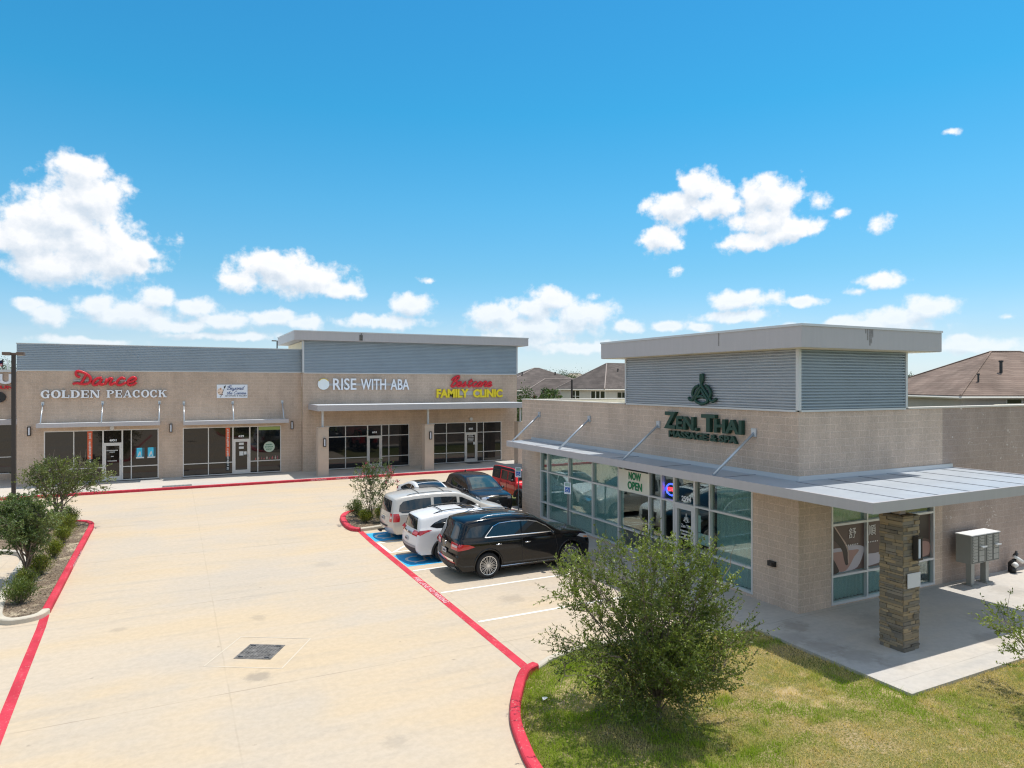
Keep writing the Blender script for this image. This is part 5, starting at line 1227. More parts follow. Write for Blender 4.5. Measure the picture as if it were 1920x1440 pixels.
# ================================================================== CARS
def paint(name, col, rough=0.28, metal=0.0, coat=0.5, var=0.0): return pmat(name, col, rough, metal, coat=coat, var=var)
M_carglass = pmat("car_glass", (0.010, 0.013, 0.016), 0.02, spec=0.9)
M_carglass_t = pmat("car_windscreen", (0.018, 0.055, 0.065), 0.02, spec=1.0)  # teal of the reflected sky put into the glass colour
M_chrome = pmat("chrome", (0.75, 0.76, 0.78), 0.12, 1.0)
M_alloy = pmat("alloy_rim", (0.52, 0.53, 0.55), 0.25, 0.85)
M_clad = pmat("black_cladding", (0.028, 0.028, 0.03), 0.65)
M_tail = pmat("tail_lamp_red", (0.50, 0.015, 0.025), 0.12, coat=1.0)
M_tailw = pmat("tail_lamp_clear", (0.62, 0.50, 0.50), 0.12, coat=1.0)
M_headl = pmat("head_lamp", (0.45, 0.47, 0.50), 0.08, coat=1.0)
M_amber = pmat("amber_marker", (0.7, 0.22, 0.02), 0.2)
M_plate = pmat("licence_plate_face", (0.55, 0.55, 0.55), 0.5)
M_plate_i = pmat("licence_plate_ink", (0.06, 0.06, 0.09), 0.5)

def resample(pts, step):
    P = [np.array(p, float) for p in pts]; out = [P[0]]
    for a, b in zip(P, P[1:]):
        n = max(1, int(round(np.linalg.norm(b-a)/step)))
        for k in range(1, n+1): out.append(a+(b-a)*k/n)
    return np.array(out)

class Car:
    """body grown from a side profile; x forward, y to the left, z up, origin on the ground under the middle"""
    def __init__(s, name, label, loc, rz, L, Wd, top, sill, belt, wheels, wr, col, tumble=0.30, edge=0.085, taper_f=0.15, taper_r=0.08, crown=(0.03, 0.09), group=None, tuck=0.05, front=None):
        s.t = thing(name, label, 'car', loc, rz, group); s.L, s.W, s.wr, s.wheels, s.sill, s.belt = L, Wd, wr, wheels, sill, belt
        s.hw = Wd/2; s.tumble, s.edge, s.tf, s.tr_, s.tuck = tumble, edge, taper_f, taper_r, tuck; s.crown = crown; s.col = col
        s.top = np.array(smooth_line(top, 7)); s.top = resample(s.top, 0.055)
        d = np.gradient(s.top, axis=0); d /= np.linalg.norm(d, axis=1)[:, None]; s.nrm = np.stack([d[:, 1], -d[:, 0]], 1)   # outward for front-to-rear order
        if s.nrm[len(s.nrm)//2, 1] < 0: s.nrm = -s.nrm
        s.body()
    def belt_z(s, x): return s.belt[0]+(s.belt[1]-s.belt[0])*np.clip((s.L/2-x)/s.L, 0, 1)
    def dist(s, x, z):
        d = np.sqrt((x[:, None]-s.top[None, :, 0])**2+(z[:, None]-s.top[None, :, 1])**2); return d.min(1)
    def side(s, x, z):
        x = np.atleast_1d(np.asarray(x, float)); z = np.atleast_1d(np.asarray(z, float))
        h = s.L/2
        f = np.clip((x-0.40*h)/(0.60*h), 0, 1); r = np.clip((-x-0.45*h)/(0.55*h), 0, 1)
        y = s.hw*(1-s.tf*f**2.4-s.tr_*r**2.2)
        bz = s.belt_z(x); mid = 0.62*bz
        low = np.clip((mid-z)/max(mid.max()-s.sill, .2), 0, 1); y = y-s.tuck*low**2
        up = np.clip(z-(bz-0.18), 0, 0.18)/0.18; y = y-0.028*up**2
        ab = np.clip(z-bz, 0, None); y = y-s.tumble*ab-0.02*np.clip(ab/0.02, 0, 1)
        d = s.dist(x, z); q = np.clip(1-d/s.edge, 0, 1)
        return y-s.edge*(1-np.sqrt(np.clip(1-q*q, 0, 1)))*0.85
    def P(s, x, z, off=0.0, sg=1): y = s.side(x, z); return [(float(a), sg*float(b+off), float(c)) for a, b, c in zip(np.atleast_1d(x), y, np.atleast_1d(z))]
    def body(s):
        top = [tuple(p) for p in s.top]; rear = top[-1]; front = top[0]
        ra = s.wr*1.13; bot = []
        def arch(xc):
            a0 = math.acos(max(-1, min(1, (s.sill-s.wr)/ra)))   # angle from vertical
            return [(xc-ra*math.sin(a0*(1-2*k/14)), s.wr+ra*math.cos(a0*(1-2*k/14))) for k in range(15)]
        pts = [rear, (rear[0]+0.06, s.sill)]
        for xc in sorted(s.wheels): pts += arch(xc)
        pts += [(front[0]-0.06, s.sill), front]
        seg = resample(pts, 0.07)[1:-1]; loop = top+[tuple(p) for p in seg]
        n = len(loop); arr = np.array(loop)
        # interior points
        xs, zs = np.meshgrid(np.arange(-s.L/2, s.L/2, 0.065), np.arange(s.sill, arr[:, 1].max(), 0.055)); xs, zs = xs.ravel(), zs.ravel()
        poly = [tuple(p) for p in loop]; k = in_poly(xs, zs, poly); xs, zs = xs[k], zs[k]
        dl = np.sqrt((xs[:, None]-arr[None, :, 0])**2+(zs[:, None]-arr[None, :, 1])**2).min(1)
        k = dl > 0.062; pts_i = [(a, b) for a, b in zip(xs[k], zs[k])]
        for off in (0.014, 0.036):
            for p, nn in zip(s.top[2:-2], s.nrm[2:-2]):
                q = p-nn*off
                if in_poly(np.array([q[0]]), np.array([q[1]]), poly)[0] and abs(np.sqrt(((arr-q)**2).sum(1)).min()-off) < 0.006: pts_i.append((q[0], q[1]))
        V = [Vector((float(a), float(b))) for a, b in loop+pts_i]
        r = delaunay_2d_cdt(V, [], [list(range(n))], 1, 1e-5)
        vx = np.array([v.x for v in r[0]]); vz = np.array([v.y for v in r[0]]); fs = [tuple(f) for f in r[2]]
        mb = MB()
        for sg in (1, -1): mb.add(s.P(vx, vz, 0, sg), fs)
        # top skin
        ye = s.side(s.top[:, 0], s.top[:, 1]); T_ = np.linspace(-1, 1, 15); vs = []
        for i in range(len(s.top)):
            for t_ in T_: vs.append(s.skin(i, t_, 0.0, ye))
        m = len(T_); mb.add(vs, [(i*m+j, i*m+j+1, (i+1)*m+j+1, (i+1)*m+j) for i in range(len(s.top)-1) for j in range(m-1)])
        s.ye = ye
        s.b = mb.build('body', s.col, s.t, smooth=True, off=(0,0,0), weld=True)
        # arch liners and floor
        for xc in s.wheels:
            mb = MB()
            w0 = 0.0
            prof = [(xc+ra*1.0*math.cos(q), s.wr+ra*1.0*math.sin(q)) for q in np.linspace(rad(-30), rad(210), 18)]
            for sg in (1, -1):
                vs = [(x, sg*(s.hw*0.93), z) for x, z in prof]+[(x, sg*(s.hw*0.5), z) for x, z in prof]; k = len(prof)
                mb.add(vs, [(i, i+1, k+i+1, k+i) for i in range(k-1)]+[tuple(k+i for i in range(k))])
            mb.build('wheel_well', M_black, s.t, off=(0,0,0))
        mb = MB(); mb.box(-s.L/2+0.25, s.L/2-0.25, -s.hw*0.82, s.hw*0.82, s.sill-0.03, s.sill+0.06); mb.build('underbody', M_black, s.t, off=(0,0,0))
    def skin(s, i, t_, off, ye=None):
        ye = s.ye if ye is None else ye
        p = s.top[i]; nn = s.nrm[i]; c = s.crown[0]*abs(nn[1])+s.crown[1]*abs(nn[0])
        q = c*(1-abs(t_)**2.2)+off
        return (float(p[0]+nn[0]*q), float(t_*ye[i]), float(p[1]+nn[1]*q))
    def idx(s, x, z): return int(((s.top-np.array([x, z]))**2).sum(1).argmin())
    def patch(s, name, mat, a, b, t0, t1, off=0.006, n=12, parent=None, t0b=None, t1b=None):
        """piece of the top skin between profile points a and b; t0..t1 across, may change towards b"""
        i0, i1 = sorted((s.idx(*a), s.idx(*b))); mb = MB(); vs = []; m = n+1
        for i in range(i0, i1+1):
            f = (i-i0)/max(1, i1-i0); u0 = t0+(t0b-t0)*f if t0b is not None else t0; u1 = t1+(t1b-t1)*f if t1b is not None else t1
            for j in range(m): vs.append(s.skin(i, u0+(u1-u0)*j/n, off))
        mb.add(vs, [(i*m+j, i*m+j+1, (i+1)*m+j+1, (i+1)*m+j) for i in range(i1-i0) for j in range(n)])
        return mb.build(name, mat, parent or s.t, smooth=True, off=(0,0,0))
    def panel(s, name, mat, poly, off=0.005, parent=None, both=True, step=0.07, rounded=False):
        """piece of the flank outlined in side view"""
        pl = smooth_line(poly, 4, True) if rounded else poly
        lp = resample(list(pl)+[pl[0]], step)[:-1]; xs, zs = np.meshgrid(np.arange(lp[:, 0].min(), lp[:, 0].max(), step), np.arange(lp[:, 1].min(), lp[:, 1].max(), step)); xs, zs = xs.ravel(), zs.ravel()
        k = in_poly(xs, zs, [tuple(p) for p in lp]); xs, zs = xs[k], zs[k]
        k = np.sqrt((xs[:, None]-lp[None, :, 0])**2+(zs[:, None]-lp[None, :, 1])**2).min(1) > step*0.5 if len(xs) else np.zeros(0, bool)
        V = [Vector((float(a), float(b))) for a, b in [tuple(p) for p in lp]+list(zip(xs[k], zs[k]))]
        r = delaunay_2d_cdt(V, [], [list(range(len(lp)))], 1, 1e-5)
        vx = np.array([v.x for v in r[0]]); vz = np.array([v.y for v in r[0]]); fs = [tuple(f) for f in r[2]]; out = []
        for sg in ((1, -1) if both else (-1,)):
            mb = MB(); mb.add(s.P(vx, vz, off, sg), fs); out.append(mb.build(name, mat, parent or s.t, smooth=True, off=(0,0,0)))
        return out
    def line(s, name, mat, pts, r, off=0.004, closed=False, parent=None):
        q = resample(list(pts)+([pts[0]] if closed else []), 0.06)
        for sg in (1, -1):
            mb = MB(); mb.tube(s.P(q[:, 0], q[:, 1], off, sg), r, 5); mb.build(name, mat, parent or s.t, off=(0,0,0))
    def wheels_on(s, spokes=10, rim=None, rimr=0.72, tw=0.235, double=False):
        rim = rim or M_alloy; w = None
        for x in s.wheels:
            for sg in (-1, 1):
                y = sg*(s.hw-0.035)
                R = s.wr; ro = R*rimr; k = sg
                mb = MB(); mb.lathe([(ro*0.55, -tw*0.9), (ro*0.97, -tw*0.9), (ro*0.97, -0.055), (ro*0.3, -0.06)], 28, 'y', (x, y, R)) if sg > 0 else mb.lathe([(ro*0.3, 0.06), (ro*0.97, 0.055), (ro*0.97, tw*0.9), (ro*0.55, tw*0.9)], 28, 'y', (x, y, R))
                wh = mb.build('wheel', M_black, s.t, smooth=False, off=(0,0,0))
                mb = MB(); pr = [(ro, 0.0), (ro*1.03, 0.012), (R*0.93, 0.012), (R*0.985, -0.012), (R, -0.05), (R, -tw+0.05), (R*0.985, -tw+0.012), (R*0.93, -tw), (ro, -tw)]
                mb.lathe([(a, b*k) for a, b in pr], 36, 'y', (x, y, R), close=False); mb.build('tyre', M_rubber, wh, smooth=True, off=(0,0,0))
                mb = MB(); mb.lathe([(a, b*k) for a, b in ((ro*0.90, -0.03), (ro*0.93, 0.004), (ro*1.0, 0.008), (ro*1.02, -0.02))], 36, 'y', (x, y, R), close=False)
                mb.lathe([(0.001, 0.004*k), (ro*0.17, 0.002*k), (ro*0.2, -0.03*k)], 16, 'y', (x, y, R), close=False)
                for q in range(spokes):
                    for dq in ((-0.09, 0.09) if double else (0.0,)):
                        a = 2*math.pi*q/spokes; a0 = a+dq*0.5; a1 = a+dq
                        ww = ro*(0.020 if double else 0.06)
                        e = lambda rr, aa, o: (x+rr*math.cos(aa)-o*math.sin(aa), rr, R+rr*math.sin(aa)+o*math.cos(aa))
                        vs = []
                        for rr, yy, o in ((ro*0.15, 0.0, ww), (ro*0.92, -0.006, ww*0.8)):
                            for oo in (-o, o):
                                p = e(rr, a0 if rr < ro*0.5 else a1, oo); vs += [(p[0], y+k*yy, p[2]), (p[0], y+k*(yy-0.03), p[2])]
                        mb.add(vs, [(0,2,6,4),(0,4,5,1),(2,3,7,6),(1,5,7,3),(0,1,3,2),(4,6,7,5)])
                mb.build('rim', rim, wh, off=(0,0,0))
    def mirror(s, x, z, mat, size=(0.10, 0.19, 0.13)):
        for sg in (1, -1):
            y = sg*(float(s.side(x, z)[0])+size[1]*0.62); mb = MB(); a, b, c = size
            mb.lathe([(0.02, -a*0.6), (0.07, -a*0.5), (0.085, -a*0.1), (0.075, a*0.45), (0.02, a*0.75)], 12, 'x', (0, 0, 0)); mb.v = [(p[0]+x, p[1]*b/0.17+y, p[2]*c/0.17+z+0.05) for p in mb.v]
            m_ = mb.build('mirror', mat, s.t, smooth=True, off=(0,0,0))
            mb = MB(); mb.box(x-0.03, x+0.03, y-sg*size[1]*0.62, y-sg*0.02, z, z+0.03); mb.build('mirror_arm', M_clad, m_, off=(0,0,0))
    def handles(s, pts, mat):
        for x, z in pts:
            for sg in (1, -1):
                y = sg*float(s.side(x, z)[0]); mb = MB()
                mb.tube([(x-0.11, y-sg*0.01, z), (x-0.08, y+sg*0.028, z), (x+0.08, y+sg*0.028, z), (x+0.11, y-sg*0.01, z)], [0.014, 0.016, 0.016, 0.014], 6); mb.build('door_handle', mat, s.t, smooth=True, off=(0,0,0))
    def rails(s, mat, x0, x1, yy, r=0.02, lift=0.05, bars=()):
        a, b = s.idx(x1, s.top[:, 1].max()), s.idx(x0, s.top[:, 1].max()); i0, i1 = sorted((a, b))
        for sg in (1, -1):
            pts = []
            for i in range(i0, i1+1, 3):
                f = (i-i0)/max(1, i1-i0); e = min(f, 1-f)*9; p = s.skin(i, sg*yy/s.ye[i], 0.0); pts.append((p[0], p[1], p[2]+lift*min(1, e)))
            mb = MB(); mb.tube(pts, r, 7); mb.build('roof_rail', mat, s.t, smooth=True, off=(0,0,0))
        for x in bars:
            i = s.idx(x, s.top[:, 1].max()); pts = [s.skin(i, t_*yy/s.ye[i], lift*0.75) for t_ in np.linspace(-1, 1, 7)]
            mb = MB(); mb.tube(pts, r*0.9, 7); mb.build('roof_bar', mat, s.t, smooth=True, off=(0,0,0))
    def rear_box(s, name, mat, z0, z1, t0, t1, off=0.012, zref=None, parent=None):
        xr = s.top[-1][0]
        return s.patch(name, mat, (xr-0.05, z1), (xr-0.05, z0), t0, t1, off, 8, parent)
    def plate(s, z0, z1, hw=0.16, front=False):
        x = (s.L/2+0.2) if front else -(s.L/2+0.2)
        i = s.idx(x, (z0+z1)/2); p = s.skin(i, 0, 0.012); px = p[0]; sg = 1 if front else -1
        mb = MB(); mb.box(px, px+sg*0.012, -hw, hw, z0, z1); q = mb.build('licence_plate', M_plate, s.t, off=(0,0,0))
        mb = MB(); rg = random.Random(int(z0*1000))
        for k in range(6): y = -hw*0.8+k*hw*0.28; mb.box(px+sg*0.012, px+sg*0.015, y, y+hw*0.19, z0+0.03, z1-0.035)
        mb.build('plate_marks', M_plate_i, q, off=(0,0,0))
    def badge(s, z, r=0.045, front=False):
        x = (s.L/2+0.2) if front else -(s.L/2+0.2); i = s.idx(x, z); p = s.skin(i, 0, 0.008); sg = 1 if front else -1
        mb = MB(); mb.tube([(p[0], r*math.cos(q), p[2]+r*math.sin(q)) for q in np.linspace(0, 2*math.pi, 17)], r*0.16, 5); mb.tube([(p[0], 0, p[2]+r), (p[0], 0, p[2])], r*0.13, 4); mb.build('emblem', M_chrome, s.t, off=(0,0,0))
    def seam(s, pts, parent=None): s.line('door_seam', M_black, pts, 0.006, 0.0005)
    def cladding(s, mat=None, lip=0.07, sill_h=0.14, thick=0.012):
        mat = mat or M_clad; ra = s.wr*1.13
        for xc in s.wheels:
            a = np.linspace(rad(-20), rad(200), 26)
            out = [(xc+(ra+lip)*math.cos(q), s.wr+(ra+lip)*math.sin(q)) for q in a]; inn = [(xc+(ra+0.002)*math.cos(q), s.wr+(ra+0.002)*math.sin(q)) for q in a]
            out = [(x, max(z, s.sill)) for x, z in out]; inn = [(x, max(z, s.sill)) for x, z in inn]
            for sg in (1, -1):
                A = np.array(out); B = np.array(inn); k = len(a); mb = MB()
                vs = s.P(A[:, 0], A[:, 1], 0.002, sg)+s.P(A[:, 0], A[:, 1], thick, sg)+s.P(B[:, 0], B[:, 1], thick+0.004, sg)+s.P(B[:, 0], B[:, 1], -0.03, sg)
                mb.add(vs, [(r*k+i, r*k+i+1, (r+1)*k+i+1, (r+1)*k+i) for r in range(3) for i in range(k-1)]); mb.build('wheel_arch_trim', mat, s.t, smooth=True, off=(0,0,0))
        w0, w1 = sorted(s.wheels)
        s.panel('sill_trim', mat, [(w0+ra, s.sill), (w1-ra, s.sill), (w1-ra-0.02, s.sill+sill_h), (w0+ra+0.02, s.sill+sill_h)], thick)

# ---- black SUV nearest the camera
c = Car('parked_car', 'large black SUV with chrome window trim, parked nearest the camera', (10.27, 20.45, 0), 0, 4.92, 1.95,
  [(2.34,.24),(2.40,.38),(2.42,.60),(2.40,.82),(2.30,1.0),(2.05,1.09),(1.6,1.15),(1.22,1.20),(0.80,1.43),(.38,1.64),(0.05,1.72),(-.5,1.77),(-1.2,1.765),(-1.75,1.73),(-2.06,1.68),(-2.15,1.58),(-2.27,1.32),(-2.36,1.12),(-2.40,.98),(-2.41,.80),(-2.44,.66),(-2.44,.48),(-2.36,.34),(-2.30,.28)],
  .27, (1.12, 1.18), (1.595, -1.40), .402, paint("black_car_paint", (0.003,0.003,0.004), 0.08, coat=0.0), tumble=0.30, crown=(.035,.07))
c.patch('windscreen', M_carglass, (1.18,1.22), (.42,1.62), -.90, .90, .005, t0b=-.93, t1b=.93)
c.patch('rear_window', M_carglass, (-2.10,1.57), (-2.33,1.17), -.84, .84, .006, t0b=-.90, t1b=.90)
c.patch('sunroof', M_carglass, (.20,1.7), (-.95,1.75), -.66, .66, .004)
win = [(0.95,1.20),(.70,1.385),(.38,1.545),(.10,1.60),(-.55,1.62),(-.98,1.60),(-1.20,1.52),(-1.52,1.225)]
c.panel('side_window', M_carglass, [(0.90,1.215),(.68,1.37),(.38,1.525),(.08,1.585),(-.18,1.595),(-.18,1.205)], .005)
c.panel('side_window', M_carglass, [(-.24,1.205),(-.24,1.597),(-.60,1.602),(-.98,1.58),(-1.18,1.50),(-1.46,1.235)], .005)
c.panel('quarter_window', M_carglass, [(-1.62,1.245),(-1.32,1.52),(-1.26,1.575),(-1.60,1.575),(-1.95,1.54),(-2.10,1.36),(-2.15,1.27)], .005)
c.line('window_trim', M_chrome, win, .015, .006, True)
c.panel('tail_lamp', M_tail, [(-2.44,.99),(-2.36,1.10),(-2.05,1.06),(-1.86,.99),(-2.1,.93),(-2.42,.90)], .008)
for sg in (1, -1): c.patch('tail_lamp', M_tail, (-2.36,1.10), (-2.42,.91), sg*.52, sg*1.0, .010, 8)
for sg in (1, -1): c.patch('tail_lamp_strip', M_tailw, (-2.385,1.04), (-2.405,.99), sg*.60, sg*.98, .013, 8)
c.patch('bumper_trim', M_chrome, (-2.45,.60), (-2.45,.565), -.80, .80, .012)
c.patch('rear_bumper', M_clad, (-2.44,.50), (-2.31,.29), -.9, .9, .008)
for sg in (1, -1): c.patch('exhaust_trim', M_chrome, (-2.41,.41), (-2.36,.33), sg*.50, sg*.90, .016, 6)
for sg in (1, -1): c.patch('reflector', M_tail, (-2.44,.56), (-2.44,.53), sg*.55, sg*.92, .012, 5)
c.patch('boot_trim', M_chrome, (-2.41,.89), (-2.41,.875), -.42, .42, .014)
c.plate(.90, 1.02) if False else c.plate(.73, .86)
c.badge(1.05, .05)
c.panel('headlight', M_headl, [(2.36,.86),(2.30,.98),(1.98,1.04),(1.86,.98),(2.1,.90)], .008); c.panel('marker_lamp', M_amber, [(2.30,.89),(2.28,.93),(2.12,.95),(2.12,.91)], .012)
c.patch('grille', M_clad, (2.39,.88), (2.43,.52), -.58, .58, .01)
c.line('door_seam', M_black, [(1.02,.36),(1.08,.75),(.98,1.15)], .005, .001); c.line('door_seam', M_black, [(-.21,.36),(-.21,1.15)], .005, .001); c.line('door_seam', M_black, [(-1.05,.46),(-1.02,.75),(-1.30,.95),(-1.46,1.15)], .005, .001)
c.line('door_seam', M_black, [(1.0,.36),(-1.0,.36)], .005, .001)
c.handles([(-.02,.98),(-1.05,1.0)], M_chrome); c.mirror(.86,1.14, c.col); c.rails(M_chrome, -1.55, .15, .63, .017, .05); c.cladding(c.col, .05, .10, .008)
for sg in (1, -1):
    mb = MB(); mb.tube([(-.98, sg*.95, .33),(1.05, sg*.95, .33)], .032, 8, flat=((0,0,1), .016)); mb.build('running_board', M_chrome, c.t, off=(0,0,0))
c.wheels_on(14, pmat("machined_rim", (0.62,0.63,0.65), 0.22, 0.8), .74, double=True)

for _o in kids(c.t):            # the SUV stands a little taller on its wheels
    if not _o.name.startswith('wheel.') and _o.name != 'wheel': _o.scale.z = 1.045
# ---- white crossover
c = Car('parked_car', 'white crossover with black roof rails, parked between the black SUV and the minivan', (9.66, 22.98, 0), 0, 4.60, 1.85,
  [(2.18,.26),(2.24,.42),(2.25,.62),(2.20,.82),(2.05,.96),(1.6,1.06),(1.15,1.13),(.72,1.38),(.25,1.58),(-.2,1.64),(-.8,1.65),(-1.4,1.61),(-1.88,1.54),(-2.02,1.50),(-2.08,1.42),(-2.13,1.20),(-2.16,1.05),(-2.22,.95),(-2.25,.80),(-2.27,.60),(-2.24,.42),(-2.14,.30)],
  .27, (1.02, 1.13), (1.38, -1.28), .355, paint("pearl_white_paint", (0.70,0.70,0.70), 0.3), tumble=0.34, crown=(.035,.08), taper_r=.1)
c.patch('windscreen', M_carglass, (1.10,1.15), (.30,1.56), -.88, .88, .005)
c.patch('rear_window', M_carglass, (-2.06,1.46), (-2.15,1.10), -.80, .80, .007, t0b=-.84, t1b=.84)
c.patch('sunroof', M_carglass, (.10,1.62), (-.42,1.65), -.55, .55, .004)
c.panel('side_window', M_carglass, [(.95,1.10),(.64,1.30),(.30,1.445),(-.12,1.50),(-.12,1.10)], .005)
c.panel('side_window', M_carglass, [(-.18,1.10),(-.18,1.505),(-.70,1.505),(-1.02,1.48),(-1.02,1.12)], .005)
c.panel('quarter_window', M_carglass, [(-1.08,1.13),(-1.08,1.475),(-1.35,1.43),(-1.62,1.33),(-1.78,1.22),(-1.55,1.15)], .005)
c.panel('tail_lamp', M_tail, [(-2.26,1.00),(-2.16,1.10),(-1.86,1.12),(-1.72,1.10),(-1.95,1.03),(-2.15,.94)], .008)
for sg in (1, -1): c.patch('tail_lamp', M_tail, (-2.165,1.07), (-2.24,.91), sg*.55, sg*1.0, .010, 8)
c.patch('boot_trim', M_chrome, (-2.22,.96), (-2.235,.92), -.5, .5, .014)
c.patch('rear_bumper', M_clad, (-2.26,.52), (-2.16,.31), -.95, .95, .010)
c.patch('bumper_step', pmat("bumper_grey", (0.32,0.32,0.33), 0.5), (-2.27,.60), (-2.265,.53), -.95, .95, .012)
c.plate(.68, .81); c.badge(1.0, .05)
c.panel('headlight', M_headl, [(2.22,.80),(2.12,.92),(1.80,.98),(1.72,.92),(2.0,.84)], .008); c.patch('grille', M_clad, (2.24,.80), (2.25,.45), -.65, .65, .01)
c.line('door_seam', M_black, [(-.15,.42),(-.15,1.09)], .005, .001); c.line('door_seam', M_black, [(.92,.42),(1.0,.8),(.98,1.1)], .005, .001); c.line('door_seam', M_black, [(-.86,.6),(-.98,.85),(-1.05,1.1)], .005, .001)
c.handles([(.0,.93),(-.95,.96)], c.col); c.mirror(.80,1.08, c.col); c.rails(M_black, -1.60, .10, .56, .018, .05, bars=(-.25,-1.25)); c.cladding()
c.wheels_on(10, None, .70, double=True)

# ---- champagne minivan
c = Car('parked_car', 'champagne minivan with red tail lamps, parked behind the crape myrtle island', (10.12, 26.62, 0), 0, 5.14, 2.0,
  [(2.42,.24),(2.50,.40),(2.51,.58),(2.46,.76),(2.32,.90),(1.95,1.02),(1.62,1.10),(1.30,1.22),(.80,1.48),(.42,1.65),(.05,1.72),(-.6,1.745),(-1.4,1.73),(-2.0,1.68),(-2.30,1.62),(-2.38,1.54),(-2.44,1.30),(-2.48,1.08),(-2.50,.92),(-2.52,.76),(-2.53,.56),(-2.48,.40),(-2.40,.28)],
  .25, (1.02, 1.06), (1.62, -1.45), .345, paint("champagne_paint", (0.53,0.50,0.455), 0.3, 0.15), tumble=0.26, crown=(.04,.10), taper_r=.08, taper_f=.2)
c.patch('windscreen', M_carglass, (1.30,1.22), (.48,1.63), -.90, .90, .005)
c.patch('rear_window', M_carglass, (-2.39,1.52), (-2.485,1.08), -.86, .86, .007)
c.panel('side_window', M_carglass, [(1.20,1.07),(.82,1.32),(.42,1.50),(.30,1.52),(.30,1.06)], .005)
c.panel('side_window', M_carglass, [(.18,1.06),(.18,1.54),(-.35,1.575),(-.80,1.58),(-.80,1.06)], .005)
c.panel('quarter_window', M_carglass, [(-.92,1.06),(-.92,1.58),(-1.6,1.56),(-2.05,1.50),(-2.20,1.36),(-2.24,1.14),(-2.1,1.07)], .005)
c.panel('tail_lamp', M_tail, [(-2.49,.74),(-2.47,1.06),(-2.26,1.06),(-2.22,.90),(-2.24,.74)], .008)
for sg in (1, -1): c.patch('tail_lamp', M_tail, (-2.48,1.06), (-2.52,.74), sg*.80, sg*1.0, .010, 4)
for sg in (1, -1): c.patch('reversing_lamp', M_tailw, (-2.497,.95), (-2.51,.85), sg*.84, sg*.99, .014, 4)
c.patch('boot_trim', M_chrome, (-2.50,.93), (-2.505,.905), -.4, .4, .014)
c.patch('bumper_step', M_clad, (-2.525,.60), (-2.53,.53), -.62, .62, .014)
c.plate(.74, .87, .17)
mb = MB(); mb.box(-2.78,-2.45,-.03,.03,.30,.36); mb.box(-2.80,-2.72,-.18,.18,.28,.33); mb.build('tow_hitch', M_black, c.t, off=(0,0,0))
c.panel('headlight', M_headl, [(2.48,.70),(2.38,.86),(2.05,.96),(1.90,.92),(2.2,.78)], .008); c.patch('grille', M_chrome, (2.45,.80), (2.50,.62), -.55, .55, .01)
c.line('door_seam', M_black, [(.24,.34),(.24,1.05)], .006, .001); c.line('door_seam', M_black, [(-.86,.36),(-.86,1.05)], .006, .001); c.line('slide_rail', M_black, [(-.90,.98),(-2.2,.98)], .007, .001); c.line('door_seam', M_black, [(1.18,.40),(1.22,1.05)], .006, .001)
c.handles([(.42,.92),(-.70,.92)], c.col); c.mirror(.98,1.08, c.col, (.12,.22,.19)); c.rails(M_black, -1.85, .05, .66, .012, .03, bars=(-.3,-1.35))
c.wheels_on(9, None, .66)

# ---- three cars nosed towards the spa's far end
RZ = -math.pi/2
c = Car('parked_car', 'white sedan with a dark glass roof, mostly hidden behind the minivan', (10.85, 30.9, 0), RZ, 4.72, 1.88,
  [(2.28,.24),(2.33,.40),(2.33,.55),(2.24,.70),(1.9,.84),(1.45,.94),(1.12,1.00),(.70,1.24),(.25,1.40),(-.2,1.455),(-.7,1.42),(-1.2,1.30),(-1.7,1.14),(-2.1,1.08),(-2.28,1.04),(-2.32,.85),(-2.34,.6),(-2.30,.42),(-2.2,.28)],
  .22, (.90, .98), (1.43, -1.45), .345, MATS["pearl_white_paint"], tumble=0.42, crown=(.03,.12), taper_f=.2, taper_r=.14)
c.patch('windscreen', M_carglass, (1.15,1.0), (.22,1.40), -.92, .92, .005)
c.patch('glass_roof', M_carglass, (.18,1.41), (-.85,1.40), -.90, .90, .005); c.patch('rear_window', M_carglass, (-.9,1.39), (-1.75,1.13), -.86, .86, .005)
c.panel('side_window', M_carglass, [(.95,.97),(.6,1.17),(.22,1.315),(-.10,1.355),(-.10,.98)], .005)
c.panel('side_window', M_carglass, [(-.16,.98),(-.16,1.355),(-.6,1.335),(-1.05,1.23),(-1.50,1.07),(-1.3,1.0)], .005)
c.mirror(.80,.96, M_black); c.panel('headlight', M_headl, [(2.26,.58),(2.2,.68),(1.85,.80),(1.8,.74)], .008); c.panel('tail_lamp', M_tail, [(-2.3,.92),(-2.2,1.02),(-1.9,1.0),(-2.0,.92)], .008)
c.plate(.40, .50, .16, True); c.handles([(.05,.86),(-.95,.88)], M_chrome); c.wheels_on(10, None, .72)

c = Car('parked_car', 'dark grey crossover facing the camera between the sedan and the red off-roader', (13.28, 30.55, 0), RZ, 4.62, 1.86,
  [(2.20,.26),(2.27,.40),(2.28,.62),(2.24,.84),(2.10,.98),(1.6,1.07),(1.12,1.13),(.66,1.40),(.22,1.60),(-.2,1.66),(-.8,1.68),(-1.4,1.64),(-1.85,1.56),(-2.0,1.50),(-2.16,1.18),(-2.25,1.0),(-2.28,.75),(-2.27,.5),(-2.18,.3)],
  .27, (1.03, 1.10), (1.36, -1.30), .365, paint("dark_grey_paint", (0.014,0.014,0.017), 0.2, 0.2, coat=0.2), tumble=0.33, crown=(.035,.10))
c.patch('windscreen', M_carglass_t, (1.08,1.15), (.26,1.58), -.90, .90, .005); c.patch('rear_window', M_carglass, (-2.02,1.46), (-2.15,1.18), -.82, .82, .006)
c.panel('side_window', M_carglass, [(.92,1.10),(.62,1.30),(.26,1.465),(-.10,1.52),(-.10,1.10)], .005)
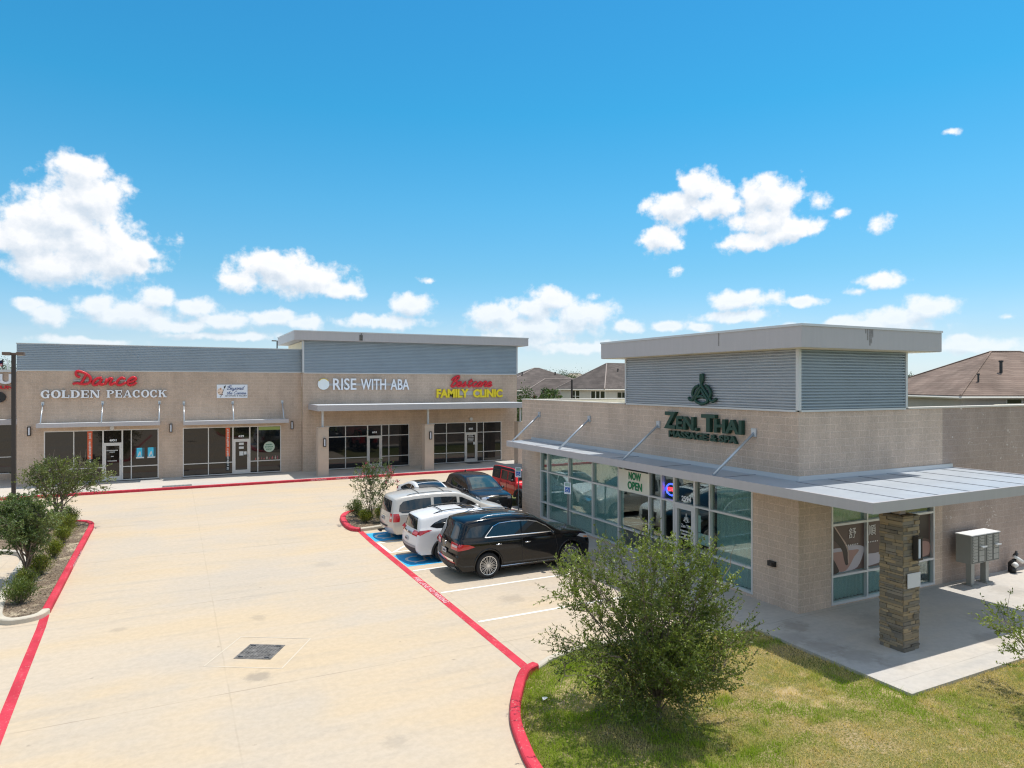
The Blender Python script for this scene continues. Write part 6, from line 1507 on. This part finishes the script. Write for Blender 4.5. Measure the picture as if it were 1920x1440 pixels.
c.panel('side_window', M_carglass, [(-.16,1.10),(-.16,1.525),(-.75,1.53),(-1.15,1.49),(-1.28,1.12)], .005); c.panel('quarter_window', M_carglass, [(-1.36,1.14),(-1.24,1.46),(-1.6,1.38),(-1.8,1.2)], .005)
c.line('window_trim', M_chrome, [(.98,1.07),(-.9,1.07),(-1.85,1.15)], .009, .004)
c.patch('grille', M_black, (2.25,.86), (2.29,.50), -.70, .70, .012); c.patch('grille_bar', M_chrome, (2.22,.905), (2.235,.875), -.92, .92, .014)
for sg in (1, -1): c.patch('headlight', M_headl, (2.18,.93), (2.25,.82), sg*.72, sg*1.0, .012, 5)
c.panel('headlight', M_headl, [(2.24,.83),(2.16,.93),(1.86,.97),(1.9,.90)], .008); c.patch('front_bumper', M_clad, (2.28,.44), (2.22,.28), -.9, .9, .01)
c.plate(.52, .63, .15, True); c.badge(.74, .06, True)
c.line('door_seam', M_black, [(-.13,.42),(-.13,1.09)], .005, .001); c.line('door_seam', M_black, [(.94,.45),(.98,1.08)], .005, .001)
c.handles([(.02,.94),(-.95,.97)], c.col); c.mirror(.78,1.08, c.col); c.cladding(); c.wheels_on(10, pmat("dark_rim", (0.08,0.08,0.085), 0.35, 0.6), .70)
mb = MB(); mb.lathe([(.05,0),(.03,.07),(.005,.11)], 8, 'z', (-1.5,0,1.67)); mb.build('aerial_fin', M_black, c.t, smooth=True, off=(0,0,0))

c = Car('parked_car', 'red boxy off-road car with a black soft top, partly behind the spa corner', (16.15, 31.3, 0), RZ, 4.40, 1.66,
  [(2.05,.50),(2.08,.62),(2.08,.95),(2.02,1.10),(1.6,1.14),(1.0,1.17),(.82,1.20),(.62,1.60),(.54,1.74),(.30,1.80),(-.6,1.81),(-1.5,1.79),(-1.98,1.74),(-2.04,1.66),(-2.08,1.2),(-2.09,.9),(-2.08,.65),(-2.05,.52)],
  .48, (1.12, 1.12), (1.42, -1.50), .40, paint("bright_red_paint", (0.80,0.018,0.024), 0.3), tumble=0.14, edge=.05, crown=(.015,.02), taper_f=.16, taper_r=.02, tuck=.02)
c.patch('windscreen', M_carglass, (.80,1.26), (.57,1.70), -.88, .88, .005)
M_soft = pmat("soft_top", (0.022,0.022,0.025), 0.8, bump=0.2, bscale=200)
c.patch('soft_top', M_soft, (.52,1.745), (-2.07,1.24), -1.0, 1.0, .008, 14)
c.panel('soft_top', M_soft, [(.52,1.66),(.50,1.76),(.25,1.79),(-1.5,1.78),(-1.98,1.73),(-2.05,1.64),(-2.06,1.16),(-1.05,1.16),(-1.05,1.66)], .010)
c.panel('side_window', M_carglass, [(.66,1.19),(.52,1.60),(-.12,1.62),(-.12,1.17)], .006); c.panel('side_window', M_carglass, [(-.24,1.17),(-.24,1.62),(-.92,1.62),(-.92,1.17)], .006); c.panel('side_window', M_carglass, [(-1.18,1.20),(-1.18,1.60),(-1.88,1.60),(-1.92,1.20)], .014)
for pts in ([(-.18,.52),(-.18,1.72)], [(.72,.52),(.72,1.15)], [(-.98,.56),(-.98,1.15)], [(.72,.52),(-.98,.52)]): c.line('door_seam', M_black, pts, .008, .002)
for xc in c.wheels:
    for sg in (1, -1):
        mb = MB(); a = np.linspace(rad(5), rad(175), 14); o1 = [(xc+.60*math.cos(q)*1.05, .45+.52*math.sin(q)) for q in a]; o2 = [(xc+.50*math.cos(q)*1.05, .43+.44*math.sin(q)) for q in a]; k = len(a)
        vs = [(x, sg*.74, z) for x, z in o1]+[(x, sg*.94, z-.03) for x, z in o1]+[(x, sg*.94, z-.02) for x, z in o2]+[(x, sg*.74, z) for x, z in o2]
        mb.add(vs, [(r*k+i, r*k+i+1, (r+1)*k+i+1, (r+1)*k+i) for r in range(3) for i in range(k-1)]); mb.build('wheel_arch_trim', M_clad, c.t, smooth=True, off=(0,0,0))
c.handles([(-.02,1.05),(-.84,1.05)], M_black); c.mirror(.60,1.20, M_black)
mb = MB(); mb.lathe([(.30,-.0),(.40,-.03),(.41,-.16),(.36,-.22),(.1,-.22)], 24, 'x', (-2.10,.05,1.05)); mb.build('spare_wheel', M_rubber, c.t, smooth=True, off=(0,0,0))
mb = MB(); mb.box(-2.3,-2.05,-.75,.75,.50,.66); mb.box(2.06,2.32,-.75,.75,.50,.66); mb.build('bumper', M_clad, c.t, off=(0,0,0))
c.hw += 0.10; c.wheels_on(5, MATS["dark_rim"], .56, .26)
# ================================================================== VEGETATION
M_leaf = attr_mat("leaves", 0.42, 0.22, 0.5)
M_bark = pmat("bark", (0.16, 0.125, 0.095), 0.9, var=0.3, vscale=12, bump=0.5, bscale=60)
def leaf_mesh(name, pos, axis, length, width, cols, parent, off, rng, fold=0.25):
    """pointed leaves: two triangles folded along the midrib"""
    n = len(pos); axis = axis/np.linalg.norm(axis, axis=1)[:, None]
    r = rng.normal(size=(n, 3)); s = np.cross(axis, r); s /= np.linalg.norm(s, axis=1)[:, None]+1e-9; u = np.cross(s, axis)
    L = length[:, None]; Wd = width[:, None]
    co = np.empty((n, 4, 3), np.float32)
    co[:, 0] = pos; co[:, 2] = pos+axis*L
    mid = pos+axis*L*0.5
    co[:, 1] = mid+s*Wd*0.5+u*Wd*fold; co[:, 3] = mid-s*Wd*0.5+u*Wd*fold
    co -= np.array(off, np.float32)
    me = bpy.data.meshes.new(name); me.vertices.add(n*4); me.vertices.foreach_set('co', co.ravel())
    idx = (np.arange(n)[:, None]*4+np.array([0, 1, 2, 0, 2, 3])[None, :]).astype(np.int32)
    me.loops.add(n*6); me.loops.foreach_set('vertex_index', idx.ravel()); me.polygons.add(n*2); me.polygons.foreach_set('loop_start', np.arange(0, n*6, 3, dtype=np.int32))
    me.update(calc_edges=True)
    ca = me.color_attributes.new('Col', 'FLOAT_COLOR', 'POINT'); cc = np.ones((n, 4, 4), np.float32); cc[:, :, :3] = cols[:, None, :]; ca.data.foreach_set('color', cc.ravel())
    me.materials.append(M_leaf); o = bpy.data.objects.new(name, me); COL.objects.link(o); o.parent = parent
    return o
def branch(rng, p, d, L, n, wob, up):
    """polyline from p along d"""
    pts = [np.array(p, float)]; d = np.array(d, float); d /= np.linalg.norm(d)
    for i in range(n):
        d = d+rng.normal(0, wob, 3)+np.array([0, 0, up]); d /= np.linalg.norm(d); pts.append(pts[-1]+d*L/n)
    return pts
def rnd_dir(rng, d, lo, hi):
    d = d/np.linalg.norm(d); a = rng.uniform(rad(lo), rad(hi)); r = rng.normal(size=3); s = np.cross(d, r); s /= np.linalg.norm(s)+1e-9
    return d*math.cos(a)+s*math.sin(a)
def leafy_tree(name, label, cat, loc, trunk_h, limbs, env, leaf_l, leaf_w, col_a, col_b, seed, twigs=8, per=14, stems=1, sparse=1.0, tip=0.5, r0=0.05, lower=True, low_el=-8, shift=(0,0,0), extra=None, group=None, spike=0.0):
    """env(direction z angle) is given as (rx, rz, zc): crown ellipsoid radii and centre height"""
    rng = np.random.RandomState(seed); t = thing(name, label, cat, loc, 0, group)
    rx, rz, zc = env; base = np.array(loc, float); mb = MB(); P = []; A = []
    C0 = base+np.array([0, 0, zc])+np.array(shift)
    def inside(q): v = (q-C0)/np.array([rx, rx, rz]); return np.linalg.norm(v)
    forks = []
    for s_ in range(stems):
        d = np.array([rng.uniform(-.22, .22), rng.uniform(-.22, .22), 1.0]) if stems > 1 else np.array([rng.uniform(-.06, .06), rng.uniform(-.06, .06), 1.0])
        st = branch(rng, base+np.array([rng.uniform(-.05, .05), rng.uniform(-.05, .05), 0])*stems, d, trunk_h, 5, .05, .05)
        mb.tube(st, [r0*(1-.08*i) for i in range(len(st))], 8); forks.append((st[-1], d, st))
    for k in range(limbs):
        f = forks[k % stems]; th = 2*math.pi*(k+rng.uniform(-.4, .4))/limbs; el = rng.uniform(rad(low_el), rad(86))
        kk = 1.0 if el > -.1 else max(.42, 1+.75*el)
        tgt = C0+np.array([math.cos(th)*math.cos(el)*rx*kk, math.sin(th)*math.cos(el)*rx*kk, math.sin(el)*rz])*rng.uniform(.72, 1.02)
        i = rng.randint(2, 6); p0 = f[2][min(i, len(f[2])-1)]
        L = np.linalg.norm(tgt-p0); d = (tgt-p0)/L; d = d+np.array([0, 0, .25])
        lb = branch(rng, p0, d, L, 7, .10, -.03)
        mb.tube(lb, [r0*.42*(1-i/9.0) for i in range(len(lb))], 5)
        dens = rng.choice((.45, .75, 1.0, 1.25))
        for j in range(2, len(lb)):
            for q in range(2 if j < 4 else 3):
                if rng.rand() > dens*.9: continue
                d2 = rnd_dir(rng, lb[j]-lb[j-1], 25, 75); L2 = rng.uniform(.22, .42)*rx*(1.0 if inside(lb[j]) < .85 else .6)
                sb = branch(rng, lb[j], d2, L2, 4, .14, .05); mb.tube(sb, [r0*.14*(1-i/6.0) for i in range(len(sb))], 4, cap=False)
                for w in range(max(1, int(twigs*sparse))):
                    a = sb[rng.randint(1, len(sb))]; long = rng.rand() < spike
                    d3 = rnd_dir(rng, sb[-1]-sb[0], 10, 80); L3 = rng.uniform(.08, .2)*rx*(2.0 if long else 1.0)
                    if long: d3 = d3+(a-C0)/np.linalg.norm(a-C0)*.8+np.array([0, 0, .35])
                    tw = branch(rng, a, d3, L3, 3, .10, .06)
                    if inside(tw[-1]) > (1.30 if long else 1.12): continue
                    if long: mb.tube(tw, [r0*.06]*len(tw), 3, cap=False)
                    tw = np.array(tw); m = max(4, int(per*(1.6 if long else 1.0)))
                    f_ = rng.uniform(0, 1, m)*(len(tw)-1); i0 = np.minimum(f_.astype(int), len(tw)-2); fr = (f_-i0)[:, None]
                    pp = tw[i0]*(1-fr)+tw[i0+1]*fr; dd = tw[i0+1]-tw[i0]; dd /= np.linalg.norm(dd, axis=1)[:, None]+1e-9
                    P.append(pp); A.append(dd*0.7+rng.normal(0, .7, (m, 3))+np.array([0, 0, .15]))
    P = np.concatenate(P); A = np.concatenate(A); n = len(P)
    mb.build('trunk', M_bark, t, smooth=True)
    v = rng.rand(n)[:, None]; cl = vnoise(P[:, 0]*1.0, P[:, 1]*1.0+P[:, 2]*.7, 2.2, seed)[:, None]
    m_ = np.clip(0.5*v+0.9*(cl-.25), 0, 1); cols = np.array(col_a)*(1-m_)+np.array(col_b)*m_
    cols = cols*rng.uniform(.8, 1.2, n)[:, None]
    leaf_mesh('crown', P, A, rng.uniform(.7, 1.3, n)*leaf_l, rng.uniform(.8, 1.2, n)*leaf_w, cols, t, loc, rng)
    if extra: extra(t, P, C0, rng)
    return t
G1 = (0.055, 0.085, 0.014); G2 = (0.26, 0.31, 0.05)
leafy_tree('shade_tree', 'young open green tree on the front lawn, its sprays overlapping the spa windows', 'tree', (7.95, 10.05, -0.05), .36, 36, (1.80, 1.62, 1.62), .058, .025, G1, G2, 21, twigs=9, per=13, r0=.05, spike=.26, low_el=-68, shift=(-.13,.07,.08))
leafy_tree('shade_tree', 'sparse young tree at the bottom right edge of the photo beside the patio slab', 'tree', (15.35, 7.0, -0.05), .35, 12, (1.55, 1.0, 1.0), .062, .026, G1, G2, 33, twigs=5, per=12, r0=.05, spike=.2)
D1 = (0.065, 0.105, 0.03); D2 = (0.22, 0.26, 0.10)
leafy_tree('shade_tree', 'dense dark green round tree in the left island, nearest the camera', 'tree', (-4.1, 25.5, .085), .65, 20, (1.40, 1.02, 1.55), .075, .034, D1, D2, 8, twigs=8, per=12, r0=.06)
leafy_tree('shade_tree', 'flat topped twin stemmed tree in the left island before the dance shop windows', 'tree', (-4.2, 34.4, .085), 1.1, 18, (1.85, .92, 1.92), .09, .038, (0.065,0.095,0.02), (0.22,0.24,0.075), 15, twigs=5, per=9, stems=2, r0=.06, spike=.1)
def blossoms(t, P, C0, rng):
    far = P[np.argsort(-(P[:, 2]*.7+np.linalg.norm(P[:, :2]-C0[:2], axis=1)))][:900]
    cs = far[rng.choice(len(far), 13, replace=False)]
    m_p = pmat("blossom_pink", (0.72, 0.10, 0.16), 0.6, var=0.3, vscale=20)
    for c_ in cs:
        mb = MB()
        for k in range(16):
            q = c_+rng.normal(0, .045, 3); r = rng.normal(size=3); r /= np.linalg.norm(r); s = np.cross(r, rng.normal(size=3)); s /= np.linalg.norm(s); e = .035
            mb.add([q, q+r*e, q+r*e+s*e, q+s*e], [(0, 1, 2, 3)])
        mb.build('blossom', m_p, t, recalc=False)
leafy_tree('crape_myrtle', 'pink flowered crape myrtle in the island left of the parked cars', 'flowering shrub', (7.95, 29.9, .09), .5, 12, (1.25, 1.1, 1.38), .08, .034, (0.045,0.075,0.03), (0.16,0.20,0.06), 12, twigs=3, per=9, stems=3, r0=.035, spike=.3, extra=blossoms)
leafy_tree('crape_myrtle', 'tall pink topped crape myrtle seen between the two buildings', 'flowering tree', (29.0, 51.5, -.1), 1.5, 18, (1.9, 2.0, 3.7), .17, .08, (0.03,0.07,0.02), (0.11,0.16,0.04), 40, twigs=5, per=9, stems=2, r0=.07, extra=blossoms)
def shrub(label, loc, r, h, ca, cb, seed, n=2600, l=.055, w=.024):
    rng = np.random.RandomState(seed); t = thing('clipped_shrub', label, 'shrub', loc, 0, 'low shrubs in the planting islands'); base = np.array(loc)
    mb = MB(); P = []; A = []
    for k in range(26):
        th = rng.uniform(0, 2*math.pi); e = rng.uniform(.1, 1.0); d = np.array([math.cos(th)*e*r, math.sin(th)*e*r, h*math.sqrt(max(.12, 1-.75*e*e))*rng.uniform(.82, 1.08)])
        st = [base+np.array([math.cos(th)*.05, math.sin(th)*.05, 0]), base+d*np.array([.6, .6, .55]), base+d]
        mb.tube(st, [.010, .007, .004], 4, cap=False); m = n//26; f = np.sqrt(rng.uniform(.08, 1, m))
        pp = base+d*f[:, None]+rng.normal(0, .075*r/.5, (m, 3)); P.append(pp); A.append(np.tile(d/np.linalg.norm(d), (m, 1))*.8+rng.normal(0, .6, (m, 3))+np.array([0, 0, .3]))
    P = np.concatenate(P); A = np.concatenate(A); P[:, 2] = np.maximum(P[:, 2], loc[2]+.03); n = len(P)
    mb.build('stems', M_bark, t); m_ = np.clip(rng.rand(n)*.7+.5*(vnoise(P[:, 0], P[:, 1]+P[:, 2], 4.0, seed)-.3), 0, 1)[:, None]
    leaf_mesh('foliage', P, A, rng.uniform(.7, 1.3, n)*l, rng.uniform(.8, 1.2, n)*w, np.array(ca)*(1-m_)+np.array(cb)*m_, t, loc, rng)
Y1 = (0.07, 0.10, 0.014); Y2 = (0.27, 0.28, 0.028); K1 = (0.045,0.08,0.018); K2 = (0.17,0.21,0.04)
shrub('dark green shrub at the near end of the left island', (-3.75, 22.75, .085), .46, .60, K1, K2, 1)
shrub('green shrub second from the near end of the left island', (-3.95, 24.35, .085), .40, .55, K1, Y2, 2)
shrub('yellow green shrub under the near tree of the left island', (-3.75, 25.9, .085), .44, .60, Y1, Y2, 3)
shrub('yellow green shrub behind the near tree of the left island', (-3.75, 28.3, .085), .40, .58, Y1, Y2, 4)
shrub('yellow green shrub midway along the left island', (-3.72, 30.7, .085), .40, .60, Y1, Y2, 5)
shrub('yellow green shrub near the far end of the left island', (-3.85, 32.6, .085), .50, .72, Y1, Y2, 6)
shrub('dark shrub at the far end of the left island by the twin stemmed tree', (-4.0, 34.35, .085), .45, .78, K1, K2, 7)
shrub('dark shrub at the red tip of the crape myrtle island', (7.5, 30.9, .09), .50, .72, K1, K2, 8)
shrub('small yellow green shrub at the front of the crape myrtle island', (7.45, 29.3, .09), .36, .55, Y1, Y2, 9)
shrub('bright yellow green shrub between the crape myrtle and the minivan', (8.15, 28.95, .09), .52, .66, (0.08,0.11,0.012), (0.24,0.25,0.025), 10, 3200)
shrub('dark shrub behind the crape myrtle by the white sedan', (8.75, 30.4, .09), .55, .9, K1, K2, 11)
# bark chips
def chips(n, poly, z, seed, name):
    rng = np.random.RandomState(seed); a = np.array(poly); x = rng.uniform(a[:, 0].min(), a[:, 0].max(), n); y = rng.uniform(a[:, 1].min(), a[:, 1].max(), n); k = in_poly(x, y, poly); x, y = x[k], y[k]; n = len(x)
    b = np.stack([x, y, np.full(n, z)], 1); th = rng.uniform(0, 6.28, n); d = np.stack([np.cos(th), np.sin(th), rng.uniform(-.1, .4, n)], 1); s = np.stack([-np.sin(th), np.cos(th), np.zeros(n)], 1)
    c = np.array([0.22,0.165,0.12])*rng.uniform(.4, 1.9, n)[:, None]
    o = blade_mesh(name, b, b+d*rng.uniform(.04, .10, n)[:, None], rng.uniform(.008, .02, n), s, c, M_blade); tag(o, 'loose bark chips on the planting beds', 'bark chips', kind='stuff')
chips(9000, ISL_R+ISL_L[::-1][1:]+ISL_N[::-1][1:-1], .092, 3, 'bark_chips'); chips(3500, IC_RED+IC_GREY[1:-1], .097, 4, 'bark_chips')
# ================================================================== HOUSES AND TREES BEHIND
def shingle(name, a, b):
    m, nt, p = node_mat(name)
    pos = N(nt, 'ShaderNodeNewGeometry').outputs['Position']; sp = N(nt, 'ShaderNodeSeparateXYZ', inp={0: pos})
    uv = N(nt, 'ShaderNodeCombineXYZ', inp={0: mth(nt, 'ADD', sp.outputs[0], mth(nt, 'MULTIPLY', sp.outputs[1], 0.6)), 1: mth(nt, 'MULTIPLY', sp.outputs[2], 2.2), 2: 0.0}).outputs[0]
    br = N(nt, 'ShaderNodeTexBrick', inp={'Vector': uv, 'Color1': (*a, 1), 'Color2': (*b, 1), 'Mortar': (a[0]*.6, a[1]*.6, a[2]*.6, 1), 'Scale': 1.0, 'Mortar Size': 0.015, 'Brick Width': 0.75, 'Row Height': 0.30, 'Bias': 0.1})
    k = ramp(nt, noise(nt, pos, 0.5, 5), .3, .7, .8, 1.15)
    c = vmth(nt, 'MULTIPLY', br.outputs['Color'], N(nt, 'ShaderNodeCombineXYZ', inp={0: k, 1: k, 2: k}).outputs[0])
    nt.links.new(c, p.inputs['Base Color']); p.inputs['Roughness'].default_value = .9; p.inputs['Specular IOR Level'].default_value = .2; return m
M_sh1 = shingle("brown_shingles", (0.165,0.116,0.092), (0.225,0.165,0.132)); M_sh2 = shingle("grey_brown_shingles", (0.095,0.078,0.070), (0.135,0.112,0.10)); M_sh3 = shingle("tan_shingles", (0.34,0.28,0.22), (0.40,0.34,0.27))
M_sid = pmat("house_siding", (0.42,0.375,0.32), .8, var=.05); M_trim = pmat("house_trim", (0.50,0.47,0.41), .7); M_sid2 = pmat("house_siding_pale", (0.48,0.46,0.40), .8, var=.05)
M_white_trim = pmat("white_window_trim", (0.66,0.65,0.60), .6)
M_ridge = pmat("ridge_cap", (0.30,0.245,0.215), .9)
def hip_house(label, loc, rz, w, d, eave, ridge, rl, roofm, sid, wins=(), group='houses beyond the shops', lower=None, vents=(), lwins=(), ridgem=None):
    """local x along the front, front faces -y; rl = length of the ridge"""
    t = thing('house', label, 'house', loc, rz, group); o0 = (0,0,0)
    hw, hd = w/2, d/2; e = .45
    mb = MB(); mb.box(-hw, hw, -hd, hd, -.2, eave+.02); mb.build('wall', sid, t, off=o0)
    a = [(-hw-e,-hd-e,eave),(hw+e,-hd-e,eave),(hw+e,hd+e,eave),(-hw-e,hd+e,eave)]; r0, r1 = (-rl/2,0,ridge),(rl/2,0,ridge)
    mb = MB(); mb.add(a+[r0,r1]+[(x,y,z-.06) for x,y,z in a], [(0,1,5,4),(1,2,5),(2,3,4,5),(3,0,4),(6,9,8,7),(0,6,7,1),(1,7,8,2),(2,8,9,3),(3,9,6,0)]); rf = mb.build('roof', roofm, t, off=o0)
    mb = MB()
    for p, q in ((a[0],r0),(a[1],r1),(a[2],r1),(a[3],r0),(r0,r1)): mb.tube([p,q], .09, 5)
    mb.build('ridge_cap', ridgem or M_ridge, rf, off=o0)
    mb = MB()
    for i in range(4):
        p, q = Vector(a[i]), Vector(a[(i+1)%4]); mb.tube([p+Vector((0,0,-.16)), q+Vector((0,0,-.16))], .10, 4)
    mb.build('gutter', M_trim, t, off=o0)
    for (x, z, ww, hh, n) in wins:
        mb = MB(); y = -hd-.03
        mb.box(x-ww/2-.1,x+ww/2+.1,y,y+.05,z-.1,z); mb.box(x-ww/2-.1,x+ww/2+.1,y,y+.05,z+hh,z+hh+.1); mb.box(x-ww/2-.1,x-ww/2,y,y+.05,z,z+hh); mb.box(x+ww/2,x+ww/2+.1,y,y+.05,z,z+hh)
        for k in range(1, n): mb.box(x-ww/2+ww*k/n-.05,x-ww/2+ww*k/n+.05,y,y+.05,z,z+hh)
        f = mb.build('window', M_trim, t, off=o0); mb = MB(); mb.box(x-ww/2,x+ww/2,y+.02,y+.03,z,z+hh); mb.build('window_pane', M_tint, f, off=o0)
    for (yy, z, ww, hh, n) in lwins:
        mb = MB(); x = -hw-.03
        mb.box(x,x+.05,yy-ww/2-.1,yy+ww/2+.1,z-.1,z); mb.box(x,x+.05,yy-ww/2-.1,yy+ww/2+.1,z+hh,z+hh+.1); mb.box(x,x+.05,yy-ww/2-.1,yy-ww/2,z,z+hh); mb.box(x,x+.05,yy+ww/2,yy+ww/2+.1,z,z+hh)
        for k in range(1, n): mb.box(x,x+.05,yy-ww/2+ww*k/n-.09,yy-ww/2+ww*k/n+.09,z,z+hh)
        mb.box(x+.001,x+.049,yy-ww/2,yy+ww/2,z+hh*.48,z+hh*.52) if n == 2 else None
        f = mb.build('window', M_white_trim, t, off=o0); mb = MB(); mb.box(x+.02,x+.03,yy-ww/2,yy+ww/2,z,z+hh); mb.build('window_pane', M_tint, f, off=o0)
    for (x, y, h, r) in vents:
        zz = ridge-(abs(y)/(hd+e))*(ridge-eave) if abs(y) > 0 else ridge
        mb = MB(); mb.tube([(x,y,zz-.1),(x,y,zz+h)], r, 7); mb.tube([(x,y,zz+h),(x,y,zz+h+.12)], r*1.5, 7); mb.build('vent_pipe', M_black, rf, off=o0)
    if lower:
        x0, x1, z0, z1, dp = lower; mb = MB(); y = -hd
        mb.add([(x0,y-dp,z0),(x1,y-dp,z0),(x1-.9*dp,y,z1),(x0+.9*dp,y,z1),(x0,y,z0),(x1,y,z0)], [(0,1,2,3),(0,3,4),(1,5,2)]); mb.build('lower_roof', roofm, t, off=o0)
    return t
def at_px(u, dist):
    a = YAW+math.atan((u-960)/1280.0); k = dist/math.cos(math.atan((u-960)/1280.0)); return (k*math.sin(a), k*math.cos(a))
def house_at(u, dist, *args, **kw):
    x, y = at_px(u, dist); return hip_house(args[0], (x, y, 0), -YAW+kw.pop('turn', 0), *args[1:], **kw)
house_at(1885, 52, 'large brown shingled house seen over the brown wall at the right edge', 14.4, 12.0, 5.34, 8.55, 2.2, M_sh1, M_sid, wins=((-3.75,4.80,.95,.27,1),(-2.5,4.80,.95,.27,1)), ridgem=M_sh1, lower=(-6.6,-.6,4.15,4.70,1.5), vents=((-2.7,-3.3,.75,.10),(-5.2,-4.6,.45,.06),(1.4,-2.6,1.2,.12)))
def corner_house(u, dist, turn, w, d, *args, **kw):
    # put the near front-left corner of the house on a given bearing
    x, y = at_px(u, dist); r = -YAW+turn; cx = x+(w/2)*math.cos(r)-(d/2)*math.sin(r); cy = y+(w/2)*math.sin(r)+(d/2)*math.cos(r)
    return hip_house(args[0], (cx, cy, 0), r, w, d, *args[1:], **kw)
corner_house(1134, 88, rad(35), 17, 9.0, 'grey brown hip roofed house with white windows left of the spa tower', 5.50, 8.95, 8.0, M_sh2, M_sid2, wins=((-5.5,3.4,1.6,1.6,2),), lwins=((-3.2,3.4,2.6,1.75,3),(1.3,3.7,1.7,1.5,2)), vents=((-3.4,-1.6,.25,.08),))
house_at(1006, 112, 'dark roofed house with a peaked hip roof just right of the clinic end', 17, 15, 5.2, 8.7, .8, M_sh2, M_sid2, vents=((-3.2,-2.8,.4,.08),(2.4,-2.5,.3,.09)), turn=.25)
house_at(1049, 103, 'low dark roofed house between the peaked roof and the white windowed house', 13, 11, 3.6, 6.85, 4.4, M_sh2, M_sid2, turn=-.1)
house_at(1078, 150, 'distant tan roofed house in the gap between the dark roofs', 15, 13, 5.0, 8.4, 2.0, M_sh3, M_sid2, vents=((1.2,-2,.4,.1),))
house_at(1890, 96, 'distant house mostly hidden behind the large brown roof', 14, 12, 4.5, 7.0, 3, M_sh2, M_sid2)
def far_tree(label, loc, r, h, zc, seed, ca=(0.03,0.06,0.018), cb=(0.09,0.13,0.035)):
    rng = np.random.RandomState(seed); t = thing('leafy_tree', label, 'tree', loc, 0, 'trees behind the buildings'); base = np.array(loc)
    mb = MB(); mb.tube([base, base+np.array([0,0,zc])], [.16,.09], 7)
    n = 5200; cl = base+np.array([0,0,zc])+rng.normal(0, 1, (26, 3))*np.array([r*.5, r*.5, (h-zc)*.45])
    for c_ in cl[:12]: mb.tube([base+np.array([0,0,zc*.7]), c_], [.06,.02], 4)
    mb.build('trunk', M_bark, t)
    k = rng.randint(0, 26, n); P = cl[k]+rng.normal(0, .26*r, (n, 3)); v = np.clip(rng.rand(n)*.6+.4*(k % 3)/2, 0, 1)[:, None]
    leaf_mesh('crown', P, rng.normal(size=(n, 3)), rng.uniform(.12, .26, n), rng.uniform(.07, .13, n), np.array(ca)*(1-v)+np.array(cb)*v, t, loc, rng)
x, y = at_px(14, 118); far_tree('dark tree beyond the left shop block by the flagpoles', (x, y, 0), 3.2, 9.6, 7.6, 1)
x, y = at_px(1712, 80); far_tree('small tree top showing between the tower and the large brown roof', (x, y, 0), 1.1, 6.8, 5.9, 2)
x, y = at_px(1052, 118); far_tree('distant tree top left of the tan roofed house', (x, y, 0), 2.2, 8.0, 6.6, 3)
x, y = at_px(1105, 140); far_tree('distant tree top right of the tan roofed house', (x, y, 0), 2.6, 8.0, 6.2, 4)
x, y = at_px(978, 62); far_tree('dense tree filling the gap past the clinic end wall', (x, y, 0), 1.5, 5.0, 2.8, 5)
x, y = at_px(1003, 58); far_tree('rounded tree by the dark roofs right of the clinic', (x, y, 0), 1.3, 5.0, 3.6, 6, (0.035,0.07,0.02), (0.10,0.14,0.04))
# timber fence behind the lots
t = thing('board_fence', 'brown board fence behind the shop lots', 'fence', (40, 50, 0)); mb = MB()
for i in range(60): x0 = 26+i*.62; mb.box(x0, x0+.6, 49.6, 49.64, -.1, 1.9)
mb.build('boards', pmat("fence_brown", (0.20,0.15,0.11), .9, var=.2, vscale=2), t)
